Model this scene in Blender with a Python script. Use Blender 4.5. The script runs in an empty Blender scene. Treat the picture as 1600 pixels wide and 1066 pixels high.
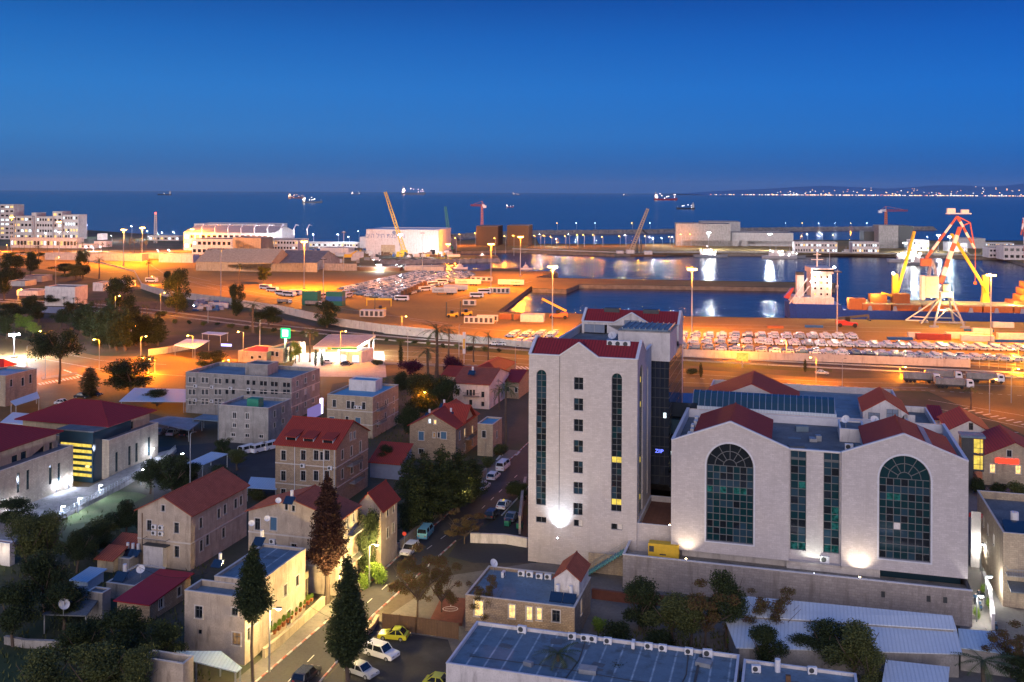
import bpy, bmesh, math, random
from math import sin, cos, pi, radians, sqrt, atan2
from mathutils import Vector, Matrix
from mathutils.geometry import tessellate_polygon
random.seed(7)
S = bpy.context.scene
C = S.collection
F = 1556.0; HC = 62.0; CXP = 800.0; CYP = 299.0; ROLL = radians(0.28)
cd = bpy.data.cameras.new('camera'); cam = bpy.data.objects.new('camera', cd); C.objects.link(cam)
cd.sensor_width = 36.0; cd.lens = 36.0 * F / 1600.0
cd.shift_y = -(533.0 - CYP) / 1600.0
cd.clip_start = 1.0; cd.clip_end = 60000.0
cam.matrix_world = Matrix.Translation((0, 0, HC)) @ Matrix.Rotation(pi / 2, 4, 'X') @ Matrix.Rotation(ROLL, 4, 'Z')
S.camera = cam
S.view_settings.view_transform = 'Standard'; S.view_settings.look = 'None'
S.view_settings.exposure = 0.22; S.view_settings.gamma = 1.0
S.render.engine = 'CYCLES'
cy = S.cycles
cy.use_denoising = True
cy.max_bounces = 5; cy.diffuse_bounces = 2; cy.glossy_bounces = 3; cy.transmission_bounces = 3
cy.transparent_max_bounces = 6
cy.sample_clamp_indirect = 4.0
cy.sample_clamp_direct = 0.0
cy.use_light_tree = True
W = bpy.data.worlds.new('World'); S.world = W; W.use_nodes = True
nt = W.node_tree; nt.nodes.clear()
out = nt.nodes.new('ShaderNodeOutputWorld'); bg = nt.nodes.new('ShaderNodeBackground')
tc = nt.nodes.new('ShaderNodeTexCoord'); sp = nt.nodes.new('ShaderNodeSeparateXYZ')
rp = nt.nodes.new('ShaderNodeValToRGB'); rp.color_ramp.interpolation = 'LINEAR'
nt.links.new(tc.outputs['Generated'], sp.inputs[0]); nt.links.new(sp.outputs['Z'], rp.inputs[0])
def s2l(r, g, b):
    f = lambda c: (c / 255 / 12.92) if c <= 10 else ((c / 255 + 0.055) / 1.055) ** 2.4
    return (f(r), f(g), f(b), 1)
cr = rp.color_ramp
cr.elements[0].position = 0.0; cr.elements[0].color = s2l(42, 98, 168)
cr.elements[1].position = 1.0; cr.elements[1].color = s2l(70, 112, 185)
for p_, c_ in ((0.022, s2l(46, 104, 174)), (0.055, s2l(52, 118, 194)), (0.1, s2l(44, 118, 202)), (0.15, s2l(28, 102, 190)), (0.19, s2l(18, 82, 168)), (0.35, s2l(36, 88, 172))):
    e_ = cr.elements.new(p_); e_.color = c_
mr = nt.nodes.new('ShaderNodeMapRange'); mr.inputs['From Min'].default_value = -0.5; mr.inputs['From Max'].default_value = 0.5
nt.links.new(sp.outputs['X'], mr.inputs['Value'])
mx = nt.nodes.new('ShaderNodeMixRGB'); mx.blend_type = 'MULTIPLY'; mx.inputs['Fac'].default_value = 1.0
r2 = nt.nodes.new('ShaderNodeValToRGB'); r2.color_ramp.elements[0].color = (1.0, 1.08, 0.96, 1); r2.color_ramp.elements[1].color = (0.25, 0.8, 0.98, 1)
nt.links.new(mr.outputs[0], r2.inputs[0])
nt.links.new(rp.outputs[0], mx.inputs['Color1']); nt.links.new(r2.outputs[0], mx.inputs['Color2'])
nt.links.new(mx.outputs[0], bg.inputs['Color']); bg.inputs['Strength'].default_value = 0.87
nt.links.new(bg.outputs[0], out.inputs['Surface'])
sl = bpy.data.lights.new('sun', 'SUN'); sl.energy = 2.05; sl.angle = radians(50); sl.color = (1.0, 0.83, 0.74)
so = bpy.data.objects.new('sun', sl); C.objects.link(so)
so.rotation_euler = (radians(78), 0, radians(-10))
def G(px, py, z=0.0):
    "world point on the level z seen at photo pixel px, py"
    u, v = px - CXP, py - CYP
    c, s = cos(ROLL), sin(ROLL)
    u2, v2 = u * c + v * s, -u * s + v * c
    y = F * (HC - z) / max(v2, 0.5)
    return Vector((u2 * y / F, y, z))
def PX(p):
    "photo pixel of a world point"
    u2 = p[0] * F / p[1]; v2 = (HC - p[2]) * F / p[1]
    c, s = cos(ROLL), sin(ROLL)
    return (CXP + u2 * c - v2 * s, CYP + u2 * s + v2 * c)
def ZAT(p, py):
    "height at which a point above p appears at photo row py"
    u2 = p[0] * F / p[1]
    v2 = (py - CYP - u2 * sin(ROLL)) / cos(ROLL)
    return HC - v2 * p[1] / F
GA = radians(-15.8)                     # street grid of the old town
PA = radians(-7.8)                      # grid of the harbour
def DIR(a): return Vector((cos(a), sin(a), 0)), Vector((-sin(a), cos(a), 0))
def TOX(p, px, a):
    "distance from p along angle a until the photo column px"
    e = Vector((cos(a), sin(a), 0)); k = (px - CXP) / F
    return (k * p.y - p.x) / (e.x - k * e.y)
def tag(o, label=None, cat=None, group=None, kind=None):
    if label: o['label'] = label
    if cat: o['category'] = cat
    if group: o['group'] = group
    if kind: o['kind'] = kind
    return o
def empty(name, loc, rz=0.0, label=None, cat=None, group=None):
    o = bpy.data.objects.new(name, None); C.objects.link(o)
    o.empty_display_size = 1; o.location = loc; o.rotation_euler = (0, 0, rz)
    return tag(o, label, cat, group)
def copy_tree(o, parent=None):
    c = o.copy(); C.objects.link(c); c.parent = parent
    for ch in o.children: copy_tree(ch, c)
    return c
def put(proto, loc, rz=0.0, sc=1.0, label=None, group=None, first=None):
    "the first call uses the model itself, later ones copy it"
    if proto.get('_used') is None:
        proto['_used'] = 1; o = proto
    else:
        o = copy_tree(proto)
    o.location = loc; o.rotation_euler = (0, 0, rz)
    o.scale = (sc, sc, sc) if not hasattr(sc, '__len__') else sc
    if label: o['label'] = label
    if group: o['group'] = group
    return o
class MB:
    def __init__(s): s.v = []; s.f = []; s.m = []
    def add(s, vs, fs, m=0):
        b = len(s.v); s.v += [tuple(x) for x in vs]
        for f in fs: s.f.append(tuple(b + i for i in f)); s.m.append(m)
        return s
    def box(s, x0, x1, y0, y1, z0, z1, m=0, a=0.0, c=(0, 0)):
        vs = [(x, y, z) for z in (z0, z1) for x, y in ((x0, y0), (x1, y0), (x1, y1), (x0, y1))]
        if a:
            vs = [(c[0] + (x - c[0]) * cos(a) - (y - c[1]) * sin(a), c[1] + (x - c[0]) * sin(a) + (y - c[1]) * cos(a), z) for x, y, z in vs]
        return s.add(vs, [(3, 2, 1, 0), (4, 5, 6, 7), (0, 1, 5, 4), (1, 2, 6, 5), (2, 3, 7, 6), (3, 0, 4, 7)], m)
    def bar(s, p, q, w, h=None, m=0):
        "square bar from p to q"
        p, q = Vector(p), Vector(q); d = (q - p)
        if d.length < 1e-6: return s
        d.normalize(); h = h or w
        up = Vector((0, 0, 1)) if abs(d.z) < 0.95 else Vector((1, 0, 0))
        a = d.cross(up).normalized() * w / 2; b = a.cross(d).normalized() * h / 2
        vs = [p - a - b, p + a - b, p + a + b, p - a + b, q - a - b, q + a - b, q + a + b, q - a + b]
        return s.add(vs, [(0, 1, 2, 3), (7, 6, 5, 4), (0, 4, 5, 1), (1, 5, 6, 2), (2, 6, 7, 3), (3, 7, 4, 0)], m)
    def tube(s, pts, r, n=8, m=0, cap=True):
        pts = [Vector(p) for p in pts]; rs = r if hasattr(r, '__len__') else [r] * len(pts)
        rings = []
        for i, p in enumerate(pts):
            d = (pts[min(i + 1, len(pts) - 1)] - pts[max(i - 1, 0)])
            d = d.normalized() if d.length > 1e-9 else Vector((0, 0, 1))
            up = Vector((0, 0, 1)) if abs(d.z) < 0.95 else Vector((1, 0, 0))
            a = d.cross(up).normalized(); b = a.cross(d).normalized()
            rings.append([p + (a * cos(2 * pi * k / n) + b * sin(2 * pi * k / n)) * rs[i] for k in range(n)])
        vs = [v for rg in rings for v in rg]; fs = []
        for i in range(len(pts) - 1):
            for k in range(n):
                fs.append((i * n + k, i * n + (k + 1) % n, (i + 1) * n + (k + 1) % n, (i + 1) * n + k))
        if cap: fs += [tuple(range(n - 1, -1, -1)), tuple(range((len(pts) - 1) * n, len(pts) * n))]
        return s.add(vs, fs, m)
    def cyl(s, x, y, z0, z1, r, n=12, m=0, r2=None): return s.tube([(x, y, z0), (x, y, z1)], [r, r if r2 is None else r2], n, m)
    def lathe(s, c, prof, n=16, m=0):
        vs = []; fs = []
        for r, z in prof:
            for k in range(n): vs.append((c[0] + r * cos(2 * pi * k / n), c[1] + r * sin(2 * pi * k / n), c[2] + z))
        for i in range(len(prof) - 1):
            for k in range(n): fs.append((i * n + k, i * n + (k + 1) % n, (i + 1) * n + (k + 1) % n, (i + 1) * n + k))
        fs += [tuple(range(n - 1, -1, -1)), tuple(range((len(prof) - 1) * n, len(prof) * n))]
        return s.add(vs, fs, m)
    def poly(s, pts, z0, z1, m=0, ms=None, T=None):
        "solid with outline pts (x, y), from z0 to z1"
        tri = tessellate_polygon([[Vector((x, y, 0)) for x, y in pts]])
        n = len(pts); area = sum(pts[i][0] * pts[(i + 1) % n][1] - pts[(i + 1) % n][0] * pts[i][1] for i in range(n))
        vs = [(x, y, z0) for x, y in pts] + [(x, y, z1) for x, y in pts]
        s.add(vs, [_up(t, pts) for t in tri] and [tuple(i + n for i in _up(t, pts)) for t in tri] + [tuple(reversed(_up(t, pts))) for t in tri], m)
        sd = [(i, (i + 1) % n, (i + 1) % n + n, i + n) if area > 0 else (i + n, (i + 1) % n + n, (i + 1) % n, i) for i in range(n)]
        return s.add(vs, sd, m if ms is None else ms)
    def prism(s, pts, axis, a0, a1, m=0):
        "outline in the plane across axis ('x': pts are y,z; 'y': pts are x,z), swept from a0 to a1"
        tri = tessellate_polygon([[Vector((x, y, 0)) for x, y in pts]]); n = len(pts)
        if axis == 'x': vs = [(a0, p, q) for p, q in pts] + [(a1, p, q) for p, q in pts]
        else: vs = [(p, a0, q) for p, q in pts] + [(p, a1, q) for p, q in pts]
        fs = [tuple(t) for t in tri] + [tuple(reversed([i + n for i in t])) for t in tri]
        fs += [(i, (i + 1) % n, (i + 1) % n + n, i + n) for i in range(n)]
        return s.add(vs, fs, m)
    def wall(s, outline, holes, org, ex, nrm, reveal=0.18, m=0, mr=None, thick=None):
        "upright wall: outline and holes are (s, z) lists, org + s*ex; nrm looks outwards; holes get reveals"
        org, ex, nrm = Vector(org), Vector(ex), Vector(nrm); up = Vector((0, 0, 1))
        loops = [[Vector((p[0], p[1], 0)) for p in outline]] + [[Vector((p[0], p[1], 0)) for p in h] for h in holes]
        flat = [p for l in loops for p in l]
        P = lambda p, d=0.0: org + ex * p.x + up * p.y - nrm * d
        vs = [P(p) for p in flat]; fs = []
        sgn = ex.cross(up).dot(nrm)
        for t in tessellate_polygon(loops):
            a, b, c = (flat[i] for i in t)
            cr_ = (b.x - a.x) * (c.y - a.y) - (b.y - a.y) * (c.x - a.x)
            if abs(cr_) < 1e-9: continue
            fs.append(tuple(t) if cr_ * sgn > 0 else tuple(reversed(t)))
        s.add(vs, fs, m)
        for h in loops[1:]:
            n = len(h)
            vs = [P(p) for p in h] + [P(p, reveal) for p in h]
            s.add(vs, [(i, (i + 1) % n, (i + 1) % n + n, i + n) for i in range(n)], m if mr is None else mr)
        return s
    def build(s, name, mats, parent=None, smooth=False, label=None, cat=None, group=None, kind=None, loc=None, rz=0.0, recalc=False):
        me = bpy.data.meshes.new(name); me.from_pydata(s.v, [], s.f)
        if not isinstance(mats, (list, tuple)): mats = [mats]
        for m in mats: me.materials.append(m)
        if len(mats) > 1: me.polygons.foreach_set('material_index', [min(i, len(mats) - 1) for i in s.m])
        if smooth: me.polygons.foreach_set('use_smooth', [True] * len(me.polygons))
        if recalc:
            bm = bmesh.new(); bm.from_mesh(me); bmesh.ops.recalc_face_normals(bm, faces=bm.faces); bm.to_mesh(me); bm.free()
        me.update()
        o = bpy.data.objects.new(name, me); C.objects.link(o)
        if parent is not None: o.parent = parent
        if loc is not None: o.location = loc
        if rz: o.rotation_euler = (0, 0, rz)
        return tag(o, label, cat, group, kind)
def _up(t, pts):
    a, b, c = (pts[i] for i in t)
    return tuple(t) if (b[0] - a[0]) * (c[1] - a[1]) - (b[1] - a[1]) * (c[0] - a[0]) > 0 else tuple(reversed(t))
def _base(name):
    m = bpy.data.materials.new(name); m.use_nodes = True
    n = m.node_tree; b = n.nodes['Principled BSDF']
    return m, n, b
def _mix(n, a, b, fac, mode='MIX'):
    k = n.nodes.new('ShaderNodeMixRGB'); k.blend_type = mode
    for s_, v in (('Color1', a), ('Color2', b), ('Fac', fac)):
        if isinstance(v, (int, float)): k.inputs[s_].default_value = v
        elif isinstance(v, tuple): k.inputs[s_].default_value = v
        else: n.links.new(v, k.inputs[s_])
    return k.outputs[0]
def _noise(n, scale, detail=4, vec=None, rough=0.55):
    t = n.nodes.new('ShaderNodeTexNoise'); t.inputs['Scale'].default_value = scale; t.inputs['Detail'].default_value = detail
    t.inputs['Roughness'].default_value = rough
    if vec is not None: n.links.new(vec, t.inputs['Vector'])
    return t.outputs['Fac']
def _ramp(n, fac, p0, p1, c0=(0, 0, 0, 1), c1=(1, 1, 1, 1)):
    r = n.nodes.new('ShaderNodeValToRGB'); n.links.new(fac, r.inputs[0])
    r.color_ramp.elements[0].position = p0; r.color_ramp.elements[1].position = p1
    r.color_ramp.elements[0].color = c0; r.color_ramp.elements[1].color = c1
    return r.outputs[0]
def _obj(n):
    t = n.nodes.new('ShaderNodeTexCoord'); return t.outputs['Object']
def _bump(n, b, h, strength, dist):
    k = n.nodes.new('ShaderNodeBump'); k.inputs['Strength'].default_value = strength; k.inputs['Distance'].default_value = dist
    n.links.new(h, k.inputs['Height']); n.links.new(k.outputs[0], b.inputs['Normal'])
def c4(c): return (c[0], c[1], c[2], 1)
def M_plain(name, col, rough=0.7, var=0.25, scale=1.2, metal=0.0, bump=0.0, dirt=None, spec=0.3):
    "uneven paint, plaster, concrete, metal"
    m, n, b = _base(name); v = _obj(n)
    dark = tuple(x * (1 - var) for x in col); lite = tuple(min(1, x * (1 + var * 0.6)) for x in col)
    c = _mix(n, c4(dark), c4(lite), _ramp(n, _noise(n, scale, 6, v), 0.3, 0.7))
    c = _mix(n, c, c4(tuple(x * (1 - var) for x in col)), _ramp(n, _noise(n, scale * 9, 3, v), 0.45, 0.75))
    if dirt:
        mp = n.nodes.new('ShaderNodeMapping'); mp.inputs['Scale'].default_value = (1, 1, 0.18); n.links.new(v, mp.inputs[0])
        c = _mix(n, c, c4(dirt), _ramp(n, _noise(n, 0.9, 5, mp.outputs[0], 0.7), 0.52, 0.72))
    n.links.new(c, b.inputs['Base Color']); b.inputs['Roughness'].default_value = rough; b.inputs['Metallic'].default_value = metal
    b.inputs['Specular IOR Level'].default_value = spec
    if bump: _bump(n, b, _noise(n, scale * 12, 4, v), bump, 0.03)
    return m
def M_stone(name, c1, c2, mortar, bw=0.6, bh=0.28, ms=0.012, var=0.5, bump=0.35, dirt=None, rough=0.85):
    "coursed stone on upright faces"
    m, n, b = _base(name); v = _obj(n)
    s_ = n.nodes.new('ShaderNodeSeparateXYZ'); n.links.new(v, s_.inputs[0])
    ad = n.nodes.new('ShaderNodeMath'); n.links.new(s_.outputs[0], ad.inputs[0]); n.links.new(s_.outputs[1], ad.inputs[1])
    cb = n.nodes.new('ShaderNodeCombineXYZ'); n.links.new(ad.outputs[0], cb.inputs[0]); n.links.new(s_.outputs[2], cb.inputs[1])
    br = n.nodes.new('ShaderNodeTexBrick'); n.links.new(cb.outputs[0], br.inputs['Vector'])
    br.inputs['Color1'].default_value = c4(c1); br.inputs['Color2'].default_value = c4(c2); br.inputs['Mortar'].default_value = c4(mortar)
    br.inputs['Scale'].default_value = 1.0; br.inputs['Mortar Size'].default_value = ms; br.inputs['Mortar Smooth'].default_value = 0.3
    br.inputs['Brick Width'].default_value = bw; br.inputs['Row Height'].default_value = bh
    c = _mix(n, br.outputs['Color'], c4(tuple(x * (1 - var) for x in c1)), _ramp(n, _noise(n, 0.5, 7, v, 0.65), 0.42, 0.9))
    c = _mix(n, c, c4(tuple(x * (1 - var) for x in c2)), _ramp(n, _noise(n, 5, 4, v), 0.5, 0.85))
    if dirt:
        mp = n.nodes.new('ShaderNodeMapping'); mp.inputs['Scale'].default_value = (1, 1, 0.15); n.links.new(v, mp.inputs[0])
        c = _mix(n, c, c4(dirt), _ramp(n, _noise(n, 0.8, 6, mp.outputs[0], 0.7), 0.5, 0.75))
    n.links.new(c, b.inputs['Base Color']); b.inputs['Roughness'].default_value = rough
    b.inputs['Specular IOR Level'].default_value = 0.2
    iv = n.nodes.new('ShaderNodeMath'); iv.operation = 'SUBTRACT'; iv.inputs[0].default_value = 1; n.links.new(br.outputs['Fac'], iv.inputs[1])
    _bump(n, b, iv.outputs[0], bump, 0.03)
    return m
def M_bands(name, c1, c2, axis, period, width=0.2, rough=0.7, metal=0.0, var=0.3, bump=0.5, rusty=None, soft=0.1):
    "sheet or tile with bands across an axis (0 x, 1 y, 2 z): tile rows, seams, corrugation"
    m, n, b = _base(name); v = _obj(n)
    s_ = n.nodes.new('ShaderNodeSeparateXYZ'); n.links.new(v, s_.inputs[0])
    k = n.nodes.new('ShaderNodeMath'); k.operation = 'DIVIDE'; n.links.new(s_.outputs[axis], k.inputs[0]); k.inputs[1].default_value = period
    fr = n.nodes.new('ShaderNodeMath'); fr.operation = 'FRACT'; n.links.new(k.outputs[0], fr.inputs[0])
    pp = n.nodes.new('ShaderNodeMath'); pp.operation = 'PINGPONG'; n.links.new(fr.outputs[0], pp.inputs[0]); pp.inputs[1].default_value = 0.5
    band = _ramp(n, pp.outputs[0], max(0, width / 2 - soft / 2), width / 2 + soft / 2)
    c = _mix(n, c4(c2), c4(c1), band)
    c = _mix(n, c, c4(tuple(x * (1 - var) for x in c1)), _ramp(n, _noise(n, 0.7, 6, v, 0.65), 0.4, 0.75))
    c = _mix(n, c, c4(tuple(min(1, x * (1 + var)) for x in c1)), _ramp(n, _noise(n, 3.5, 4, v), 0.58, 0.8))
    if rusty: c = _mix(n, c, c4(rusty), _ramp(n, _noise(n, 0.35, 7, v, 0.7), 0.56, 0.7))
    n.links.new(c, b.inputs['Base Color']); b.inputs['Roughness'].default_value = rough; b.inputs['Metallic'].default_value = metal
    b.inputs['Specular IOR Level'].default_value = 0.25
    if bump: _bump(n, b, band, bump, 0.05)
    return m
def M_ground(name, col, col2, sc=0.08, fine=2.0, rough=0.95, fac2=(0.4, 0.65), third=None, t3=(0.55, 0.7), sc3=0.03, spec=0.2, bump=0.2):
    m, n, b = _base(name); v = _obj(n)
    c = _mix(n, c4(col), c4(col2), _ramp(n, _noise(n, sc, 8, v, 0.6), *fac2))
    c = _mix(n, c, c4(tuple(x * 0.6 for x in col)), _ramp(n, _noise(n, fine, 5, v, 0.7), 0.45, 0.8))
    if third: c = _mix(n, c, c4(third), _ramp(n, _noise(n, sc3, 6, v, 0.6), *t3))
    n.links.new(c, b.inputs['Base Color']); b.inputs['Roughness'].default_value = rough; b.inputs['Specular IOR Level'].default_value = spec
    if bump: _bump(n, b, _noise(n, fine * 2, 4, v), bump, 0.05)
    return m
def M_glass(name, col, rough=0.08, metal=0.0, spec=0.9):
    m, n, b = _base(name)
    b.inputs['Base Color'].default_value = c4(col); b.inputs['Roughness'].default_value = rough
    b.inputs['Metallic'].default_value = metal; b.inputs['Specular IOR Level'].default_value = spec
    return m
def M_emit(name, col, st):
    m = bpy.data.materials.new(name); m.use_nodes = True; n = m.node_tree; n.nodes.clear()
    e = n.nodes.new('ShaderNodeEmission'); e.inputs[0].default_value = c4(col); e.inputs[1].default_value = st
    o = n.nodes.new('ShaderNodeOutputMaterial'); n.links.new(e.outputs[0], o.inputs[0])
    return m
def M_lit(name, col, st, var=0.6, scale=1.5):
    "a lit room seen through its window: uneven glow"
    m = bpy.data.materials.new(name); m.use_nodes = True; n = m.node_tree; n.nodes.clear()
    e = n.nodes.new('ShaderNodeEmission'); o = n.nodes.new('ShaderNodeOutputMaterial')
    c = _mix(n, c4(tuple(x * (1 - var) for x in col)), c4(col), _ramp(n, _noise(n, scale, 3, _obj(n)), 0.35, 0.65))
    n.links.new(c, e.inputs[0]); e.inputs[1].default_value = st; n.links.new(e.outputs[0], o.inputs[0])
    return m
def M_leaf(name, c1, c2, trans=0.0):
    m, n, b = _base(name)
    gi = n.nodes.new('ShaderNodeNewGeometry')
    c = _mix(n, c4(c1), c4(c2), gi.outputs['Random Per Island'])
    n.links.new(c, b.inputs['Base Color']); b.inputs['Roughness'].default_value = 0.75
    b.inputs['Specular IOR Level'].default_value = 0.15
    return m
MAT = {}
def D(k, m): MAT[k] = m; return m
D('jstone', M_stone('pale_stone', (.6, .55, .54), (.5, .455, .445), (.42, .385, .38), .7, .3, .016, .2, .3, dirt=(.44, .4, .385)))
D('jstone2', M_stone('plinth_stone', (.42, .37, .34), (.33, .29, .27), (.22, .20, .19), .8, .40, .016, .35, .3, dirt=(.2, .17, .15)))
D('coping', M_plain('light_coping', (.62, .62, .66), .6, .12))
D('ostone', M_stone('old_rubble_stone', (.5, .38, .26), (.34, .25, .17), (.24, .18, .13), .42, .24, .03, .5, .5))
D('ostone2', M_stone('ashlar_stone', (.52, .42, .3), (.4, .32, .23), (.28, .23, .17), .6, .30, .02, .4, .4, dirt=(.22, .18, .15)))
D('plaster', M_plain('stained_plaster', (.5, .41, .32), .9, .25, .6, bump=.2, dirt=(.24, .19, .15)))
D('plasterw', M_plain('white_plaster', (.66, .62, .6), .85, .18, .6, bump=.15, dirt=(.36, .33, .32)))
D('plastery', M_plain('sand_plaster', (.48, .40, .27), .9, .22, .6, bump=.2, dirt=(.26, .21, .15)))
D('conc', M_plain('stained_concrete', (.33, .31, .29), .9, .3, .5, bump=.2, dirt=(.15, .14, .13)))
D('concl', M_plain('pale_concrete', (.46, .44, .42), .9, .2, .4, bump=.1, dirt=(.28, .26, .25)))
D('tilex', M_bands('red_roof_tiles_across', (.37, .052, .032), (.15, .02, .014), 0, .42, .3, .75, bump=.7))
D('tiley', M_bands('red_roof_tiles_along', (.37, .052, .032), (.15, .02, .014), 1, .42, .3, .75, bump=.7))
D('tileox', M_bands('orange_roof_tiles_across', (.42, .11, .06), (.2, .045, .03), 0, .42, .3, .8, bump=.7, var=.4))
D('tileoy', M_bands('orange_roof_tiles_along', (.42, .11, .06), (.2, .045, .03), 1, .42, .3, .8, bump=.7, var=.4))
D('redmetal', M_bands('crimson_sheet_roof', (.34, .02, .035), (.2, .012, .02), 0, .3, .25, .55, bump=.4, var=.2))
D('bitumen', M_plain('grey_bitumen_roof', (.15, .165, .18), .8, .35, .35, bump=.15))
D('bitblue', M_plain('weathered_blue_grey_roof', (.17, .24, .3), .7, .3, .3, bump=.15))
D('blueroof', M_plain('bright_blue_sealed_roof', (.1, .32, .5), .6, .18, .3))
D('seamroof', M_bands('seamed_grey_blue_roof', (.13, .2, .26), (.42, .5, .55), 0, 2.2, .09, .6, bump=.2, soft=.06, rusty=(.07, .09, .1)))
D('whitesheet', M_bands('white_corrugated_sheet', (.62, .68, .74), (.5, .56, .62), 0, .5, .3, .5, bump=.5, var=.12))
D('bluesheet', M_bands('blue_white_sheet', (.45, .58, .7), (.35, .47, .6), 0, .5, .3, .5, bump=.5, var=.15))
D('winframe', M_plain('stone_surround', (.58, .53, .48), .8, .15))
D('winwhite', M_plain('white_frame', (.7, .7, .7), .6, .1))
D('darkframe', M_plain('dark_metal_frame', (.05, .055, .06), .5, .1))
D('mullion', M_plain('pale_mullion', (.13, .135, .14), .5, .08))
D('glass', M_glass('dark_window_glass', (.012, .016, .022)))
D('glassb', M_glass('blue_window_glass', (.02, .05, .075)))
D('glasst', M_glass('teal_window_glass', (.006, .032, .04), .12))
D('curtain', M_glass('curtain_wall_glass', (.03, .04, .06), .06, .35))
D('shutter', M_bands('blue_slatted_shutter', (.09, .2, .32), (.05, .1, .18), 2, .1, .3, .6))
D('warmlit', M_lit('warm_lit_window', (1.0, .62, .22), 2.2))
D('warmdim', M_lit('dim_lit_window', (1.0, .55, .25), .35))
D('coollit', M_lit('cool_lit_window', (.75, .9, 1.0), 3.0))
D('teallit', M_lit('teal_lit_window', (.1, .6, .6), .16, .8, 2.0))
D('yellowlit', M_lit('yellow_lit_window', (1.0, .72, .12), 1.1, .4))
D('white', M_plain('white_painted_metal', (.72, .72, .74), .5, .12))
D('metal', M_plain('galvanised_steel', (.38, .4, .42), .45, .2, metal=.6))
D('darkmetal', M_plain('dark_steel', (.06, .065, .07), .5, .2))
D('rust', M_plain('rusty_steel', (.16, .09, .05), .8, .4))
D('yellow', M_plain('yellow_paint', (.75, .47, .04), .5, .15))
D('yellowg', M_plain('lime_yellow_paint', (.5, .55, .06), .35, .08))
D('orange', M_plain('orange_paint', (.7, .2, .04), .5, .15))
D('red', M_plain('red_paint', (.5, .04, .03), .5, .15))
D('blue', M_plain('blue_hull_paint', (.01, .05, .3), .45, .2))
D('steelblue', M_plain('blue_grey_paint', (.2, .24, .36), .5, .15))
D('green', M_plain('green_paint', (.03, .22, .14), .5, .15))
D('teal', M_plain('teal_paint', (.1, .28, .3), .5, .15))
D('black', M_plain('black_rubber', (.02, .02, .02), .7, .2))
D('wood', M_bands('weathered_wood', (.15, .09, .055), (.06, .035, .02), 0, .22, .15, .85))
D('woodred', M_plain('red_brown_decking', (.17, .06, .04), .8, .25))
D('trunk', M_plain('bark', (.12, .09, .07), .95, .35, 3, bump=.5))
D('solar', M_glass('solar_panel_glass', (.01, .02, .05), .12))
D('chrome', M_glass('headlamp_glass', (.6, .62, .65), .15, .5))
for k_, c_ in (('cwhite', (.74, .74, .76)), ('csilver', (.42, .44, .47)), ('cdark', (.03, .035, .045)), ('cblue', (.05, .11, .2)), ('cyellow', (.62, .6, .05)), ('ccyan', (.2, .5, .6)), ('cgrey', (.2, .22, .25)), ('cred', (.35, .03, .03))):
    D(k_, M_glass('car_paint_' + k_[1:], c_, .22, .1 if k_ == 'csilver' else 0, .6))
D('eorange', M_emit('sodium_lamp_glass', (1.0, .45, .08), 60))
D('ewhite', M_emit('white_lamp_glass', (.85, .93, 1.0), 60))
D('ewarm', M_emit('warm_lamp_glass', (1.0, .75, .4), 30))
D('ered', M_emit('red_beacon', (1.0, .05, .03), 12))
def GP(pts, z=0.0): return [tuple(G(x, y, z)[:2]) for x, y in pts]
m, n, b = _base('sea_water')
v = _obj(n)
b.inputs['Base Color'].default_value = (.0015, .018, .047, 1); b.inputs['Roughness'].default_value = .2
b.inputs['Specular IOR Level'].default_value = .17
mp = n.nodes.new('ShaderNodeMapping'); mp.inputs['Scale'].default_value = (1, 1, 1); n.links.new(v, mp.inputs[0])
w1 = _noise(n, .5, 4, mp.outputs[0], .6); w2 = _noise(n, .05, 3, mp.outputs[0])
k = n.nodes.new('ShaderNodeMath'); k.operation = 'MULTIPLY_ADD'; n.links.new(w2, k.inputs[0]); k.inputs[1].default_value = 2.5; n.links.new(w1, k.inputs[2])
bp = n.nodes.new('ShaderNodeBump'); bp.inputs['Strength'].default_value = .6; bp.inputs['Distance'].default_value = .35
n.links.new(k.outputs[0], bp.inputs['Height']); n.links.new(bp.outputs[0], b.inputs['Normal'])
D('sea', m)
SEA = -2.5
mb = MB(); R_ = 45000.0
mb.add([(-R_, -2000, SEA), (R_, -2000, SEA), (R_, R_, SEA), (-R_, R_, SEA)], [(0, 1, 2, 3)])
mb.build('sea', MAT['sea'], kind='structure')
D('earth', M_ground('dry_earth', (.11, .09, .065), (.06, .06, .04), .05, 1.2, third=(.05, .07, .03), t3=(.5, .62), sc3=.02))
D('apron', M_ground('sodium_tinted_concrete', (.32, .2, .06), (.22, .14, .045), .012, .6, fac2=(.35, .7), third=(.13, .095, .05), t3=(.56, .74), sc3=.02, rough=.85))  # orange of the sodium lamps is put into the concrete colour, blue taken out
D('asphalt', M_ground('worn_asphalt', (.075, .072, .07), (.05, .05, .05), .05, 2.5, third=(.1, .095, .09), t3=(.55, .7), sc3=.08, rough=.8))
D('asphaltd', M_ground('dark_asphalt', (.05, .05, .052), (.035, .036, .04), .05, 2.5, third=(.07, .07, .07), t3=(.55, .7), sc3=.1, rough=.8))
D('road', M_ground('sodium_tinted_asphalt', (.2, .125, .042), (.14, .09, .035), .03, 1.2, third=(.26, .165, .055), t3=(.55, .7), sc3=.04, rough=.8))  # asphalt colour carries a painted tint of orange lamplight
D('ballast', M_ground('rail_ballast', (.12, .095, .075), (.07, .055, .045), .2, 3.5))
D('grass', M_ground('dull_grass', (.05, .07, .025), (.09, .09, .04), .15, 2.5))
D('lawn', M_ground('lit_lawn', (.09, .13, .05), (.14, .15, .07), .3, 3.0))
D('paving', M_ground('pavement_slabs', (.2, .18, .16), (.14, .13, .12), .2, 2.0))
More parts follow.
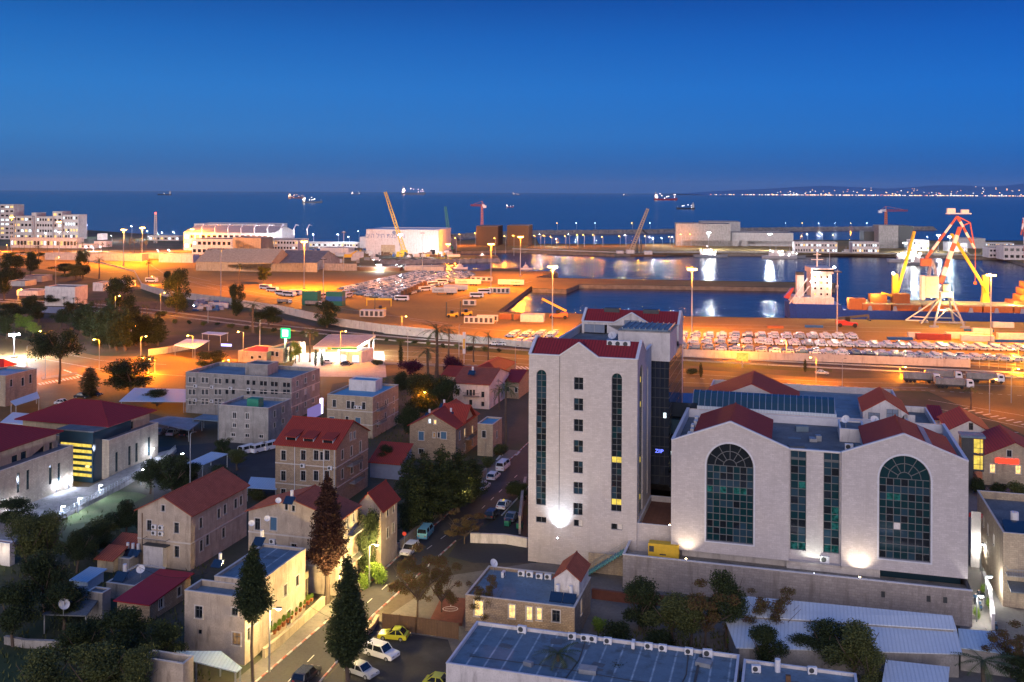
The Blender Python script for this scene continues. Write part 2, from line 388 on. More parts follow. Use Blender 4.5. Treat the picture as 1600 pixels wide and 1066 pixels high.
D('kerb', M_bands('painted_kerb', (.55, .53, .5), (.4, .09, .06), 1, 2.4, .5, .8, soft=.02, bump=0))
D('kerbw', M_plain('pale_kerb', (.5, .48, .45), .8, .2))
D('paint', M_plain('road_paint', (.62, .6, .56), .8, .25, 3))
D('rock', M_plain('rock_armour', (.3, .26, .22), .95, .5, .25, bump=.8))
D('paver', M_bands('terracotta_court', (.2, .09, .06), (.15, .07, .05), 0, .8, .1, .8, bump=.1))
def slab(name, pts, z0, z1, mat, kind='structure', side=None, label=None, cat=None):
    mb = MB(); mb.poly(GP(pts, z1 if z1 > 1 else 0), z0, z1, 0, 1 if side else None)
    return mb.build(name, [MAT[mat]] + ([MAT[side]] if side else []), kind=kind, label=label, cat=cat)
def sheet(name, pts, z, mat, kind='structure'):
    p = GP(pts); mb = MB()
    tri = tessellate_polygon([[Vector((x, y, 0)) for x, y in p]])
    mb.add([(x, y, z) for x, y in p], [_up(t, p) for t in tri])
    return mb.build(name, MAT[mat], kind=kind)
D('quayside', M_plain('quay_wall', (.2, .17, .14), .9, .4, .3, bump=.3))
land = [(-2500, 344), (-900, 346), (0, 352), (130, 359), (300, 371), (420, 377), (560, 379), (700, 376), (800, 371), (838, 372),
        (842, 381), (1000, 381), (1054, 380), (1060, 375), (1320, 375), (1600, 376), (2300, 380), (3000, 392), (2300, 434), (1700, 420),
        (1600, 412), (1570, 403), (1480, 400), (1330, 396), (1200, 396.5), (1062, 395.5), (960, 397), (880, 394), (800, 391), (720, 393),
        (700, 398), (776, 399), (780, 404), (660, 406), (596, 405), (588, 409), (592, 416), (640, 421), (690, 421), (755, 423), (765, 419.5), (810, 419.5), (812, 424), (868, 424),
        (872, 427), (838, 431), (834, 433.5), (900, 435), (1250, 441), (1306, 442), (1305, 451), (1200, 449), (1000, 446), (905, 445),
        (885, 453), (832, 451), (832, 446), (778, 487), (1062, 494), (1600, 503.5), (2400, 519)]
lp = GP(land)
e = Vector((lp[-1][0], lp[-1][1]))
lp += [(900, 200), (900, -400), (-900, -400), (-2600, 600)]
mb = MB(); mb.poly(lp, SEA - 1, 0.0, 0, 1)
mb.build('ground', [MAT['earth'], MAT['quayside']], kind='structure')
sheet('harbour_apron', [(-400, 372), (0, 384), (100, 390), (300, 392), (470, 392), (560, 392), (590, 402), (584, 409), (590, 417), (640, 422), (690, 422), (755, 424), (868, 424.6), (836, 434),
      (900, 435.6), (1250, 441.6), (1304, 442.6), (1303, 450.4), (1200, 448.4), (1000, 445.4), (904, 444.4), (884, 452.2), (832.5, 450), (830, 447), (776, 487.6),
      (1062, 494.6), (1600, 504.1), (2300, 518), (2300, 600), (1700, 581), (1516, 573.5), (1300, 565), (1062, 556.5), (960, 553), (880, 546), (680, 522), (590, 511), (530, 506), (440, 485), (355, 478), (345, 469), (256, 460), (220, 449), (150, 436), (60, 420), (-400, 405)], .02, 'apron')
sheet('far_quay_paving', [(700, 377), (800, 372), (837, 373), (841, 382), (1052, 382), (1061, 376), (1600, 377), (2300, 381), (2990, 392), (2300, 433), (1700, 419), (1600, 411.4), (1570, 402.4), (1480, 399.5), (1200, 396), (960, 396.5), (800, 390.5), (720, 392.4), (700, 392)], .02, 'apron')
mb = MB(); random.seed(3)
def rocks(mb, a, b, w, zt, n=60, m=0):
    a, b = Vector(a), Vector(b); d = b - a; L = d.length; e = d / L; q = Vector((-e.y, e.x))
    vs = []; fs = []
    prof = [(-w, SEA - .6), (-w * .62, -.4), (-w * .4, zt), (w * .4, zt), (w * .62, -.4), (w, SEA - .6)]
    for i in range(n + 1):
        for (o_, z_) in prof:
            p = a + e * (L * i / n) + q * (o_ + random.uniform(-1, 1) * w * .1); vs.append((p.x, p.y, z_ + random.uniform(-.5, .5) * (1 if z_ > SEA else 0)))
    k = len(prof)
    for i in range(n):
        for j in range(k - 1): fs.append((i * k + j, i * k + j + 1, (i + 1) * k + j + 1, (i + 1) * k + j))
    mb.add(vs, fs, m)
g = lambda x, y, z=0: tuple(G(x, y, z)[:2])
BW = [(700, 370), (835, 363.5), (1000, 362), (1200, 358.5), (1400, 357), (1455, 357)]
for i in range(len(BW) - 1): rocks(mb, g(*BW[i]), g(*BW[i + 1]), 22, 3.2, 60)
mb.build('breakwater', MAT['rock'], label='long low rock breakwater lying across the open sea beyond the harbour', cat='breakwater')
mb = MB(); rocks(mb, g(592, 408.5, 0), g(778, 404.6, 0), 6, .6, 60)
mb.build('rock_bank', MAT['rock'], label='low bank of dark rocks in front of the white factory hall by the marina', cat='rocks')
RAIL = [(-200, 462), (0, 470), (140, 477), (220, 485), (394, 507), (520, 521), (640, 532), (820, 545), (1062, 560), (1200, 567.5), (1600, 587), (2100, 612)]
rp_ = [G(x, y) for x, y in RAIL]
mb = MB()
def strip(mb, pts, off0, off1, z, m=0):
    L = []; R = []
    for i, p in enumerate(pts):
        d = (pts[min(i + 1, len(pts) - 1)] - pts[max(i - 1, 0)]); d.z = 0; d.normalize(); q = Vector((-d.y, d.x, 0))
        L.append(p + q * off0); R.append(p + q * off1)
    vs = [(v.x, v.y, z) for pr in zip(L, R) for v in pr]
    mb.add(vs, [(2 * i, 2 * i + 1, 2 * i + 3, 2 * i + 2) for i in range(len(pts) - 1)] if off1 < off0 else [(2 * i + 1, 2 * i, 2 * i + 2, 2 * i + 3) for i in range(len(pts) - 1)], m)
strip(mb, rp_, 9, -9, .03); mb.build('rail_ballast', MAT['ballast'], kind='structure')
mb = MB()
for o_ in (-5.2, -3.7, 3.7, 5.2):
    for i in range(len(rp_) - 1):
        d = (rp_[i + 1] - rp_[i]).normalized(); q = Vector((-d.y, d.x, 0))
        mb.bar(rp_[i] + q * o_ + Vector((0, 0, .16)), rp_[i + 1] + q * o_ + Vector((0, 0, .16)), .14, .2)
mb.build('railway_track', MAT['metal'], label='railway rails running between the harbour wall and the boulevard', cat='railway track')
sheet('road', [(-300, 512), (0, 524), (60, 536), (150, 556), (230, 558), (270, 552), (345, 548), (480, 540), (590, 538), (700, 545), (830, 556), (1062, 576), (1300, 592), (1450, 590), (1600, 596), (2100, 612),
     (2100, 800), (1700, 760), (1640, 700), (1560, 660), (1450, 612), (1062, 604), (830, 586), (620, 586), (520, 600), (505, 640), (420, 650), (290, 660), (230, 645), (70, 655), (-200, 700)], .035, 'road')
ST_L = [(330, 1128), (400, 1066), (510, 972), (565, 923), (622, 871), (722, 784), (812, 705), (838, 680), (880, 640), (925, 600)]
ST_R = [(452, 1128), (500, 1066), (528, 1033), (583, 962), (630, 920), (712, 846), (784, 806), (826, 760), (860, 722), (905, 670), (960, 610)]
sheet('street', ST_L + ST_R[::-1], .03, 'asphaltd')
def edge(name, pts, w, z, mat, kind='structure'):
    P = [G(x, y) for x, y in pts]; mb = MB()
    for i in range(len(P) - 1): mb.bar(P[i] + Vector((0, 0, z / 2)), P[i + 1] + Vector((0, 0, z / 2)), w, z)
    return mb.build(name, MAT[mat], kind=kind)
mb = MB(); P = [G(x, y) for x, y in ST_L[:7]]; strip(mb, P, 2.6, .12, .13); mb.build('pavement', MAT['paving'], kind='structure')
edge('kerb', ST_L[:8], .22, .15, 'kerb')
edge('kerb', ST_R[:6], .22, .15, 'kerb')
edge('kerb', ST_R[6:9], .22, .15, 'kerbw')
sheet('car_park', [(530, 1040), (585, 972), (600, 984), (700, 1000), (722, 1066), (722, 1140), (470, 1140), (505, 1066)], .04, 'asphaltd')
sheet('side_court', [(716, 846), (786, 806), (838, 806), (838, 880), (740, 880), (700, 870)], .04, 'asphaltd')
mb = MB()
cl = [((ST_L[i][0] + ST_R[j][0]) / 2, (ST_L[i][1] + ST_R[j][1]) / 2) for i, j in ((1, 1), (2, 3), (4, 5), (5, 6), (6, 7))]
for i in range(len(cl) - 1):
    a_, b_ = G(*cl[i]), G(*cl[i + 1]); d = b_ - a_; L = d.length; d /= L; q = Vector((-d.y, d.x, 0)); s = 0
    while s < L - 2:
        p = a_ + d * s; r = p + d * 2.0
        mb.add([(p + q * .07).to_tuple(), (p - q * .07).to_tuple(), (r - q * .07).to_tuple(), (r + q * .07).to_tuple()], [(0, 1, 2, 3)]); s += 5.5
for v_ in range(len(mb.v)): mb.v[v_] = (mb.v[v_][0], mb.v[v_][1], .048)
def stripe(mb, a, b, w):
    a_, b_ = G(*a), G(*b); d = (b_ - a_).normalized(); q = Vector((-d.y, d.x, 0)) * w / 2
    mb.add([(p.x, p.y, .055) for p in (a_ + q, a_ - q, b_ - q, b_ + q)], [(0, 1, 2, 3)])
for i in range(12): stripe(mb, (60 + i * 5.4, 599 - i * 1.0), (64 + i * 5.4, 602 - i * 1.0), .7)
for i in range(9): stripe(mb, (100 + i * 4.2, 578 + i * 1.5), (103 + i * 4.2, 580 + i * 1.5), .7)
for i in range(9): stripe(mb, (772 + i * 7, 569 + i * .6), (780 + i * 7, 574 + i * .6), .7)
for i in range(26): stripe(mb, (560 + i * 10, 560 + i * .55), (565 + i * 10, 560.2 + i * .55), .3)
for i in range(40): stripe(mb, (1064 + i * 15, 590 + i * .8), (1071 + i * 15, 590.4 + i * .8), .3)
for i in range(9): stripe(mb, (1500 + i * 12, 640 + i * 3), (1512 + i * 12, 638 + i * 3), .6)
for i in range(8): stripe(mb, (1568 + i * 4, 804 - i * 1.4), (1580 + i * 4, 812 - i * 1.2), .55)
for i in range(7): stripe(mb, (806 - i * 5, 712 + i * 1.2), (812 - i * 5, 706 + i * 1.0), .5)
mb.build('road_markings', MAT['paint'], kind='structure')
sheet('verge', [(590, 526), (700, 538), (830, 549), (1062, 564), (1300, 577), (1300, 582), (1062, 571), (830, 556), (700, 544), (590, 537)], .045, 'grass')
sheet('verge', [(400, 511), (520, 523), (590, 527), (590, 534), (520, 531), (400, 522)], .045, 'grass')
sheet('green', [(215, 453), (258, 462), (262, 470), (215, 472), (190, 462)], .04, 'grass')
sheet('lot', [(640, 524), (880, 548), (1062, 557), (1510, 569), (1600, 578), (1600, 583), (1062, 560), (820, 543), (640, 530)], .028, 'ballast')
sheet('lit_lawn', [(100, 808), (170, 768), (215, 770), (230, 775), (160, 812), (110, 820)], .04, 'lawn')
sheet('station_forecourt', [(445, 588), (470, 552), (600, 549), (604, 590)], .05, 'concl')
sheet('yard', [(240, 700), (360, 690), (430, 700), (430, 770), (240, 790)], .03, 'asphaltd')
sheet('yard', [(830, 880), (980, 880), (1180, 970), (1180, 1100), (600, 1100), (610, 960), (700, 900)], .025, 'paving')
sheet('yard', [(1500, 760), (1700, 770), (1800, 1150), (1180, 1150), (1180, 990), (1500, 990)], .027, 'paving')
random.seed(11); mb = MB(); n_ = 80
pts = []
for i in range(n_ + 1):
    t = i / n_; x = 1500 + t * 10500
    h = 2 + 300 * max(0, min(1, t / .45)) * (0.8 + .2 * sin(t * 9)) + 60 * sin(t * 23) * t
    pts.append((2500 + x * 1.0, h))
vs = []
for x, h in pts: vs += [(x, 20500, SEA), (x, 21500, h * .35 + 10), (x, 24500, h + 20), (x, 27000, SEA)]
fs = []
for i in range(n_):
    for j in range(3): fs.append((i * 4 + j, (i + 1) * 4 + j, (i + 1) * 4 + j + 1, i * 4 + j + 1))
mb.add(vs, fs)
D('hill', M_plain('haze_tinted_hills', (.04, .24, .5), 1, .2, .001, spec=0))  # distance haze painted in: hill colour lightened towards blue
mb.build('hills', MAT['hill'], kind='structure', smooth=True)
mb = MB(); random.seed(5)
for i in range(460):
    px = random.choice([random.uniform(1110, 1620), random.gauss(1250, 40), random.gauss(1400, 60), random.gauss(1520, 50), random.uniform(1180, 1640)])
    p = G(px, 320, 0); k = p.x / p.y; u = random.random() ** 3.2 * (.3 if px < 1200 else .95)
    if random.random() < .6: u = 0
    q = max(0, min(1, (k * 22000 - 4000) / 10500)) * 80; hh = pts[min(80, int(q))][1]; y = 20450 + u * 3600; zt = (hh * .35 + 10) * min(1, (y - 20500) / 1000) if y < 21500 else hh * .35 + 10 + (hh * .65 + 10) * (y - 21500) / 3000
    s = random.uniform(5, 11); x = k * y; zt = max(4, zt) + 6
    mb.box(x - s, x + s, y - 12, y, zt, zt + s * 1.4, random.choice((0, 0, 1, 1, 2)))
mb.build('town_lights', [M_emit('far_orange_lights', (1, .55, .25), 3.2), M_emit('far_white_lights', (.95, .85, .75), 2.8), M_emit('far_pink_lights', (1, .35, .3), 1.6)], kind='stuff', label='rows of small orange and white lights along the far shore', cat='town lights')
slab('terrace', [(-60, 836), (0, 808), (114, 768), (139, 768), (170, 752), (249, 713), (276, 706), (262, 722), (190, 764), (98, 812), (0, 866), (-60, 900)], 0.0, .9, 'conc')
mb = MB()
def pline(pts, w=.25):
    for a_, b_ in zip(pts, pts[1:]): stripe(mb, a_, b_, w)
for L_ in ([(60, 560), (160, 578), (260, 586), (290, 588)], [(70, 548), (160, 564), (260, 570)], [(600, 556), (700, 560), (830, 570)], [(600, 548), (700, 552), (830, 562)], [(1064, 598), (1300, 606), (1450, 606)], [(1450, 625), (1600, 650)], [(1470, 640), (1600, 668)], [(1062, 584), (1300, 597), (1600, 604)], [(1062, 511), (1300, 517), (1600, 524)], [(1062, 506), (1600, 517)], [(640, 500), (720, 512), (860, 522)], [(250, 440), (400, 462), (560, 486), (700, 506)], [(230, 430), (330, 444), (470, 470)], [(700, 470), (830, 440)], [(690, 480), (770, 487)], [(150, 428), (240, 420), (330, 440)], [(220, 405), (260, 430), (340, 452)], [(330, 430), (470, 428)], [(80, 404), (150, 410), (215, 424)], [(20, 400), (100, 404), (190, 412)]): pline(L_)
mb.build('lane_lines', MAT['paint'], kind='structure')
for isl in ([(222, 622), (250, 616), (272, 622), (250, 632)], [(130, 606), (150, 600), (158, 608), (140, 614)], [(64, 590), (120, 582), (122, 585), (66, 594)], [(600, 566), (770, 572), (770, 576), (600, 570)], [(1470, 650), (1520, 656), (1516, 662), (1470, 656)]): slab('traffic_island', isl, .0, .16, 'paving')
def FS(P0, a, px, py, d=0.0):
    "photo pixel -> (s, z) on the upright plane through P0 along angle a, d metres behind it"
    e, q = DIR(a); P = P0 + q * d; s = TOX(P, px, a); p = P + e * s
    return s, ZAT(p, py)
_WM = {}
def _mesh(mb, name, mats, smooth=False):
    me = bpy.data.meshes.new(name); me.from_pydata(mb.v, [], mb.f)
    for m in mats: me.materials.append(MAT[m])
    if len(mats) > 1: me.polygons.foreach_set('material_index', mb.m)
    me.update(); return me
def wmesh(w, h, style):
    k = (round(w, 2), round(h, 2), style)
    if k in _WM: return _WM[k]
    fr, pa = MB(), MB(); x0, x1, z0, z1 = -w / 2, w / 2, 0, h
    base, _, glass = style.partition(':'); glass = glass or 'glass'
    fm = 'winframe'
    if base in ('plain', 'white', 'cross', 'shut'):
        t = .13
        fr.box(x0 - t, x0, -.05, .1, z0, z1); fr.box(x1, x1 + t, -.05, .1, z0, z1)
        fr.box(x0 - t, x1 + t, -.05, .1, z1, z1 + t); fr.box(x0 - t - .05, x1 + t + .05, -.14, .1, z0 - .1, z0)
    ft = .055; mm = 1
    if base != 'slit':
        for a_ in (x0, x1 - ft): fr.box(a_, a_ + ft, .1, .16, z0, z1, mm)
        for a_ in (z0, z1 - ft): fr.box(x0 + ft, x1 - ft, .1, .16, a_, a_ + ft, mm)
        if w > .75: fr.box(-ft / 2, ft / 2, .1, .155, z0 + ft, z1 - ft, mm)
        if h > 1.5 or base == 'cross': fr.box(x0 + ft, x1 - ft, .1, .15, h * (.5 if base == 'cross' else .66), h * (.5 if base == 'cross' else .66) + ft * .8, mm)
    pa.add([(x0, .14, z0), (x1, .14, z0), (x1, .14, z1), (x0, .14, z1)], [(0, 1, 2, 3)])
    if base == 'shut':
        pa = MB(); pa.box(x0 + .02, -.01, .06, .1, z0 + .02, z1 - .02); pa.box(.01, x1 - .02, .06, .1, z0 + .02, z1 - .02); glass = 'shutter'
    f = _mesh(fr, 'window_frame', [fm, 'darkframe' if base == 'bare' else 'winwhite' if base in ('white', 'shut') else 'mullion']) if fr.v else None
    p = _mesh(pa, 'window_pane', [glass])
    _WM[k] = (f, p); return _WM[k]
def add_win(root, org, rz, w, h, style, name='window'):
    f, p = wmesh(w, h, style)
    o = bpy.data.objects.new(name, f if f else p); C.objects.link(o); o.parent = root; o.location = org; o.rotation_euler = (0, 0, rz)
    if f:
        q = bpy.data.objects.new('pane', p); C.objects.link(q); q.parent = o
    return o
def rect(s, z, w, h): return [(s - w / 2, z), (s + w / 2, z), (s + w / 2, z + h), (s - w / 2, z + h)]
def arch(s, z, w, h, n=10):
    r = w / 2; zc = z + h - r
    return [(s - r, z), (s + r, z)] + [(s + r * cos(pi * i / n), zc + r * sin(pi * i / n)) for i in range(n + 1)]
FACE = {'F': (lambda W, D: ((0, 0, 0), (1, 0, 0), (0, -1, 0), 0.0)), 'R': (lambda W, D: ((W, 0, 0), (0, 1, 0), (1, 0, 0), pi / 2)),
        'B': (lambda W, D: ((W, D, 0), (-1, 0, 0), (0, 1, 0), pi)), 'L': (lambda W, D: ((0, D, 0), (0, -1, 0), (-1, 0, 0), -pi / 2))}
def grid(face, ss, zs, w, h, style='plain', skip=()):
    return [(face, s, z, w, h, style) for j, z in enumerate(zs) for i, s in enumerate(ss) if (i, j) not in skip]
def bld(name, label, cat, P, W, D, H, roof='flat', rh=2.5, wall='ostone', rmat=None, wins=(), a=GA, ov=.5, par=.6, group=None, root=None, off=(0, 0), z0=0.0, band=None):
    "a building: wall (with real openings), roof, windows with panes; off places a wing inside the same thing"
    if root is None:
        root = empty(name, P, a, label, cat, group)
    ox, oy = off
    mb = MB(); wn = [w for w in wins]
    for f in 'FRBL':
        org, ex, nr, rz = FACE[f](W, D); L = W if f in 'FB' else D
        gab = (roof == 'gy' and f in 'FB') or (roof == 'gx' and f in 'LR')
        top = H + (par if roof == 'flat' else 0)
        ol = [(0, z0), (L, z0), (L, top)] + ([(L / 2, top + rh)] if gab else []) + [(0, top)]
        if roof == 'shed':
            ol = {'F': [(0, z0), (L, z0), (L, H), (0, H)], 'B': [(0, z0), (L, z0), (L, H + rh), (0, H + rh)], 'R': [(0, z0), (L, z0), (L, H + rh), (0, H)], 'L': [(0, z0), (L, z0), (L, H), (0, H + rh)]}[f]
        holes = [rect(w[1], w[2], w[3], w[4]) for w in wn if w[0] == f]
        org = (org[0] + ox, org[1] + oy, 0)
        mb.wall(ol, holes, org, ex, nr, .15)
        for w in wn:
            if w[0] == f:
                add_win(root, (org[0] + ex[0] * w[1], org[1] + ex[1] * w[1], w[2]), rz, w[3], w[4], w[5])
        if f != 'B':
            o_ = Vector(org); e_ = Vector(ex); n_ = Vector(nr)
            for zb in (band or ()):
                a_ = o_ + n_ * .03 + Vector((0, 0, zb)); mb.bar(a_, a_ + e_ * L, .08, .22, 1)
    if roof == 'flat':
        t = .25
        mb.box(ox + t, ox + W - t, oy + .01, oy + t, H, H + par - .004); mb.box(ox + t, ox + W - t, oy + D - t, oy + D - .01, H, H + par - .004)
        mb.box(ox + .01, ox + t, oy + .01, oy + D - .01, H, H + par - .004); mb.box(ox + W - t, ox + W - .01, oy + .01, oy + D - .01, H, H + par - .004)
        cp = .05
        mb.box(ox - cp, ox + W + cp, oy - cp, oy + t, H + par, H + par + .08, 1); mb.box(ox - cp, ox + W + cp, oy + D - t, oy + D + cp, H + par, H + par + .08, 1)
        mb.box(ox - cp, ox + t, oy + t, oy + D - t, H + par, H + par + .08, 1); mb.box(ox + W - t, ox + W + cp, oy + t, oy + D - t, H + par, H + par + .08, 1)
    mb.build('wall', [MAT[wall], MAT['coping' if wall in ('jstone', 'plasterw') else 'winframe']], root)
    rb = MB(); t = .16
    if roof == 'flat':
        rb.box(ox + .2, ox + W - .2, oy + .2, oy + D - .2, H - .2, H); rm = rmat or 'bitumen'
    elif roof in ('gx', 'gy'):
        L, Wd = (W, D) if roof == 'gx' else (D, W); sl = rh / (Wd / 2); z = H + .01
        pts = [(-ov, z - ov * sl + t), (Wd / 2, z + rh + t), (Wd + ov, z - ov * sl + t), (Wd + ov, z - ov * sl), (Wd / 2, z + rh), (-ov, z - ov * sl)]
        if roof == 'gx': rb.prism([(p[0] + oy, p[1]) for p in pts], 'x', ox - ov * .7, ox + W + ov * .7)
        else: rb.prism([(p[0] + ox, p[1]) for p in pts], 'y', oy - ov * .7, oy + D + ov * .7)
        if roof == 'gx': rb.tube([(ox - ov * .7, oy + D / 2, z + rh + t), (ox + W + ov * .7, oy + D / 2, z + rh + t)], .13, 6)
        else: rb.tube([(ox + W / 2, oy - ov * .7, z + rh + t), (ox + W / 2, oy + D + ov * .7, z + rh + t)], .13, 6)
        rm = rmat or ('tilex' if roof == 'gx' else 'tiley')
    elif roof == 'hip':
        z = H + .01; x0, x1, y0, y1 = ox - ov, ox + W + ov, oy - ov, oy + D + ov; k = min(x1 - x0, y1 - y0) / 2
        zz = z - .15
        if x1 - x0 >= y1 - y0: r = [(x0 + k, (y0 + y1) / 2), (x1 - k, (y0 + y1) / 2)]; ff = [(4, 5, 9, 8), (5, 6, 9), (6, 7, 8, 9), (7, 4, 8)]
        else: r = [((x0 + x1) / 2, y0 + k), ((x0 + x1) / 2, y1 - k)]; ff = [(4, 5, 8), (5, 6, 9, 8), (6, 7, 9), (7, 4, 8, 9)]
        vs = [(x0, y0, zz - .15), (x1, y0, zz - .15), (x1, y1, zz - .15), (x0, y1, zz - .15), (x0, y0, zz), (x1, y0, zz), (x1, y1, zz), (x0, y1, zz), (r[0][0], r[0][1], z + rh), (r[1][0], r[1][1], z + rh)]
        rb.add(vs, ff + [(3, 2, 1, 0), (0, 1, 5, 4), (1, 2, 6, 5), (2, 3, 7, 6), (3, 0, 4, 7)])
        for i, j in ((4, 8), (7, 8 if x1 - x0 >= y1 - y0 else 9), (5, 9 if x1 - x0 >= y1 - y0 else 8), (6, 9), (8, 9)): rb.tube([vs[i], vs[j]], .11, 5)
        rm = rmat or 'tilex'
    elif roof == 'shed':
        sl = rh / D; z = H + .01
        pts = [(oy - ov, z - ov * sl), (oy + D + ov, z + rh + ov * sl), (oy + D + ov, z + rh + ov * sl + t), (oy - ov, z - ov * sl + t)]
        rb.prism(pts, 'x', ox - ov * .6, ox + W + ov * .6); rm = rmat or 'tilex'
    rb.build('roof', MAT[rm], root, recalc=True)
    root['_W'] = W; root['_D'] = D; root['_H'] = H
    return root
def fit(px, py, rpx, tpy, a=GA):
    "base point from its front-left corner, width to the column rpx, height to the row tpy"
    P = G(px, py); return P, TOX(P, rpx, a), ZAT(P, tpy)
def W2(root, x, y, z):
    "local point of a building in world space"
    return root.matrix_basis @ Vector((x, y, z))
def gridwin(root, plane, s0, s1, z0, z1, cols, rows, arched, rz, mats, fan=0, seed=1, name='window', depth=.25, fr_m='mullion', bar=.07):
    "tall glazed window with a grid of bars; panes take random glass"
    rnd = random.Random(seed); fr, pa = MB(), MB(); w = s1 - s0; r = w / 2; zs = z1 - r if arched else z1; cx_ = (s0 + s1) / 2
    y = depth
    for i in range(cols + 1):
        x = s0 + w * i / cols; x = min(max(x, s0 + bar / 2), s1 - bar / 2)
        zt = zs
        if arched and not fan: zt = zs + sqrt(max(0, r * r - (x - cx_) ** 2))
        fr.box(x - bar / 2, x + bar / 2, y - .06, y + .02, z0, zt)
    for j in range(rows + 1):
        z = z0 + (zs - z0) * j / rows; fr.box(s0, s1, y - .055, y + .015, z - bar / 2, z + bar / 2)
    for i in range(cols):
        for j in range(rows):
            xa, xb = s0 + w * i / cols, s0 + w * (i + 1) / cols; za, zb = z0 + (zs - z0) * j / rows, z0 + (zs - z0) * (j + 1) / rows
            pa.add([(xa, y, za), (xb, y, za), (xb, y, zb), (xa, y, zb)], [(0, 1, 2, 3)], mats(i, j, rnd))
    if arched:
        n = 14; ring = [(cx_ + r * cos(pi * k / n), zs + r * sin(pi * k / n)) for k in range(n + 1)]
        pa.add([(x, y, z) for x, z in ring], [tuple(range(n, -1, -1))], mats(-1, -1, rnd))
        for f_ in ((1.0,) if not fan else (1.0, .66, .3)):
            rr = r * f_ - bar / 2
            for k in range(n):
                fr.bar((cx_ + rr * cos(pi * k / n), y - .02, zs + rr * sin(pi * k / n)), (cx_ + rr * cos(pi * (k + 1) / n), y - .02, zs + rr * sin(pi * (k + 1) / n)), .08, bar)
        if fan:
            for k in range(1, 6):
                t = pi * k / 6; fr.bar((cx_ + r * .3 * cos(t), y - .02, zs + r * .3 * sin(t)), (cx_ + r * cos(t), y - .02, zs + r * sin(t)), .08, bar)
    o = fr.build(name, MAT[fr_m], root); p = pa.build('pane', [MAT[k] for k in GM], o)
    o.location = plane; o.rotation_euler = (0, 0, rz)
    return o
GM = ['glass', 'glassb', 'glasst', 'teallit', 'warmdim', 'yellowlit', 'coollit', 'plasterw', 'warmlit']
T0 = G(825, 877)
TH = ZAT(T0, 554)
tw = empty('hotel_tower', T0, GA, 'tall pale stone tower with two slim arched window strips and red roofs between white gables', 'tower')
TW = TOX(T0, 997.5, GA); e1, e2 = DIR(GA)
tf = lambda px, py: FS(T0, GA, px, py)
mb = MB()
def span(x0, y0, x1, y1):
    a_, b_ = tf(x0, y0), tf(x1, y1); return a_[0], b_[0], b_[1], a_[1]
sA = span(839.6, 577.5, 855.2, 790); sB = span(957.2, 583, 973.4, 800)
holesF = [arch((sA[0] + sA[1]) / 2, sA[2], sA[1] - sA[0], sA[3] - sA[2]), arch((sB[0] + sB[1]) / 2, sB[2], sB[1] - sB[0], sB[3] - sB[2])]
sq = []
for (x0, y0, x1, y1) in [(898.3, 589.5 + 32.7 * i, 912.8, 609.5 + 32.7 * i) for i in range(7)] + [(899, 812, 913.3, 823.5), (840, 807, 856, 817.5), (957.5, 818, 975, 829)]:
    s0, s1, z0, z1 = span(x0, y0, x1, y1); sq.append(((s0 + s1) / 2, z0, s1 - s0, z1 - z0))
holesF += [rect(*q) for q in sq]
pk = tf(905.5, 536); g0, g1 = tf(875, 555)[0], tf(936, 559)[0]
FD = 16.4
mb.wall([(0, 0), (TW, 0), (TW, TH), (g1, TH), (pk[0], TH + 2.3), (g0, TH), (0, TH)], holesF, (0, 0, 0), (1, 0, 0), (0, -1, 0), .35)
rd = 4.7; rz_ = 2.4
sideO = [(0, 0), (FD, 0), (FD, TH), (rd * 2, TH), (rd, TH + rz_), (0, TH)]
ss_ = [FS(T0 + e1 * TW, GA + pi / 2, x, y) for x, y in ((1001.5, 562), (1009, 790))]
sd0, sd1, sz0, sz1 = 2.2, 6.2, ss_[1][1], TH - 1.5
sideH = [arch((sd0 + sd1) / 2, sz0, sd1 - sd0, sz1 - sz0), arch(11.6, sz0 + 1, 1.6, sz1 - sz0 - 2.5)]
mb.wall(sideO, sideH, (TW, 0, 0), (0, 1, 0), (1, 0, 0), .3)
mb.wall([(0, 0), (FD + 30, 0), (FD + 30, TH - .4), (FD, TH - .4), (FD, TH), (FD - 2 * rd, TH)][:2] + [(FD + 30, TH - .4), (rd * 2, TH - .4), (rd, TH + rz_), (0, TH)], [], (0, 0, 0), (0, 1, 0), (-1, 0, 0), .3)
mb.wall([(0, 0), (TW, 0), (TW, TH), (0, TH)], [], (TW, FD + 30, 0), (-1, 0, 0), (0, 1, 0), .3)
jx = tf(876, 600)[0]; mb.box(jx - .03, jx + .03, -.06, -.002, 9, TH, 2)
for a_, b_ in (((0, TH), (g0, TH)), ((g0, TH), (pk[0], TH + 2.3)), ((pk[0], TH + 2.3), (g1, TH)), ((g1, TH), (TW, TH))):
    mb.bar((a_[0], .1, a_[1] + .08), (b_[0], .1, b_[1] + .08), .5, .2, 1)
for x in (.12, TW - .12):
    for a_, b_ in (((0, TH), (rd, TH + rz_)), ((rd, TH + rz_), (2 * rd, TH)), ((2 * rd, TH), (FD, TH))):
        mb.bar((x, a_[0], a_[1] + .1), (x, b_[0], b_[1] + .1), .5, .2, 1)
mb.build('wall', [MAT['jstone'], MAT['coping'], MAT['darkframe']], tw)
def strip_m(i, j, r):
    if i < 0: return 0
    return r.choice((0, 0, 0, 0, 1, 2)) if not (j == 5 and False) else 0
gridwin(tw, (0, 0, 0), sA[0], sA[1], sA[2], sA[3], 2, 22, True, 0, lambda i, j, r: r.choice((0, 0, 0, 1, 1, 2)), seed=3, depth=.3)
gridwin(tw, (0, 0, 0), sB[0], sB[1], sB[2], sB[3], 2, 22, True, 0, lambda i, j, r: 5 if j in (8, 1) and r.random() < .8 else r.choice((0, 0, 0, 1, 2)), seed=4, depth=.3)
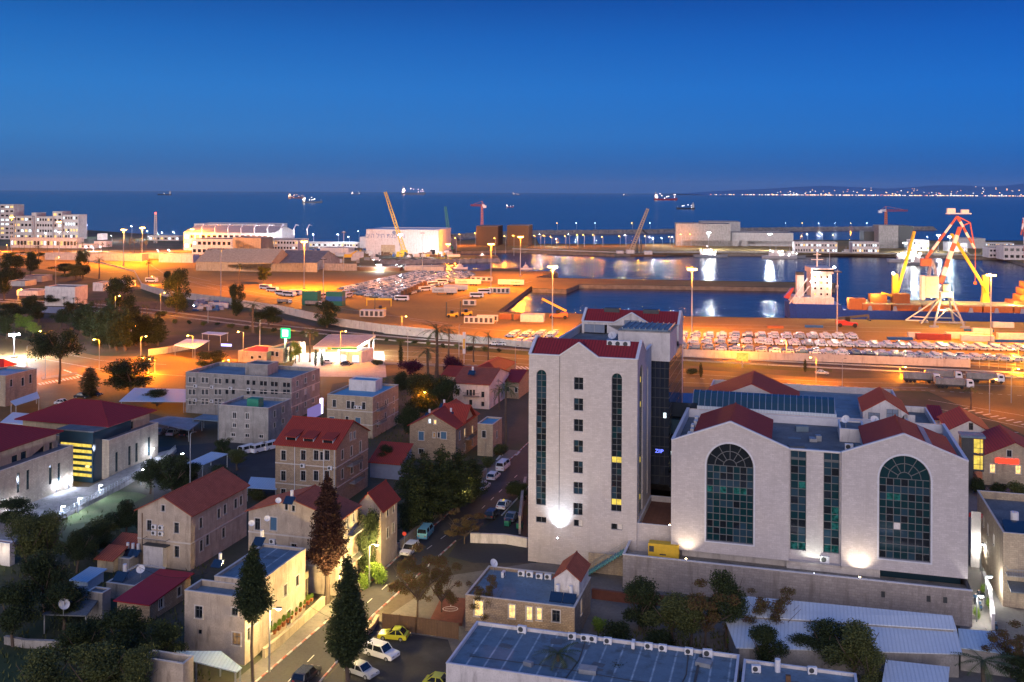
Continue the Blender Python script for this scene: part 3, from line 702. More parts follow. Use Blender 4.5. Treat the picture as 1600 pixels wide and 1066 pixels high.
for k, (s, z, w, h) in enumerate(sq):
    gridwin(tw, (0, 0, 0), s - w / 2, s + w / 2, z, z + h, 2, 2 if h > 1.6 else 1, False, 0, lambda i, j, r, k=k: (7 if k in (7, 9) and i == 1 else r.choice((0, 0, 1))), seed=k, depth=.28, bar=.09)
gridwin(tw, (TW, 0, 0), sd0, sd1, sz0, sz1, 4, 22, True, pi / 2, lambda i, j, r: r.choice((0, 0, 1, 2)) if r.random() > .04 else 5, seed=9, depth=.25)
gridwin(tw, (TW, 0, 0), 10.8, 12.4, sz0 + 1, sz1 - 1.5, 1, 20, True, pi / 2, lambda i, j, r: r.choice((0, 0, 1)), seed=10, depth=.25)
rb = MB(); zr = TH - .15
rb.prism([(.35, zr), (rd, zr + rz_), (2 * rd, zr), (2 * rd, zr - .2), (rd, zr + rz_ - .25), (.35, zr - .25)], 'x', .4, TW - .4)
gp = [(g0 + .1, zr), (pk[0], zr + 2.2), (g1 - .1, zr)]
rb.prism([(g0 + .1, zr - .3), (pk[0], zr + 2.2), (g1 - .1, zr - .3)], 'y', .35, rd - .2)
D('maroon', M_bands('maroon_roof_tiles', (.27, .025, .03), (.14, .014, .018), 0, .5, .3, .7, bump=.5, var=.2))
rb.build('roof', MAT['maroon'], tw, recalc=True)
rb = MB(); rb.box(.3, TW - .3, 2 * rd - .1, 46.2, TH - 2.4, TH - 1.6)
for y_ in (18, 27): rb.box(TW * .45, TW * .45 + 1.0, y_ - 4, y_ + 8, TH - 1.6, TH - .9, 1)
rb.build('flat_roof', [MAT['bitumen'], MAT['metal']], tw)
rb = MB()
rb.box(.1, .4, 2 * rd, 46.2, TH - 1.6, TH - .3); rb.box(0, .5, 2 * rd, 46.2, TH - .3, TH - .15, 1)
rb.build('parapet', [MAT['jstone'], MAT['coping']], tw)
BH = TH + .8; bx0, bx1 = 1.0, TW + 2.4; by = 38.5
mb = MB()
bw = bx1 - bx0; gm = bw * .52
mb.wall([(0, TH - 2.4), (bw, TH - 2.4), (bw, BH), (gm + 3.6, BH), (gm, BH + 2.1), (gm - 3.6, BH), (0, BH)], [rect(2.6, TH - 1.4, 4.2, 1.7), rect(7.2, TH - 1.4, 4, 1.7), rect(gm, TH - 1.4, 3, 2.8), rect(gm + 5.8, TH - 1.4, 4, 1.7)], (bx0, by, 0), (1, 0, 0), (0, -1, 0), .3)
mb.wall([(0, 0), (8, 0), (8, BH), (4, BH + 2.3), (0, BH)], [], (bx1, by, 0), (0, 1, 0), (1, 0, 0))
mb.wall([(0, 0), (8, 0), (8, BH), (4, BH + 2.3), (0, BH)], [], (bx0, by, 0), (0, 1, 0), (-1, 0, 0))
mb.wall([(0, 0), (bw, 0), (bw, BH), (0, BH)], [], (bx1, by + 8, 0), (-1, 0, 0), (0, 1, 0))
for x in (bx0 + .1, bx1 - .1):
    for a_, b_ in (((0, BH), (4, BH + 2.3)), ((4, BH + 2.3), (8, BH))): mb.bar((x, by + a_[0], a_[1] + .08), (x, by + b_[0], b_[1] + .08), .5, .2, 1)
for a_, b_ in (((0, BH), (gm - 3.6, BH)), ((gm - 3.6, BH), (gm, BH + 2.1)), ((gm, BH + 2.1), (gm + 3.6, BH)), ((gm + 3.6, BH), (bw, BH))): mb.bar((bx0 + a_[0], by, a_[1] + .08), (bx0 + b_[0], by, b_[1] + .08), .5, .2, 1)
mb.build('rear_wall', [MAT['plasterw'], MAT['coping']], tw)
D('louvre', M_bands('grey_louvre', (.26, .31, .4), (.16, .2, .27), 2, .18, .3, .6, bump=.4))
for (s, w, h) in ((2.6, 4.2, 1.7), (7.2, 4, 1.7), (gm, 3, 2.8), (gm + 5.8, 4, 1.7)):
    mb = MB(); mb.box(bx0 + s - w / 2 + .04, bx0 + s + w / 2 - .04, by + .12, by + .2, TH - 1.36, TH - 1.44 + h); mb.box(bx0 + s - .05, bx0 + s + .05, by + .08, by + .12, TH - 1.36, TH - 1.44 + h, 1)
    mb.build('louvre', [MAT['louvre'], MAT['metal']], tw)
rb = MB(); z_ = BH - .1
rb.prism([(by + .3, z_), (by + 4, z_ + 2.3), (by + 7.8, z_), (by + 7.8, z_ - .2), (by + 4, z_ + 2.1), (by + .3, z_ - .2)], 'x', bx0 + .4, bx1 - .4)
rb.prism([(bx0 + gm - 3.5, z_ - .3), (bx0 + gm, z_ + 2.0), (bx0 + gm + 3.5, z_ - .3)], 'y', by + .3, by + 7.5)
rb.build('rear_roof', MAT['maroon'], tw, recalc=True)
for x in (bx0 + 5.6, bx1 - 6): mb = MB(); mb.box(x - 1.6, x + 1.6, by + 3.2, by + 4.9, BH + 1.3, BH + 2.5); mb.build('roof_hatch', MAT['darkmetal'], tw)
gx0, gx1 = TW - 1.2, TW + 3.0; gy0, gy1 = FD + 1.5, 39
mb = MB(); mb.box(gx0, gx1, gy0, gy1, 9.5, TH - 2.9)
mb.build('glass_core', MAT['curtain'], tw)
mb = MB(); z = 11.0
while z < TH - 3:
    mb.box(gx0 - .02, gx1 + .05, gy0 - .05, gy0 - .003, z, z + .12); mb.box(gx1 + .003, gx1 + .05, gy0, gy1, z, z + .12); z += 1.75
for i in range(1, 5): mb.box(gx0 + i * .85, gx0 + i * .85 + .06, gy0 - .04, gy0 - .002, 9.5, TH - 3)
for i in range(1, 14): mb.box(gx1 + .002, gx1 + .04, gy0 + i * 1.55, gy0 + i * 1.55 + .06, 9.5, TH - 3)
mb.build('glazing_bars', MAT['darkframe'], tw)
for (x, y, z, w) in ((gx1 + .052, gy0 + 3, 14.4, 1.1), (gx1 + .052, gy0 + 7, 17.9, .8), (gx0 + 3.2, gy0 - .06, 21.5, .5)): mb = MB(); mb.box(x - .01 if x > gx1 else x, x + .002 if x > gx1 else x + w, y, y + (w if x > gx1 else .01), z, z + .9); mb.build('lit_pane', MAT['coollit'], tw)
mb = MB(); mb.box(TW - 6.2, gx1 + .15, FD + 1.2, FD + 12, TH - 3.0, TH + 2.1); mb.box(TW - 6.3, gx1 + .25, FD + 1.1, FD + 12.1, TH + 2.1, TH + 2.3, 1)
mb.build('penthouse', [MAT['plasterw'], MAT['conc']], tw)
mb = MB(); mb.box(TW - 5.6, gx1 - .3, FD + 1.9, FD + 11.5, TH + 2.3, TH + 2.5)
for i in range(9): mb.box(TW - 5.6 + i * 1.05, TW - 5.5 + i * 1.05, FD + 1.9, FD + 11.5, TH + 2.5, TH + 2.75, 1)
mb.build('penthouse_roof', [MAT['bitblue'], MAT['metal']], tw)
mb = MB()
for k in range(5):
    mb.box(gx1 + .01, gx1 + 4.6 + k * .25, gy0 + 4 - k * .9, gy0 + 13, 21 - k * 3.0, 23.6 - k * 3.0, k % 2)
mb.build('glass_link', [MAT['curtain'], MAT['glassb']], tw)
ct = bld('court_block', 'low stone block with a brown tiled terrace between the tower and the annex', 'building', T0 + e1 * (TW + .01) + e2 * .3, 7.5, 15.5, ZAT(T0 + e1 * 20, 829), 'flat', wall='jstone', rmat='paver', par=.9)
A1 = G(1518, 980) + e2 * 3.2
AW = -TOX(A1, 1051, GA); A0 = A1 - e1 * AW
af = lambda px, py, d=0: FS(A0, GA, px, py, d)
an = empty('gabled_annex', A0, GA, 'wide pale stone annex with two gables and two big arched glass windows', 'building')
AE = ZAT(A1, 722); AB = ZAT(A1, 905)
x1, x2 = af(1235, 800)[0], af(1317, 800)[0]
p1, p2 = af(1143, 660), af(1414, 679)
AD = 24.5; rc = 1.0
def asp(x0, y0, x1_, y1, d=0):
    a_, b_ = af(x0, y0, d), af(x1_, y1, d); return a_[0], b_[0], b_[1], a_[1]
w1_, w2_ = asp(1106, 691, 1179.5, 852), asp(1376, 709.5, 1456.5, 880)
q1_, q2_ = asp(1236, 704, 1261, 861, rc), asp(1290, 707.5, 1315, 866, rc)
mb = MB()
ar = lambda q: arch((q[0] + q[1]) / 2, q[2], q[1] - q[0], q[3] - q[2], 18)
mb.wall([(0, AB), (x1, AB), (x1, AE), (p1[0], p1[1]), (0, AE)], [ar(w1_)], (0, 0, 0), (1, 0, 0), (0, -1, 0), .5)
mb.wall([(x2, AB), (AW, AB), (AW, AE), (p2[0], p2[1]), (x2, AE)], [ar(w2_)], (0, 0, 0), (1, 0, 0), (0, -1, 0), .5)
mb.wall([(x1, AB - 1), (x2, AB - 1), (x2, AE - .3), (x1, AE - .3)], [rect((q1_[0] + q1_[1]) / 2 + .1, q1_[2], q1_[1] - q1_[0], q1_[3] - q1_[2]), rect((q2_[0] + q2_[1]) / 2 - .1, q2_[2], q2_[1] - q2_[0], q2_[3] - q2_[2])], (0, rc, 0), (1, 0, 0), (0, -1, 0), .4)
for x, s in ((x1, 1), (x2, -1)): mb.wall([(0, AB - .5), (rc, AB - .5), (rc, AE), (0, AE)], [], (x, 0, 0), (0, 1, 0), (s, 0, 0))
mb.wall([(0, AB), (AD, AB), (AD, AE), (0, AE)], [], (0, 0, 0), (0, 1, 0), (-1, 0, 0)); mb.wall([(0, 0), (AD, 0), (AD, AE), (0, AE)], [], (AW, 0, 0), (0, 1, 0), (1, 0, 0))
mb.wall([(0, 0), (AW, 0), (AW, AE), (0, AE)], [], (AW, AD, 0), (-1, 0, 0), (0, 1, 0))
mb.add([(0, 0, AB), (AW, 0, AB), (AW, AD, AB), (0, AD, AB)], [(3, 2, 1, 0)])
mb.box(1.5, x1 - .3, 2.2, AD, 0, AB - .01, 3); mb.box(x1 - .3, AW - 12, 1.2, AD, 0, AB - .02, 3)
mb.box(AW - 12, AW - .6, 2.6, AD, 0, AB - .03, 4)
for (a_, b_) in (((0, AE), p1), (p1, (x1, AE)), ((x2, AE), p2), (p2, (AW, AE))): mb.bar((a_[0], .12, a_[1] + .08), (b_[0], .12, b_[1] + .08), .55, .2, 1)
mb.bar((x1, rc + .1, AE - .22), (x2, rc + .1, AE - .22), .5, .2, 1)
for x in (.15, AW - .15): mb.box(x - .25, x + .25, .4, AD, AE, AE + .15, 1); mb.box(x - .15, x + .15, .3, AD, AE - 1.6, AE, 1)
mb.box(.3, AW - .3, AD - .3, AD, AE - 1.6, AE - .2, 1)
for q in (w1_, w2_):   # raised surround of the arch
    r = (q[1] - q[0]) / 2 + .14; c_ = (q[0] + q[1]) / 2; zc = q[3] - (q[1] - q[0]) / 2
    for k in range(20): mb.bar((c_ + r * cos(pi * k / 20), -.03, zc + r * sin(pi * k / 20)), (c_ + r * cos(pi * (k + 1) / 20), -.03, zc + r * sin(pi * (k + 1) / 20)), .09, .26, 1)
    for x in (c_ - r, c_ + r): mb.box(x - .13, x + .13, -.07, -.002, q[2], zc, 1)
    mb.box(c_ - r - .13, c_ + r + .13, -.1, -.003, q[2] - .22, q[2], 1)
mb.build('wall', [MAT['jstone'], MAT['coping'], MAT['darkframe'], MAT['plasterw'], MAT['glassb']], an)
def bigpane(i, j, r):
    if j in (7,) and r.random() < .75: return 3
    if j in (3, 6) or r.random() < .22: return 2
    return r.choice((0, 0, 0, 1, 1, 2))
def bigpane2(i, j, r):
    if i == 2 and j == 4: return 7
    if i in (1, 2) and j == 8: return 3
    if j in (1, 4, 7) or r.random() < .3: return 2
    return r.choice((0, 0, 1, 1, 2))
gridwin(an, (0, 0, 0), *w1_, 7, 11, True, 0, bigpane, fan=1, seed=21, name='arched_window', depth=.42, bar=.1)
gridwin(an, (0, 0, 0), *w2_, 7, 11, True, 0, bigpane2, fan=1, seed=22, name='arched_window', depth=.42, bar=.1)
for q, sh, sd in ((q1_, .1, 31), (q2_, -.1, 32)):
    gridwin(an, (0, rc, 0), q[0] + sh, q[1] + sh, q[2], q[3], 2, 13, False, 0, lambda i, j, r: 3 if r.random() < .06 or (j == 0) else (2 if j in (4, 8) else r.choice((0, 1, 1, 2))), seed=sd, name='strip_window', depth=.34, bar=.1)
rb = MB(); rb.box(.3, AW - .3, .3 + rc, AD - .3, AE - 1.9, AE - 1.5); rb.build('flat_roof', MAT['bitumen'], an)
def gab_roof(p, sl_l, sl_r, dl, name='red_roof'):
    rb = MB(); k = (p[1] - AE) / p1[0] if p is p1 else (p[1] - AE) / (AW - p2[0])
    zl, zr2 = p[1] - k * sl_l, p[1] - k * sl_r; x, z = p
    rb.prism([(x - sl_l, zl + .02), (x, z + .02), (x + sl_r, zr2 + .02), (x + sl_r, zr2 - .3), (x, z - .3), (x - sl_l, zl - .3)], 'y', .42, dl)
    rb.tube([(x, .42, z + .05), (x, dl, z + .05)], .14, 6)
    rb.build(name, MAT['tiley'], an, recalc=True)
    wb = MB(); wb.prism([(x - sl_l + .25, zl - .31), (x, z - .31), (x + sl_r - .25, zr2 - .31), (x + sl_r - .25, AE - 1.5), (x - sl_l + .25, AE - 1.5)], 'y', .45, dl - .3)
    wb.build('attic_wall', MAT['plasterw'], an, recalc=True)
gab_roof(p1, p1[0] - af(1084, 677)[0], 6.2, 14.6)
gab_roof(p2, 5.6, 7.6, 13.2)
mb = MB(); k = (p2[1] - AE) / (AW - p2[0])
for xx, ww in ((p2[0] + 3.2, .9),): mb.prism([(xx, p2[1] - k * 3.2 + .12), (xx + ww, p2[1] - k * (3.2 + ww) + .12), (xx + ww, p2[1] - k * (3.2 + ww)), (xx, p2[1] - k * 3.2)], 'y', 1, 12.6)
mb.build('skylight_strip', MAT['bitblue'], an, recalc=True)
sk = empty('long_skylight', W2(an, 0, 25.2, 0), GA, 'long dark glass skylight on a white louvred base behind the annex gables', 'skylight')
s0 = af(1081, 630, 25)[0]; s1 = af(1309, 645, 25)[0]
mb = MB(); mb.box(s0, s1, 0, 3.4, AE - 2, AE + .4); mb.build('base', MAT['whitesheet'], sk)
mb = MB(); zb = AE + .4; mb.prism([(.3, zb), (.9, zb + 1.2), (2.2, zb + 2.1), (3.2, zb + 2.3), (3.4, zb)], 'x', s0 + .3, s1 - .3); mb.build('glass', MAT['glassb'], sk, recalc=True)
mb = MB()
for i in range(24):
    x = s0 + .3 + (s1 - s0 - .6) * i / 23
    for a_, b_ in (((.26, zb), (.86, zb + 1.24)), ((.86, zb + 1.24), (2.2, zb + 2.15)), ((2.2, zb + 2.15), (3.2, zb + 2.35))): mb.bar((x, a_[0], a_[1]), (x, b_[0], b_[1]), .1, .08)
mb.build('rib', MAT['steelblue'], sk)
rear = bld('rear_hall', 'flat roofed rear wing of the stone annex behind the long skylight', 'building', W2(an, 2, 29, 0), 36, 30, AE - 2.2, 'flat', wall='jstone', rmat='bitblue', par=1.2)
P = W2(an, 0, 33, 0)
sA_ = FS(A0, GA, 1103, 600, 36)[0]; sB_ = FS(A0, GA, 1250, 600, 36)[0]
bld('roof_pavilion', 'stone gabled roof room with red tiles and a lit arched window behind the skylight', 'building', W2(an, sA_, 36, 0), sB_ - sA_, 14, AE - .8, 'gy', 3.6, 'jstone', wins=[('F', 3, AE - 2.2, 2.2, 1.2, 'bare:coollit')], z0=AE - 2.4, ov=.2)
sA_ = FS(A0, GA, 1350, 600, 32)[0]; sB_ = FS(A0, GA, 1420, 600, 32)[0]
gv = bld('roof_pavilion', 'white gabled roof room with grey louvred panels and a grey striped red roof', 'building', W2(an, sA_, 32, 0), sB_ - sA_, 12, AE - .2, 'gy', 2.3, 'plasterw', z0=AE - 2.5, ov=.2,
         wins=[('F', 1.9, AE - 1.9, 2, 1.6, 'bare:louvre'), ('F', 5, AE - 1.9, 2, 2.4, 'bare:louvre'), ('F', 7.9, AE - 1.9, 1.8, 1.6, 'bare:louvre')])
lw = bld('side_wing', 'lower white walled wing with dark flat roof beyond the right end of the annex', 'building', W2(an, AW - 9, 25, 0), 9, 24, AE - 3.2, 'flat', wall='plasterw', rmat='bitumen', par=1.0)
sA_ = FS(A0, GA, 1314, 660, 13)[0]; sB_ = FS(A0, GA, 1353, 660, 13)[0]
bld('roof_room', 'small white box room with dark flat lid on the annex roof between the gables', 'building', W2(an, sA_, 13.4, 0), sB_ - sA_, 6.5, AE + .4, 'flat', wall='plasterw', rmat='bitumen', z0=AE - 1.9, par=.2)
PL1 = G(1519, 980); PLW = -TOX(PL1, 976, GA); PL0 = PL1 - e1 * PLW
PZ = ZAT(PL1, 924)
pl = empty('retaining_wall', PL0, GA, 'long pale stone retaining wall with small dark vents below the annex', 'wall')
mb = MB(); vents = []
for px_, py_ in ((1246, 903), (1383, 929), (1454, 936), (1480, 938), (1100, 893), (1152, 898)):
    s, z = FS(PL0, GA, px_, py_); vents.append((s, z))
mb.wall([(0, 0), (PLW, 0), (PLW, PZ), (0, PZ)], [rect(s, z - .45, .55, .9) for s, z in vents[1:4]], (0, 0, 0), (1, 0, 0), (0, -1, 0), .25)
mb.wall([(0, 0), (6.5, 0), (6.5, PZ), (0, PZ)], [], (0, 0, 0), (0, 1, 0), (-1, 0, 0)); mb.wall([(0, 0), (27, 0), (27, PZ), (0, PZ)], [], (PLW, 0, 0), (0, 1, 0), (1, 0, 0))
mb.box(-.08, PLW + .08, -.08, .34, PZ, PZ + .12, 1); mb.box(.02, PLW - .02, .25, .33, PZ - 1, PZ)
mb.box(-.08, .3, .34, 6.4, PZ, PZ + .12, 1)
mb.build('wall', [MAT['jstone2'], MAT['coping']], pl)
mb = MB(); mb.box(.02, PLW - .02, .34, 5.0, PZ - 1.3, PZ - 1.0); mb.build('terrace', MAT['conc'], pl)
mb = MB()
for s, z in vents[1:4]: mb.box(s - .26, s + .26, .1, .16, z - .44, z + .44)
mb.build('vent', MAT['darkmetal'], pl)
def B(name, label, cat, px, py, rpx, tpy, bx, roof='flat', rh=2.5, wall='ostone', rmat=None, F_=(), R_=(), L_=(), extra=(), **kw):
    "building from photo pixels: front-left base, right column, eave row, column of the far corner; windows as (px, sill row, w, h, style)"
    P, W, H = fit(px, py, rpx, tpy); e_, q_ = DIR(GA)
    if isinstance(bx, tuple): D_ = bx[0]
    else:
        D_ = TOX(P + e_ * W, bx, GA + pi / 2) if bx > rpx else TOX(P, bx, GA + pi / 2)
    wins = []
    for f, L, c0, a_, lst in (('F', W, P, GA, F_), ('R', D_, P + e_ * W, GA + pi / 2, R_), ('L', D_, P + q_ * D_, GA - pi / 2, L_)):
        for (x, y, w, h, st) in lst:
            s, z = FS(c0, a_, x, y)
            s = min(max(s, w / 2 + .25), L - w / 2 - .25); top = H + (rh * .9 if (roof == 'gy' and f == 'F') or (roof == 'gx' and f in 'LR') else 0)
            z = max(.2, min(z, top - h - .2))
            if L < w + .5: continue
            if any(w_[0] == f and abs(w_[1] - s) < (w_[3] + w) / 2 + .2 and abs(w_[2] + w_[4] / 2 - z - h / 2) < (w_[4] + h) / 2 + .15 for w_ in wins): continue
            if z + h > H and roof in ('gx', 'gy') and abs(s - L / 2) > (L / 2) * (1 - (z + h - H) / rh) - w / 2 - .2: continue
            wins.append((f, s, z, w, h, st))
    r = bld(name, label, cat, P, W, D_, H, roof, rh, wall, rmat, wins + list(extra), **kw)
    return r
def rows(xs, ys, w, h, st): return [(x, y + (x - xs[0]) * .06, w, h, st) for y in ys for x in xs]
V = 'village houses with red roofs'
h1 = B('stone_house', 'three storey rubble stone house with three long dormers in its red roof', 'house', 430, 785, 527, 693, 577, 'gx', 3.6, 'ostone',
       F_=[(x, y, 1.0, 1.9, 'plain') for y in (719, 751, 779) for x in (445, 476, 496, 513)] + [(504.5, 719, .6, 1.6, 'plain')],
       R_=[(537, 718, 1, 1.9, 'plain'), (551, 712, 1, 1.9, 'plain'), (565, 706, 1, 2.2, 'plain'), (537, 748, 1, 1.9, 'plain'), (552, 740, 1, 1.9, 'plain'), (566, 734, 1, 1.9, 'plain'), (556, 686, .9, 1.5, 'white'), (550, 688, .9, 1.5, 'white')], band=(3.9, 7.9))
W1, D1, H1 = h1['_W'], h1['_D'], h1['_H']
for i, x in enumerate((1.8, 5.6, 9.8)):
    d = MB(); yy = 1.0; zb = H1 + 3.6 * (yy / (D1 / 2))
    d.box(x, x + 2.2, yy, yy + .1, zb, zb + .95, 1); d.box(x + .1, x + 2.1, yy - .02, yy - .004, zb + .15, zb + .8, 2)
    y2 = D1 / 2 * (zb + 1.3 - H1) / 3.6 + .8
    d.prism([(yy - .5, zb + .82), (y2, zb + 1.55), (y2, zb + 1.7), (yy - .5, zb + .98)], 'x', x - .25, x + 2.45)
    d.add([(x, yy, zb), (x, y2, zb + 1.5), (x, yy, zb + .95)], [(0, 1, 2)], 1); d.add([(x + 2.2, yy, zb), (x + 2.2, yy, zb + .95), (x + 2.2, y2, zb + 1.5)], [(0, 1, 2)], 1)
    d.build('dormer', [MAT['tilex'], MAT['winwhite'], MAT['glass']], h1)
def balcony(root, x0, x1, y, z, dep=1.1, mats=('conc', 'darkframe'), face='F', D_=0):
    b = MB()
    if face == 'F': bx = lambda a, b_, c, d_, e, f, m: b.box(a, b_, c, d_, e, f, m)
    else: bx = lambda a, b_, c, d_, e, f, m: b.box(D_ - d_, D_ - c, a, b_, e, f, m)
    bx(x0, x1, y - dep, y - .01, z - .15, z, 0)
    for a_ in (x0, x1 - .06): bx(a_, a_ + .06, y - dep, y - .02, z + .9, z + .96, 1)
    bx(x0 + .06, x1 - .06, y - dep, y - dep + .06, z + .9, z + .96, 1)
    n = int((x1 - x0) / .22)
    for i in range(n + 1):
        xx = x0 + .02 + (x1 - x0 - .08) * i / n; bx(xx, xx + .035, y - dep + .01, y - dep + .045, z, z + .9, 1)
    return b.build('balcony', [MAT[m] for m in mats], root)
balcony(h1, 5, 10, 0, 6.9, 1.3, face='R', D_=W1); balcony(h1, 6, 11, 0, 3.2, 1.3, face='R', D_=W1)
p = MB()
for x in (4.3, W1 - 2.6, W1 - .3): p.tube([(x, -.12, .2), (x, -.12, H1 - .3)], .07, 6)
p.build('drainpipe', MAT['white'], h1)
h2 = B('gabled_house', 'tall pale two storey house with four air conditioners above a black balcony in its gable', 'house', 215, 882, 300.5, 796, 388, 'gy', 2.5, 'plaster', 'tileoy',
       F_=[(257.5, 799, .6, 1.0, 'plain'), (236, 829, .85, 1.7, 'plain'), (278.6, 833, .85, 1.7, 'plain'), (279, 870.6, .85, 1.8, 'plain'), (248, 871, .8, 1.3, 'bare')],
       R_=[(316.5, 825, .9, 1.7, 'plain'), (344.6, 809.7, .9, 1.6, 'plain'), (354, 803, .9, 1.6, 'plain'), (370.6, 794, .9, 1.6, 'plain'), (379, 789, .9, 1.6, 'plain'), (317.4, 861, .9, 1.8, 'plain'), (327, 851.6, .9, 1.7, 'plain'), (352, 840, .9, 1.7, 'plain')], band=(4.4,))
balcony(h2, 1.8, 6.2, 0, 3.9, 1.2, ('darkmetal', 'darkframe'))
m_ = MB(); m_.box(1.9, 5.6, -1.1, -.01, .1, 3.74); m_.build('lower_porch', MAT['plasterw'], h2)
p = MB(); p.tube([(.9, -.1, .2), (.9, -.1, 8.6)], .06, 6); p.build('drainpipe', MAT['rust'], h2)
h3 = B('street_house', 'wide plaster house with orange tiled gable behind the brown cypress', 'house', 388, 914, 531, 798, 562, 'gy', 2.4, 'plaster', 'tileoy',
       F_=[(430, 828.7, 1.1, 2.0, 'shut'), (450, 797, .5, .9, 'plain'), (461, 799, .5, .9, 'plain'), (430, 866, 1.0, 2.0, 'plain'), (405, 828, .9, 1.8, 'plain'), (505, 826, .9, 1.8, 'plain'), (405, 868, .9, 1.8, 'plain'), (462, 868, .9, 1.8, 'plain'), (518, 892, .9, 1.8, 'plain:warmdim')],
       R_=[(537, 814, .9, 1.9, 'white'), (546, 808, 1.0, 2.2, 'white'), (555, 803, .9, 1.9, 'white'), (538, 850, .9, 1.8, 'plain'), (547, 846, .9, 1.8, 'plain'), (540, 890, 1, 2, 'plain')], band=(4.2, 8.4))
balcony(h3, 3, 8, 0, 8.3, 1.2, face='R', D_=h3['_W']); balcony(h3, 3, 9, 0, 4.2, 1.2, face='R', D_=h3['_W'])
h4 = B('small_gabled_house', 'narrow gabled house with deep red roof beside the dark row of pines', 'house', 556, 888, 598, 792, 623, 'gy', 2.4, 'plaster', 'tiley',
       F_=[(577, 820, .8, 1.5, 'plain'), (577, 855, .8, 1.5, 'plain'), (590, 858, .7, 1.4, 'plain')], R_=[(608, 806, .8, 1.6, 'plain'), (617, 800, .8, 1.6, 'plain'), (608, 840, .8, 1.6, 'plain'), (617, 832, .8, 1.6, 'plain')])
h5 = B('corner_house', 'cream flat roofed corner house with red awnings on the lit street', 'house', 288, 1026, 386, 931, 410, 'flat', 0, 'plaster', 'bitblue',
       F_=[(314, 966, 1.1, 1.6, 'plain'), (370, 962, .9, 1.0, 'plain'), (316, 991, .5, .6, 'bare'), (373, 1008, 1.2, 1.6, 'plain:warmdim')], R_=[(392, 1000, .8, 1.6, 'plain'), (402, 975, .8, 1.6, 'plain')], par=.7)
bld('', None, None, None, h5['_W'] - 2.1, 13, h5['_H'] + 1.0, 'flat', 0, 'plaster', 'seamroof', root=h5, off=(2, h5['_D'] + .02), par=.35,
    wins=[('R', 3, 4.9, .9, 1.5, 'plain'), ('R', 7, 4.9, .9, 1.5, 'plain:warmdim'), ('R', 10.5, 4.9, .9, 1.5, 'plain'), ('R', 3, 1.2, .9, 1.8, 'plain'), ('R', 8, .3, 1.1, 2.1, 'plain')])
bld('', None, None, None, 4.6, 5.0, h5['_H'] + 2.8, 'flat', 0, 'plasterw', 'bitblue', root=h5, off=(2.2, h5['_D'] + 13.1), par=.3)
y0 = h5['_D'] + 4; W5 = h5['_W']
c5 = h5.location + DIR(GA)[0] * W5; yA, yB = TOX(c5, 434, GA + pi / 2), TOX(c5, 466, GA + pi / 2)
aw = MB(); aw.prism([(W5 - .05, 7.4), (W5 + 2.6, 6.2), (W5 + 2.6, 6.32), (W5 - .05, 7.55)], 'y', yA, yB); aw.build('awning', MAT['tiley'], h5)
aw = MB(); aw.prism([(W5 - .05, 4.8), (W5 + 1.9, 4.1), (W5 + 1.9, 4.2), (W5 - .05, 4.92)], 'y', TOX(c5, 412, GA + pi / 2), TOX(c5, 426, GA + pi / 2)); aw.build('awning', MAT['tiley'], h5)
pc = MB(); pc.box(W5, W5 + 2.2, yA + .2, yB - .2, 3.1, 3.35); pc.box(W5 + 2.05, W5 + 2.2, yA + .2, yB - .2, 3.35, 4.2)
for yy in (yA + .3, (yA + yB) / 2, yB - .5): pc.box(W5 + 2.02, W5 + 2.16, yy, yy + .14, 0, 3.1); pc.box(W5 + 2.04, W5 + 2.14, yy, yy + .1, 4.2, 5.6)
pc.build('porch', MAT['plastery'], h5)
h6 = B('stone_cottage', 'low stone cottage with a plain crimson metal roof', 'house', 183, 966, 237, 938, 301, 'shed', .5, 'ostone', 'redmetal', F_=[(210, 962, 1.2, 1.0, 'white')], R_=[(255, 938, 1.1, 1.4, 'white'), (283, 922, .9, 1.3, 'plain')])
B('garden_shed', 'small grey block outbuilding left of the crimson roofed cottage', 'shed', 136, 966, 163, 926, 176, 'flat', 0, 'conc', 'bitumen', F_=[(149, 946, .8, .5, 'bare')], par=.15)
B('grey_outbuilding', 'flat grey roofed outbuilding running behind the crimson cottage', 'shed', 166, 934, 214, 912, 262, 'flat', 0, 'conc', 'bitumen', par=.15)
B('tin_shed', 'small pale blue tin roofed shed among dark trees', 'shed', 114, 920, 140, 906, 165, 'shed', .3, 'bluesheet', 'bluesheet')
B('red_tiled_shed', 'low shed with orange tiled roof left of the pale gabled house', 'shed', 176, 866, 214, 851, 228, 'shed', .8, 'plaster', 'tileox')
B('red_tiled_shed', 'smaller lean-to with orange tiles and a yellowish wall beside the solar heaters', 'shed', 152, 892, 180, 872, 198, 'shed', .8, 'plastery', 'tileox')
B('lean_to', 'low lean-to with solar heaters at the foot of the pale gabled house', 'shed', 176, 890, 205, 872, 222, 'flat', 0, 'conc', 'bitblue', par=.1)
def canopy(name, label, cat, pts, z, th, mat, legs=True, legmat='metal', group=None, slope=0.0):
    "flat roof on posts: outline given in photo pixels at roof height z"
    w = [G(x, y, z) for x, y in pts]; c = sum(w, Vector()) / len(w); c.z = 0
    r = empty(name, c, 0, label, cat, group); mb = MB(); q = [(v.x - c.x, v.y - c.y) for v in w]
    mb.poly(q, z - th, z); mb.build('roof', MAT[mat], r)
    if legs:
        for x, y in q[:8]:
            m2 = MB(); m2.box(x * .94 - .08, x * .94 + .08, y * .94 - .08, y * .94 + .08, 0, z - th - .004); m2.build('post', MAT[legmat], r)
    return r
canopy('yard_canopy', 'broad dark flat canopy over a cluttered yard left of the crimson cottage', 'canopy', [(66, 960), (135, 962), (168, 918), (120, 915)], 2.8, .15, 'bitumen')
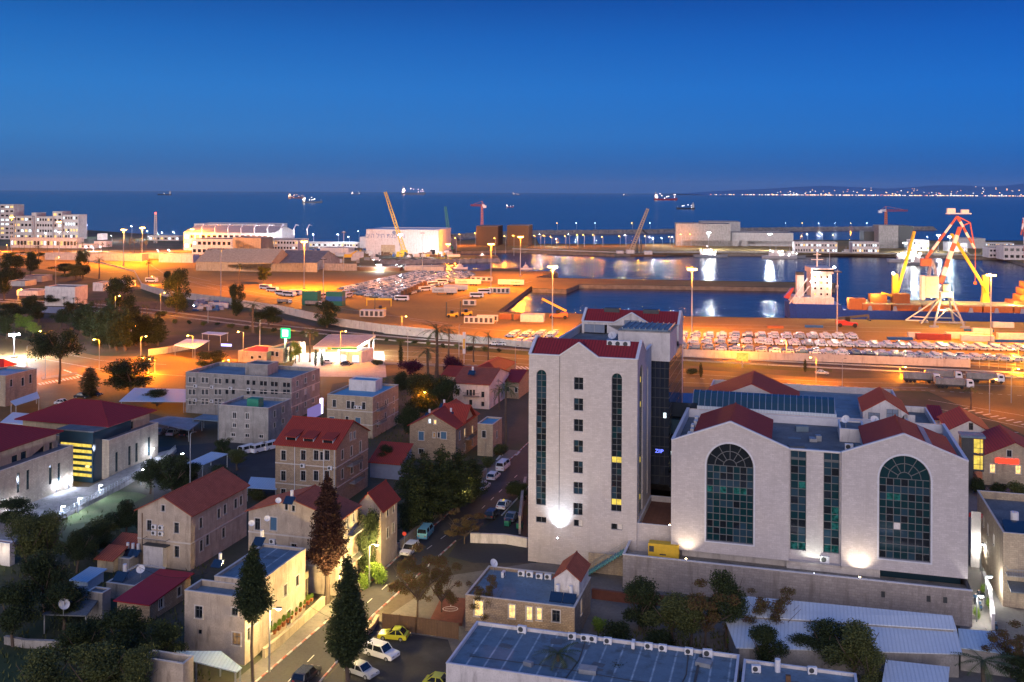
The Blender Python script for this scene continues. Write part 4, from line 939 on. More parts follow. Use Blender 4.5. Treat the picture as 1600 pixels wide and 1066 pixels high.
canopy('sail_canopy', 'dull blue sheet canopy behind the ruined walls at the bottom', 'canopy', [(272, 1017), (345, 1017), (378, 1043), (370, 1050), (305, 1034)], 3.2, .12, 'bluesheet')
rn = B('roofless_house', 'small roofless stained building at the bottom edge beside the olive trees', 'ruin', 222, 1100, 290, 1045, 306, 'flat', 0, 'plaster', 'conc', par=1.3)
wl = [(x, y, .95, 1.5, 'white') for y in (598, 617, 632) for x in (298.5, 304.5, 318.5, 324.5, 339, 345)]
wl += [(x, y, .9, 1.2, 'bare') for y in (597, 616) for x in (356, 361, 366, 371, 389, 398, 410, 416, 427, 433, 446, 452)]
g1_ = B('office_block', 'stained concrete office block of three floors with a grey flat roof', 'building', 290, 645, 457, 587, 501, 'flat', 0, 'conc', 'bitblue', F_=wl,
        R_=[(x, y + (467 - x) * .5, 1.2, 1.5, 'white:plasterw' if (x + y) % 3 == 0 else 'white') for y in (603, 622, 642) for x in (466, 479, 491)], par=1.0, band=(3.6, 7.4))
bld('', None, None, None, 7, 6, g1_['_H'] + 2.8, 'flat', 0, 'conc', 'bitumen', root=g1_, off=(15, 6), z0=g1_['_H'], par=.3)
B('office_annex', 'lower concrete block with a dark green box on its roof', 'building', 342, 690, 421, 637, 456, 'flat', 0, 'conc', 'bitblue', F_=rows((368, 374, 388, 394), (654,), 1.0, 1.5, 'white') + rows((368, 388), (668,), 1.0, 1.0, 'white') + rows((366, 388, 410), (682,), 1.1, .8, 'white'),
  R_=[(431, 652, .9, 1.6, 'plain'), (444, 645, .9, 1.6, 'plain'), (431, 668, .9, 1.2, 'plain'), (444, 662, .9, 1.2, 'plain')], par=.7)
b8 = B('blue_roofed_building', 'cream stone three storey building with a bright blue flat roof', 'building', 511, 680, 584, 619, 624, 'flat', 0, 'ostone2', 'blueroof',
       F_=[(524, 636, .9, 1.8, 'plain'), (546, 638, .9, 1.8, 'plain'), (553, 639, .9, 1.8, 'plain'), (570, 640, .9, 1.8, 'plain'), (520, 660, 1.4, 1.4, 'plain:shutter'), (544, 661, .8, 1.6, 'plain'), (561, 662, 1.4, 1.5, 'plain:shutter')],
       R_=[(592, 643, .9, 2.2, 'plain'), (604, 636, .9, 1.7, 'plain'), (607.5, 634, .8, 1.7, 'plain'), (617, 630, .9, 1.7, 'plain'), (604, 655, .9, 1.7, 'plain'), (617, 648, .9, 1.7, 'plain'), (592, 668, .9, 1.8, 'plain')], band=(3.3, 6.6), par=.45)
balcony(b8, 1.5, 6, 0, 6.6, 1.3, face='R', D_=b8['_W']); balcony(b8, 1.5, 6, 0, 3.3, 1.3, face='R', D_=b8['_W'])
bld('', None, None, None, 7.5, 4.5, b8['_H'] + 2.6, 'flat', 0, 'plasterw', 'blueroof', root=b8, off=(2, 8.5), z0=b8['_H'], par=.15)
h9 = B('shuttered_house', 'rubble stone house with bright blue shutters under a many pitched red roof', 'house', 640, 716, 714, 664, 748, 'gy', 2.9, 'ostone',
       F_=[(673, 661.5, .55, 1.0, 'white:coollit'), (681.5, 663, .55, 1.0, 'white:warmlit'), (660, 688, 1.3, 2.0, 'shut'), (695, 686, 1.3, 1.6, 'shut'), (680, 684, .5, 1.2, 'white:warmdim'), (687.5, 684, .5, 1.2, 'plain'), (660, 709, 1.2, 1.1, 'plain')],
       R_=[(720, 687, .9, 1.9, 'shut'), (728, 682, .8, 1.8, 'white:warmlit'), (740, 678, .8, 1.9, 'white:warmlit'), (728, 704, .8, 1.6, 'plain'), (740, 696, .8, 1.6, 'plain')])
x_ = MB(); W9, D9, H9 = h9['_W'], h9['_D'], h9['_H']
x_.prism([(D9 * .3, H9 + .1), (D9 * .55, H9 + 3.4), (D9 * .8, H9 + .1), (D9 * .8, H9 + .3), (D9 * .55, H9 + 3.62), (D9 * .3, H9 + .3)], 'x', W9 * .45, W9 + .7)
x_.build('cross_roof', MAT['tilex'], h9, recalc=True)
x_ = MB(); x_.prism([(D9 * .33, H9 - .4), (D9 * .33, H9 + .1), (D9 * .55, H9 + 3.1), (D9 * .77, H9 + .1), (D9 * .77, H9 - .4)], 'x', W9 - .3, W9 + .03); x_.build('cross_gable', MAT['plastery'], h9, recalc=True)
balcony(h9, D9 * .4, D9 * .75, 0, 3.6, 1.2, face='R', D_=W9)
B('flat_annex', 'small yellowish annex with a blue flat roof and brick chimney beside the shuttered house', 'building', 746, 712, 772, 664, 786, 'flat', 0, 'ostone2', 'blueroof', F_=[(758, 684, .9, 1.6, 'plain')], R_=[(778, 684, .9, 1.6, 'plain')], par=.3)
h10 = B('white_house', 'bright white two storey house with an orange red roof and small front balcony', 'house', 708, 636, 766, 598, 797, 'gx', 2.8, 'plasterw', 'tileox',
        F_=[(717.5, 617, .8, 1.6, 'plain'), (732, 618, .6, 1.6, 'plain'), (737, 620, .8, 2.0, 'plain'), (742, 618, .6, 1.6, 'plain'), (756, 621, .9, 1.6, 'plain'), (718, 633, .8, 1.3, 'plain'), (737, 633, .9, 1.5, 'plain'), (756, 635, .9, 1.3, 'plain')],
        R_=[(774, 619, .8, 1.6, 'plain'), (786, 613, .8, 1.6, 'plain'), (780, 601, .6, 1.6, 'plain'), (774, 635, .8, 1.5, 'plain'), (788, 628, .8, 1.5, 'plain')])
balcony(h10, 3.2, 8.0, 0, 3.6, 1.1)
B('rear_house', 'old stone house with red hipped roof showing behind the white house', 'house', 735, 598, 780, 579, 806, 'hip', 2.2, 'ostone', 'tilex')
B('low_stone_house', 'long low stone gabled house among palms left of the white house', 'house', 690, 604, 716, 587, 738, 'gx', 1.8, 'plaster', 'tilex')
B('hidden_house', 'red roofed house half hidden by the left edge of the tower', 'house', 788, 622, 812, 596, 834, 'gx', 2.0, 'ostone', 'maroon', F_=[(795, 612, .8, 1.4, 'plain'), (808, 613, .8, 1.4, 'plain')])
B('workshop', 'low workshop with a plain dark red roof and blue front', 'building', 578, 746, 628, 721, 645, 'shed', 2.4, 'steelblue', 'tilex')
e1, e2 = DIR(GA)
Pa = G(114, 766) - e2 * 46 - e1 * 20
HA_ = ZAT(G(114, 766), 697)
def rw(px, py, w, h, st, P0): s, z = FS(P0, GA + pi / 2, px, py); return ('R', s, z, w, h, st)
Pr = Pa + e1 * 20
mod = bld('modern_office', 'long modern stone block with slit windows cut off by the left edge', 'building', Pa, 20, 46, HA_, 'flat', 0, 'ostone2', 'bitumen', par=.1,
          wins=[rw(x, y, .8, 3.8, 'slit:glasst', Pr) for x, y in ((31, 770), (46, 765), (81, 757), (94.5, 753))])
bld('', None, None, None, 17.5, 43, HA_ + 3.4, 'hip', 3.2, 'plastery', 'maroon', root=mod, off=(0, 1), z0=HA_ - .1, ov=1.0,
    wins=[rw(x, y, 1.5, 1.9, 'slit:glasst', Pr - e1 * 2.5 + e2 * 1) for x, y in ((25, 727), (39, 721), (75, 709), (88, 704))])
Pc = G(170, 750); Pb = Pc - e1 * 24; HB_ = ZAT(Pc, 689); DB_ = TOX(Pc, 249, GA + pi / 2)
mod2 = bld('modern_office', 'modern stone clad block with a maroon hipped roof above the lit yellow stair window', 'building', Pb, 24, DB_, HB_, 'flat', 0, 'ostone2', 'bitumen', par=.1,
           wins=[rw(x, y, .9, 4.2, 'slit:glasst', Pc) for x, y in ((184.5, 737), (204.5, 727), (215.5, 722), (235, 712))])
bld('', None, None, None, 22, DB_ - 2.5, HB_ + 2.9, 'hip', 3.2, 'plastery', 'maroon', root=mod2, off=(0, 2), z0=HB_ - .1, ov=1.2, wins=[rw(203, 672, 3.2, 1.6, 'slit:glasst', Pc - e1 * 2 + e2 * 2)])
for root, P0, lst in ((mod, Pr, ((31, 748), (46, 743), (81, 731), (94.5, 728))), (mod2, Pc, ((184.5, 703), (204.5, 695), (215.5, 691), (235, 683)))):
    W_ = root['_W']
    for x, y in lst:
        s, z = FS(P0, GA + pi / 2, x, y); c_ = MB()
        c_.box(W_ + .02, W_ + 1.2, s - .9, s + 1.3, z - .1, z); c_.bar((W_, s - .8, z - .9), (W_ + 1.1, s - .8, z - .12), .08); c_.bar((W_, s + 1.2, z - .9), (W_ + 1.1, s + 1.2, z - .12), .08)
        c_.build('window_canopy', MAT['darkmetal'], root)
st = empty('stair_hall', G(128, 757) - e1 * 5, GA, 'glass stair hall glowing with yellow bands between the two modern blocks', 'building')
sb = MB(); sb.box(-2, 6.5, 1.5, 14, 0, HA_ + 1.6); sb.build('wall', MAT['glassb'], st)
for i in range(6):
    l_ = MB(); z = 1.2 + i * 1.25; l_.box(-1.5, 6.2, 1.36, 1.48, z, z + .62); l_.build('lit_band', MAT['yellowlit'], st)
lg = MB(); lg.box(-2.3, 6.9, 1, 14.4, HA_ + 1.6, HA_ + 1.9); lg.build('roof', MAT['bitumen'], st)
def railing(name, label, cat, pts, h=1.1, step=1.2, mat='metal', z0=0.0, fill=0, group=None):
    w = [G(x, y, z0) for x, y in pts]; c = w[0].copy(); r = MB()
    for i in range(len(w) - 1):
        a_, b_ = w[i] - c, w[i + 1] - c
        for zz in ((h,) if not fill else (h, h * .66, h * .33)): r.bar(a_ + Vector((0, 0, zz)), b_ + Vector((0, 0, zz)), .07, .07)
        n = max(1, int((b_ - a_).length / step))
        for k in range(n + 1): p_ = a_ + (b_ - a_) * k / n; r.box(p_.x - .04, p_.x + .04, p_.y - .04, p_.y + .04, 0, h)
    return r.build(name, MAT[mat], label=label, cat=cat, group=group, loc=(c.x, c.y, z0))
railing('terrace_railing', 'thin steel railing along the terrace of the modern blocks', 'railing', [(0, 858), (98, 806), (188, 758), (258, 718), (274, 703)], 1.1, 1.0, z0=.9, fill=1)
lf = B('arched_house', 'old yellow stone building with a blue flat roof at the left edge', 'building', -40, 632, 10, 587, 59, 'flat', 0, 'ostone2', 'blueroof', F_=[(0, 606, .8, 1.6, 'plain')],
       R_=[(19, 604, .9, 2.0, 'plain'), (37, 603, 1.0, 2.4, 'plain'), (49, 599, 1.0, 2.6, 'plain')], par=.5)
B('corner_pavilion', 'small pavilion with a brown hipped roof at the far left edge', 'building', -30, 590, 8, 570, 24, 'hip', 1.8, 'plaster', 'maroon')
canopy('street_awning', 'yellow lit awning along the pavement below the arched house', 'canopy', [(16, 627), (24, 634), (62, 622), (58, 612)], 3.4, .12, 'bluesheet')
canopy('sheet_roof', 'long pale sheet roof behind the maroon hipped roof', 'canopy', [(186, 627), (210, 606), (292, 608), (290, 628)], 3.2, .15, 'bluesheet')
cpt = canopy('carport', 'flat grey carport roof sheltering parked cars', 'carport', [(232, 658), (296, 672), (318, 655), (262, 650)], 3.0, .25, 'bitblue')
canopy('flat_shed_roof', 'grey flat shed roof next to the carport', 'canopy', [(300, 655), (344, 658), (352, 650), (318, 647)], 3.6, .2, 'bitblue')
canopy('blue_canopy', 'bright blue white tilted canopy over the modern block car park', 'canopy', [(290, 724), (316, 727), (357, 709), (330, 706)], 3.0, .12, 'bluesheet')
canopy('white_canopy', 'long white sheet roof glowing in the yard behind the stone house', 'canopy', [(385, 762), (432, 765), (440, 748), (392, 745)], 2.8, .12, 'bluesheet')
canopy('low_white_roof', 'white low roof among sheds at the left edge', 'canopy', [(0, 660), (36, 663), (66, 648), (20, 644)], 3, .2, 'whitesheet')
B('white_gate_wall', 'long white boundary wall painted along the lot behind the maroon roofs', 'wall', 80, 644, 124, 636, (.5,), 'flat', 0, 'plasterw', 'conc', par=.05)
B('porch_room', 'tiny room with a red canopy and white lamp at the left edge', 'building', -25, 880, 18, 846, 26, 'flat', 0, 'plasterw', 'tilex', par=.1)
D('fascia', M_bands('station_fascia', (.7, .7, .68), (.05, .4, .15), 2, 5, .1, .5))
cs = [G(x, y, 5.4) for x, y in ((490, 542), (557.5, 543), (586, 524), (514, 523))]; cc = sum(cs, Vector()) / 4
stn = empty('petrol_station', (cc.x, cc.y, 0), 0, 'petrol station with a big flat canopy and brilliant white lit forecourt', 'petrol station')
mb = MB(); q = [(v.x - cc.x, v.y - cc.y) for v in cs]; mb.poly(q, 4.6, 5.4); mb.build('canopy', MAT['concl'], stn)
mb = MB()
for i in range(4):
    a_, b_ = Vector((*q[i], 0)), Vector((*q[(i + 1) % 4], 0)); a_ *= 1.012; b_ *= 1.012
    mb.bar(a_ + Vector((0, 0, 5.0)), b_ + Vector((0, 0, 5.0)), .12, .9)
mb.build('fascia', MAT['white'], stn)
mb = MB(); a_, b_ = Vector((*q[0], 0)) * 1.02, Vector((*q[1], 0)) * 1.02
mb.bar(a_ + (b_ - a_) * .42 + Vector((0, -.1, 5.0)), b_ + Vector((0, -.1, 5.0)), .1, .7); mb.build('green_band', MAT['green'], stn)
mb = MB(); mb.bar(a_ + (b_ - a_) * .33 + Vector((0, -.1, 5.0)), a_ + (b_ - a_) * .41 + Vector((0, -.1, 5.0)), .1, .7); mb.build('yellow_band', MAT['yellow'], stn)
mb = MB(); mb.poly([(x * .93, y * .93) for x, y in q], 4.5, 4.58); mb.build('ceiling_light', M_emit('station_ceiling_glow', (1, .98, .86), 9), stn)
for x, y in q: mb = MB(); mb.box(x * .8 - .25, x * .8 + .25, y * .8 - .25, y * .8 + .25, 0, 4.5); mb.build('column', MAT['white'], stn)
for k in (-8, -2, 4): mb = MB(); mb.box(k, k + .9, -1, -.3, .1, 1.9); mb.box(k - .3, k + 1.2, -1.4, .1, 0, .1); mb.box(k + .1, k + .8, -1.03, -1.003, 1.2, 1.7); mb.build('fuel_pump', MAT['white'], stn)
B('station_shop', 'small glass fronted shop glowing white behind the petrol canopy', 'shop', 530, 566, 566, 550, 585, 'flat', 0, 'plasterw', 'concl', F_=[(537, 565, 2.5, 2.4, 'white:coollit'), (547, 565, 2.5, 2.4, 'white:warmlit'), (557, 566, 2.5, 2.4, 'white:coollit')], par=.3)
B('diner', 'yellow walled roadside diner with a flat red roof', 'restaurant', 372, 566, 418, 549, 446, 'flat', 0, 'plastery', 'redmetal', F_=[(395, 561, 1.2, 1.0, 'plain'), (407, 560, 1.2, 1.0, 'plain')], par=.2)
B('roadside_block', 'cream roadside building with dark windows beside the green station sign', 'building', 419, 566, 444, 546, 478, 'flat', 0, 'plastery', 'bitumen', F_=[(427, 556, 1.2, 1.6, 'plain'), (434, 557, 1.2, 1.6, 'plain')], R_=[(455, 553, 1.3, 1.2, 'plain'), (465, 549, 1.3, 1.2, 'plain')], par=.5)
canopy('white_tent_roof', 'white square canopy by the orange car park', 'canopy', [(272, 539), (305, 545), (328, 532), (292, 529)], 4, .2, 'whitesheet')
canopy('white_tent_roof', 'smaller white flat canopy behind the orange car park', 'canopy', [(315, 521), (345, 524), (357, 520), (325, 518)], 3.5, .2, 'whitesheet')
vl = B('flat_villa', 'low stone villa with blue flat roof and glowing windows at the foot of the tower', 'house', 727, 986, 901, 934, 926, 'flat', 0, 'ostone', 'bitblue',
       F_=[(803, 964, .9, 1.9, 'white:warmlit'), (830, 966, .8, 1.9, 'white:warmlit'), (845.6, 967, .7, 1.7, 'white:warmlit'), (872, 969, 1.1, 1.6, 'plain'), (751, 958, 1.3, 2.2, 'white:warmlit')], R_=[(911, 948, .8, 2.0, 'white:warmlit')], par=.4)
Wv, Dv, Hv = vl['_W'], vl['_D'], vl['_H']
bld('', None, None, None, 3.6, 6.5, Hv + 2.5, 'gy', 1.4, 'plasterw', 'tileoy', root=vl, off=(Wv - 3.9, Dv - 6.8), z0=Hv - .1, ov=.3)
Pz = G(697, 1036, 5.0); Pz.z = 0
Wz = TOX(Pz, 1150, GA); Dz = 12.2
lr = bld('long_workshop', 'long low building with a seamed blue grey roof lined with air conditioners', 'building', Pz, Wz, Dz, 4.6, 'flat', 0, 'plasterw', 'seamroof', par=.35, wins=[('L', 6, 1, 1.2, 1.4, 'white')])
bld('workshop_wing', 'second grey blue roofed block right of the long seamed roof', 'building', Pz + e1 * (Wz + .6) - e2 * .4, TOX(Pz + e1 * (Wz + .6), 1352, GA), 12.4, 4.3, 'flat', 0, 'plasterw', 'bitblue', par=.3)
def shedroof(name, label, pts, zs, mat='whitesheet', wallz=None):
    "tilted sheet with corners in photo pixels at their own heights, over a wall"
    w = [G(x, y, z) for (x, y), z in zip(pts, zs)]; c = sum(w, Vector()) / len(w); c.z = 0
    r = empty(name, c, GA, label, 'roof'); M_ = Matrix.Rotation(-GA, 4, 'Z'); q = [M_ @ (v - c) for v in w]
    mb = MB(); n = len(q); mb.add([v.to_tuple() for v in q] + [(v.x, v.y, v.z - .12) for v in q], [tuple(range(n)), tuple(range(2 * n - 1, n - 1, -1))] + [(i, i + n, (i + 1) % n + n, (i + 1) % n) for i in range(n)])
    mb.build('roof_sheet', MAT[mat], r, recalc=True)
    mb = MB(); mb.add([(v.x * .97, v.y * .97, v.z - .13) for v in q] + [(v.x * .97, v.y * .97, 0) for v in q], [(i, i + n, (i + 1) % n + n, (i + 1) % n) for i in range(n)]); mb.build('wall', MAT['conc'], r, recalc=True)
    return r
shedroof('market_hall', 'upper strip of the long white sheet roof below the retaining wall', [(1130, 960), (1495, 984), (1488, 962), (1128, 928)], [4.2, 4.2, 4.9, 4.9])
shedroof('market_hall', 'lower strip of the long white sheet roof with its frayed front edge', [(1150, 1012), (1504, 1022), (1495, 985), (1130, 962)], [3.1, 3.1, 3.9, 3.9])
shedroof('market_hall', 'short white sheet roof at the bottom edge beside the palm', [(1375, 1085), (1480, 1085), (1484, 1042), (1384, 1031)], [2.8, 2.8, 3.3, 3.3])
shedroof('market_hall', 'blue white roof by the alley right of the long sheet roof', [(1500, 1012), (1590, 1024), (1570, 988), (1497, 982)], [3.0, 3.0, 3.6, 3.6], 'bluesheet')
e1, e2 = DIR(GA)
B('cream_house', 'cream house with dark red cross gabled roof right of the annex', 'house', 1482, 720, 1550, 672, (15,), 'gy', 2.5, 'plasterw', 'maroon', F_=[(1494, 670, .9, 1.0, 'plain'), (1510, 671, .9, 1.6, 'plain'), (1519, 672, .9, 1.6, 'plain'), (1533, 673, .9, 1.0, 'plain')])
B('red_roofed_outhouse', 'small outhouse with a red shed roof between annex and cream house', 'house', 1456, 690, 1476, 655, (8,), 'shed', 1.6, 'plasterw', 'maroon')
sh = B('restaurant_house', 'stone house with glowing red sign and lit windows under a dark red roof', 'restaurant', 1535, 757, 1640, 712, (16,), 'gy', 3.2, 'ostone2', 'maroon', F_=[(1567, 713, .9, 1.4, 'plain'), (1579, 714, .9, 1.4, 'plain'), (1553, 739, 1.0, 1.8, 'white:warmlit'), (1593, 741, 1.0, 1.8, 'white:warmlit')])
def TXT(body, name, mat, parent, size, loc, rot, ext=.02, label=None, cat=None):
    cu = bpy.data.curves.new(name, 'FONT'); cu.body = body; cu.extrude = ext; cu.size = size; cu.align_x = 'CENTER'
    t = bpy.data.objects.new(name, cu); C.objects.link(t); bpy.context.view_layer.update()
    me = bpy.data.meshes.new_from_object(t.evaluated_get(bpy.context.evaluated_depsgraph_get())); bpy.data.objects.remove(t)
    me.materials.clear(); me.materials.append(MAT[mat] if isinstance(mat, str) else mat); me.name = name
    o = bpy.data.objects.new(name, me); C.objects.link(o); o.parent = parent; o.location = loc; o.rotation_euler = rot
    return tag(o, label, cat)
D('redsign', M_emit('red_neon', (1, .03, .015), 3.2))
s0, z0_ = FS(G(1535, 757), GA, 1557, 723.5); s1, z1_ = FS(G(1535, 757), GA, 1591, 717.5)
mb = MB(); random.seed(2); x = s0
while x < s1:
    w_ = random.uniform(.22, .4); mb.box(x, x + w_ - .03, -.2, -.06, z0_ + random.uniform(0, .12), z1_ + random.uniform(-.1, .05)); x += w_
mb.box(s0, s1, -.1, -.05, z0_ + .3, z1_ - .2); mb.build('red_sign', MAT['redsign'], sh)
lt = empty('lift_shaft', G(1502, 770), GA, 'dark framed outdoor lift shaft with two yellow lit landings by the annex corner', 'lift shaft')
zt = ZAT(G(1502, 770), 684)
mb = MB(); mb.box(0, 2.2, 0, 3.4, 0, zt); mb.build('shaft_wall', MAT['darkmetal'], lt)
mb = MB(); mb.box(-.15, 4.6, -.25, 3.8, zt + .1, zt + .5); mb.build('roof', MAT['bitblue'], lt)
for k, (za, zb_) in enumerate(((zt - 3.2, zt - .1), (zt - 6.6, zt - 3.5))):
    mb = MB(); mb.box(2.35, 4.1, .3, .4, za + .2, zb_ - .1); mb.build('lit_landing', MAT['yellowlit'], lt)
    mb = MB(); mb.box(2.25, 4.3, 0, 3.4, za - .15, za)
    for xx in (2.25, 3.5, 4.2): mb.box(xx, xx + .1, 0, .1, za + .003, zb_ + .05)
    mb.box(2.35, 4.2, .02, .08, za + 1.2, za + 1.28); mb.build('landing_frame', MAT['darkmetal'], lt)
e1, e2 = DIR(GA)
P = G(1567, 948); HR_ = ZAT(P, 845)
rb_ = bld('alley_building', 'cream stone building with solar heaters on its roof at the bright alley', 'building', P, 15, 22, HR_, 'flat', 0, 'ostone2', 'bitumen', par=1.2,
    wins=[('F', 4.4, HR_ - 4.0, 1.5, 2.4, 'white:glasst'), ('F', 9, HR_ - 4, 1.1, 1.6, 'plain'), ('L', 6, HR_ - 3, .8, 1.6, 'plain'), ('L', 10, HR_ - 3, .8, 1.6, 'plain'), ('L', 15, HR_ - 3, .8, 1.6, 'plain')])
balcony(rb_, .3, 13, 0, HR_ - 4.6, 1.6, ('conc', 'metal'))
mb = MB(); mb.prism([(-.1, HR_ - 6.0), (-3.2, HR_ - 6.5), (-3.2, HR_ - 6.35), (-.1, HR_ - 5.85)], 'x', .5, 7); mb.build('awning', MAT['bitumen'], rb_, recalc=True)
pk_ = B('pink_house', 'small pale pink house with bright red roof in the alley', 'house', 1516, 884, 1534, 812, 1520, 'shed', 1.6, 'plasterw', 'redmetal', F_=[(1521, 866, 1.2, 2.2, 'white:warmlit')])
def model_ac():
    r = empty('air_conditioner', (0, 0, 0), 0, None, 'air conditioner'); m = MB(); m.box(-.45, .45, -.18, .18, .08, .75); m.box(-.4, -.3, -.15, .15, 0, .08, 0); m.box(.3, .4, -.15, .15, 0, .08, 0)
    m.build('case', MAT['white'], r); m = MB(); m.tube([(-.1, -.185, .42), (-.1, -.2, .42)], .26, 12); m.build('fan', MAT['darkmetal'], r); return r
AC = model_ac()
def model_dish():
    r = empty('satellite_dish', (0, 0, 0), 0, None, 'satellite dish'); m = MB(); m.cyl(0, 0, 0, .9, .03, 6); m.build('mast', MAT['metal'], r)
    m = MB(); ax = Vector((0, -.8, .6)).normalized(); a_ = ax.cross(Vector((1, 0, 0))).normalized(); b_ = Vector((1, 0, 0)); vs = [(0, .04, .95)]; fs = []
    n = 14
    for k, (rr, dd) in enumerate(((.25, .04), (.5, .16))):
        for i in range(n): p = Vector((0, .02, .95)) + (b_ * cos(2 * pi * i / n) + a_ * sin(2 * pi * i / n)) * rr + ax * dd; vs.append(p.to_tuple())
    for i in range(n): fs.append((0, 1 + i, 1 + (i + 1) % n)); fs.append((1 + i, 1 + n + i, 1 + n + (i + 1) % n, 1 + (i + 1) % n))
    m.add(vs, fs); m.build('reflector', MAT['white'], r); m = MB(); p = Vector((0, 0, .95)) + ax * .6; m.bar((0, 0, .7), p, .03); m.build('arm', MAT['metal'], r); return r
DISH = model_dish()
def model_heater():
    r = empty('solar_heater', (0, 0, 0), 0, None, 'solar water heater'); m = MB(); m.cyl(0, .7, .5, 1.9, .28, 12); m.build('tank', MAT['white'], r)
    m = MB(); m.add([(-.9, -.9, .1), (.9, -.9, .1), (.9, .3, 1.0), (-.9, .3, 1.0), (-.9, -.9, .0), (.9, -.9, .0), (.9, .3, .9), (-.9, .3, .9)], [(0, 1, 2, 3), (7, 6, 5, 4), (0, 4, 5, 1), (1, 5, 6, 2), (2, 6, 7, 3), (3, 7, 4, 0)]); m.build('panel', MAT['solar'], r)
    m = MB(); m.bar((-.8, .5, 0), (-.8, .5, 1), .04); m.bar((.8, .5, 0), (.8, .5, 1), .04); m.bar((0, .7, 0), (0, .7, .5), .3); m.build('frame', MAT['metal'], r); return r
HEAT = model_heater()
def on(root, x, y, z=None): return W2(root, x, y, root['_H'] if z is None else z)
WORD = 'first second third fourth fifth sixth seventh eighth ninth tenth eleventh twelfth thirteenth fourteenth fifteenth sixteenth seventeenth eighteenth nineteenth twentieth'.split(); WORD += ['twenty-' + w for w in WORD[:9]]
zz = 4.6
for i, px in enumerate((819, 897, 917, 930, 953, 993, 1017, 1039, 1080, 1109)):
    s = TOX(Pz + e2 * (Dz - .9), px, GA); P = Pz + e2 * (Dz - .9) + e1 * s
    put(AC, (P.x, P.y, zz), GA + random.uniform(-.15, .15) + (pi / 2 if px == 993 else 0), 1.3 if px in (819, 1109) else 1.15, '%s air conditioner from the left along the far edge of the seamed roof' % WORD[i], 'air conditioners along the seamed roof')
for i, (x, y) in enumerate(((1.5, 10), (8, 11.5), (14, 4))):
    put(AC, W2(bpy.data.objects['workshop_wing'], x, y, 4.3), GA + .2, 1.2, ('white unit at the corner of the grey blue roof block', 'white unit by the far edge of the grey blue roof block', 'dark topped unit near the middle of the grey blue roof block')[i], 'units on the grey blue roof')
for i, (x, y) in enumerate(((5.5, Dv - 1.5), (6.8, Dv - 1.5), (8.3, Dv - 1.7), (3, Dv - 2.5), (9.6, Dv - 1.6))): put(AC, W2(vl, x, y, Hv), GA + (pi / 2 if i == 3 else .1), 1.1, '%s unit in the cluster on the blue villa roof' % WORD[i], 'units on the villa roof')
for i in range(2): put(HEAT, W2(vl, Wv - 3.2 + i * 1.9, Dv - 8.3, Hv), GA, 1, '%s solar heater in front of the red capped stair room of the villa' % ('left', 'right')[i], 'villa solar heaters')
put(DISH, W2(vl, 1, Dv - 1, Hv), GA + 1, 1.3, 'satellite dish on the far corner of the blue villa roof')
for i, (s, z) in enumerate(((3.3, 6.2), (4.6, 6.2), (3.3, 5.2), (4.6, 5.2))): put(AC, W2(h2, s, -.22, z), GA, 1.0, 'air conditioner %s of the four on the pale gable wall' % ('upper left', 'upper right', 'lower left', 'lower right')[i], 'units above the black balcony')
for i, (r_, x, z, lb) in enumerate(((h1, 6.1, 7.4, 'unit under the second upper window of the dormered house'), (h1, 12, 7.4, 'unit near the upper right windows of the dormered house'), (h1, 3.6, 1.5, 'unit low on the left of the dormered house wall'), (h3, 4.3, 6.9, 'unit below the white shutters of the street house'), (h3, 13.4, 6.4, 'unit on the street house gable near the cypress'), (b8, 8.0, 7.2, 'stacked unit by the windows of the blue roofed building'), (b8, 9.2, 7.2, 'unit beside the stacked one on the blue roofed building'))): put(AC, W2(r_, x, -.22, z), GA, 1.05, lb)
k = 0
for x in (3.2, 8.4, 14.2, 19.8):
    for z in (7.2, 3.3): put(AC, W2(g1_, x, -.22, z), GA, 1.1, 'wall unit under the %s window pair of the %s floor of the concrete block' % (WORD[k // 2], ('upper', 'lower')[k % 2]), 'wall units of the concrete block'); k += 1
put(AC, W2(an, q2_[1] - 2.2, rc - .2, AB - .1), GA, 1.5, 'white unit under the right strip window of the annex')
for i, (r_, x, y, z, lb) in enumerate(((h9, 2.4, 6, H9 + 1.2, 'white tank on the left slope of the shuttered house roof'), (h9, 5, 9, H9 + 3, 'white tank near the ridge of the shuttered house'), (h9, 7.6, 6.5, H9 + 1.7, 'white tank beside blue panels on the shuttered house'))): put(HEAT, W2(r_, x, y, z - .5), GA, .9, lb, 'heaters on the shuttered house')
for i in range(2): put(HEAT, W2(rb_, 3 + i * 4.4, 6, HR_), GA, (2.2, 2.2, 1.2), '%s wide solar heater on the alley building roof' % ('left', 'right')[i], 'heaters on the alley building')
put(HEAT, W2(h10, 4.5, 3.5, h10['_H'] + 2.0), GA, 1.1, 'solar heater on the orange roof of the white house')
put(HEAT, W2(h5, 4, 1.6, h5['_H']), GA, .8, 'small heater on the front roof of the corner house')
put(HEAT, W2(h5, 6.5, h5['_D'] + 3, h5['_H'] + 1), GA, .9, 'heater on the seamed roof of the corner house')
put(HEAT, W2(h5, 4.4, h5['_D'] + 15.5, h5['_H'] + 2.8), GA, .9, 'heater on the white box room of the corner house')
for i, (x, y, z) in enumerate(((1.5, h5['_D'] + 8, h5['_H'] + 1), (2.6, h5['_D'] + 10.5, h5['_H'] + 1), (2.8, h5['_D'] + 13.4, h5['_H'] + 2.8))): put(DISH, W2(h5, x + .8, y, z), GA + .6, .9, '%s dish from the front on the corner house roofs' % WORD[i], 'dishes on the corner house')
put(DISH, W2(bpy.data.objects['grey_outbuilding'], 3.5, 3.5, bpy.data.objects['grey_outbuilding']['_H']), GA + .4, 1.3, 'large satellite dish beside the crimson roof and the pale gable'); put(DISH, G(99, 962, 2.8), GA + 1.2, 1.6, 'dish on the broad dark yard canopy')
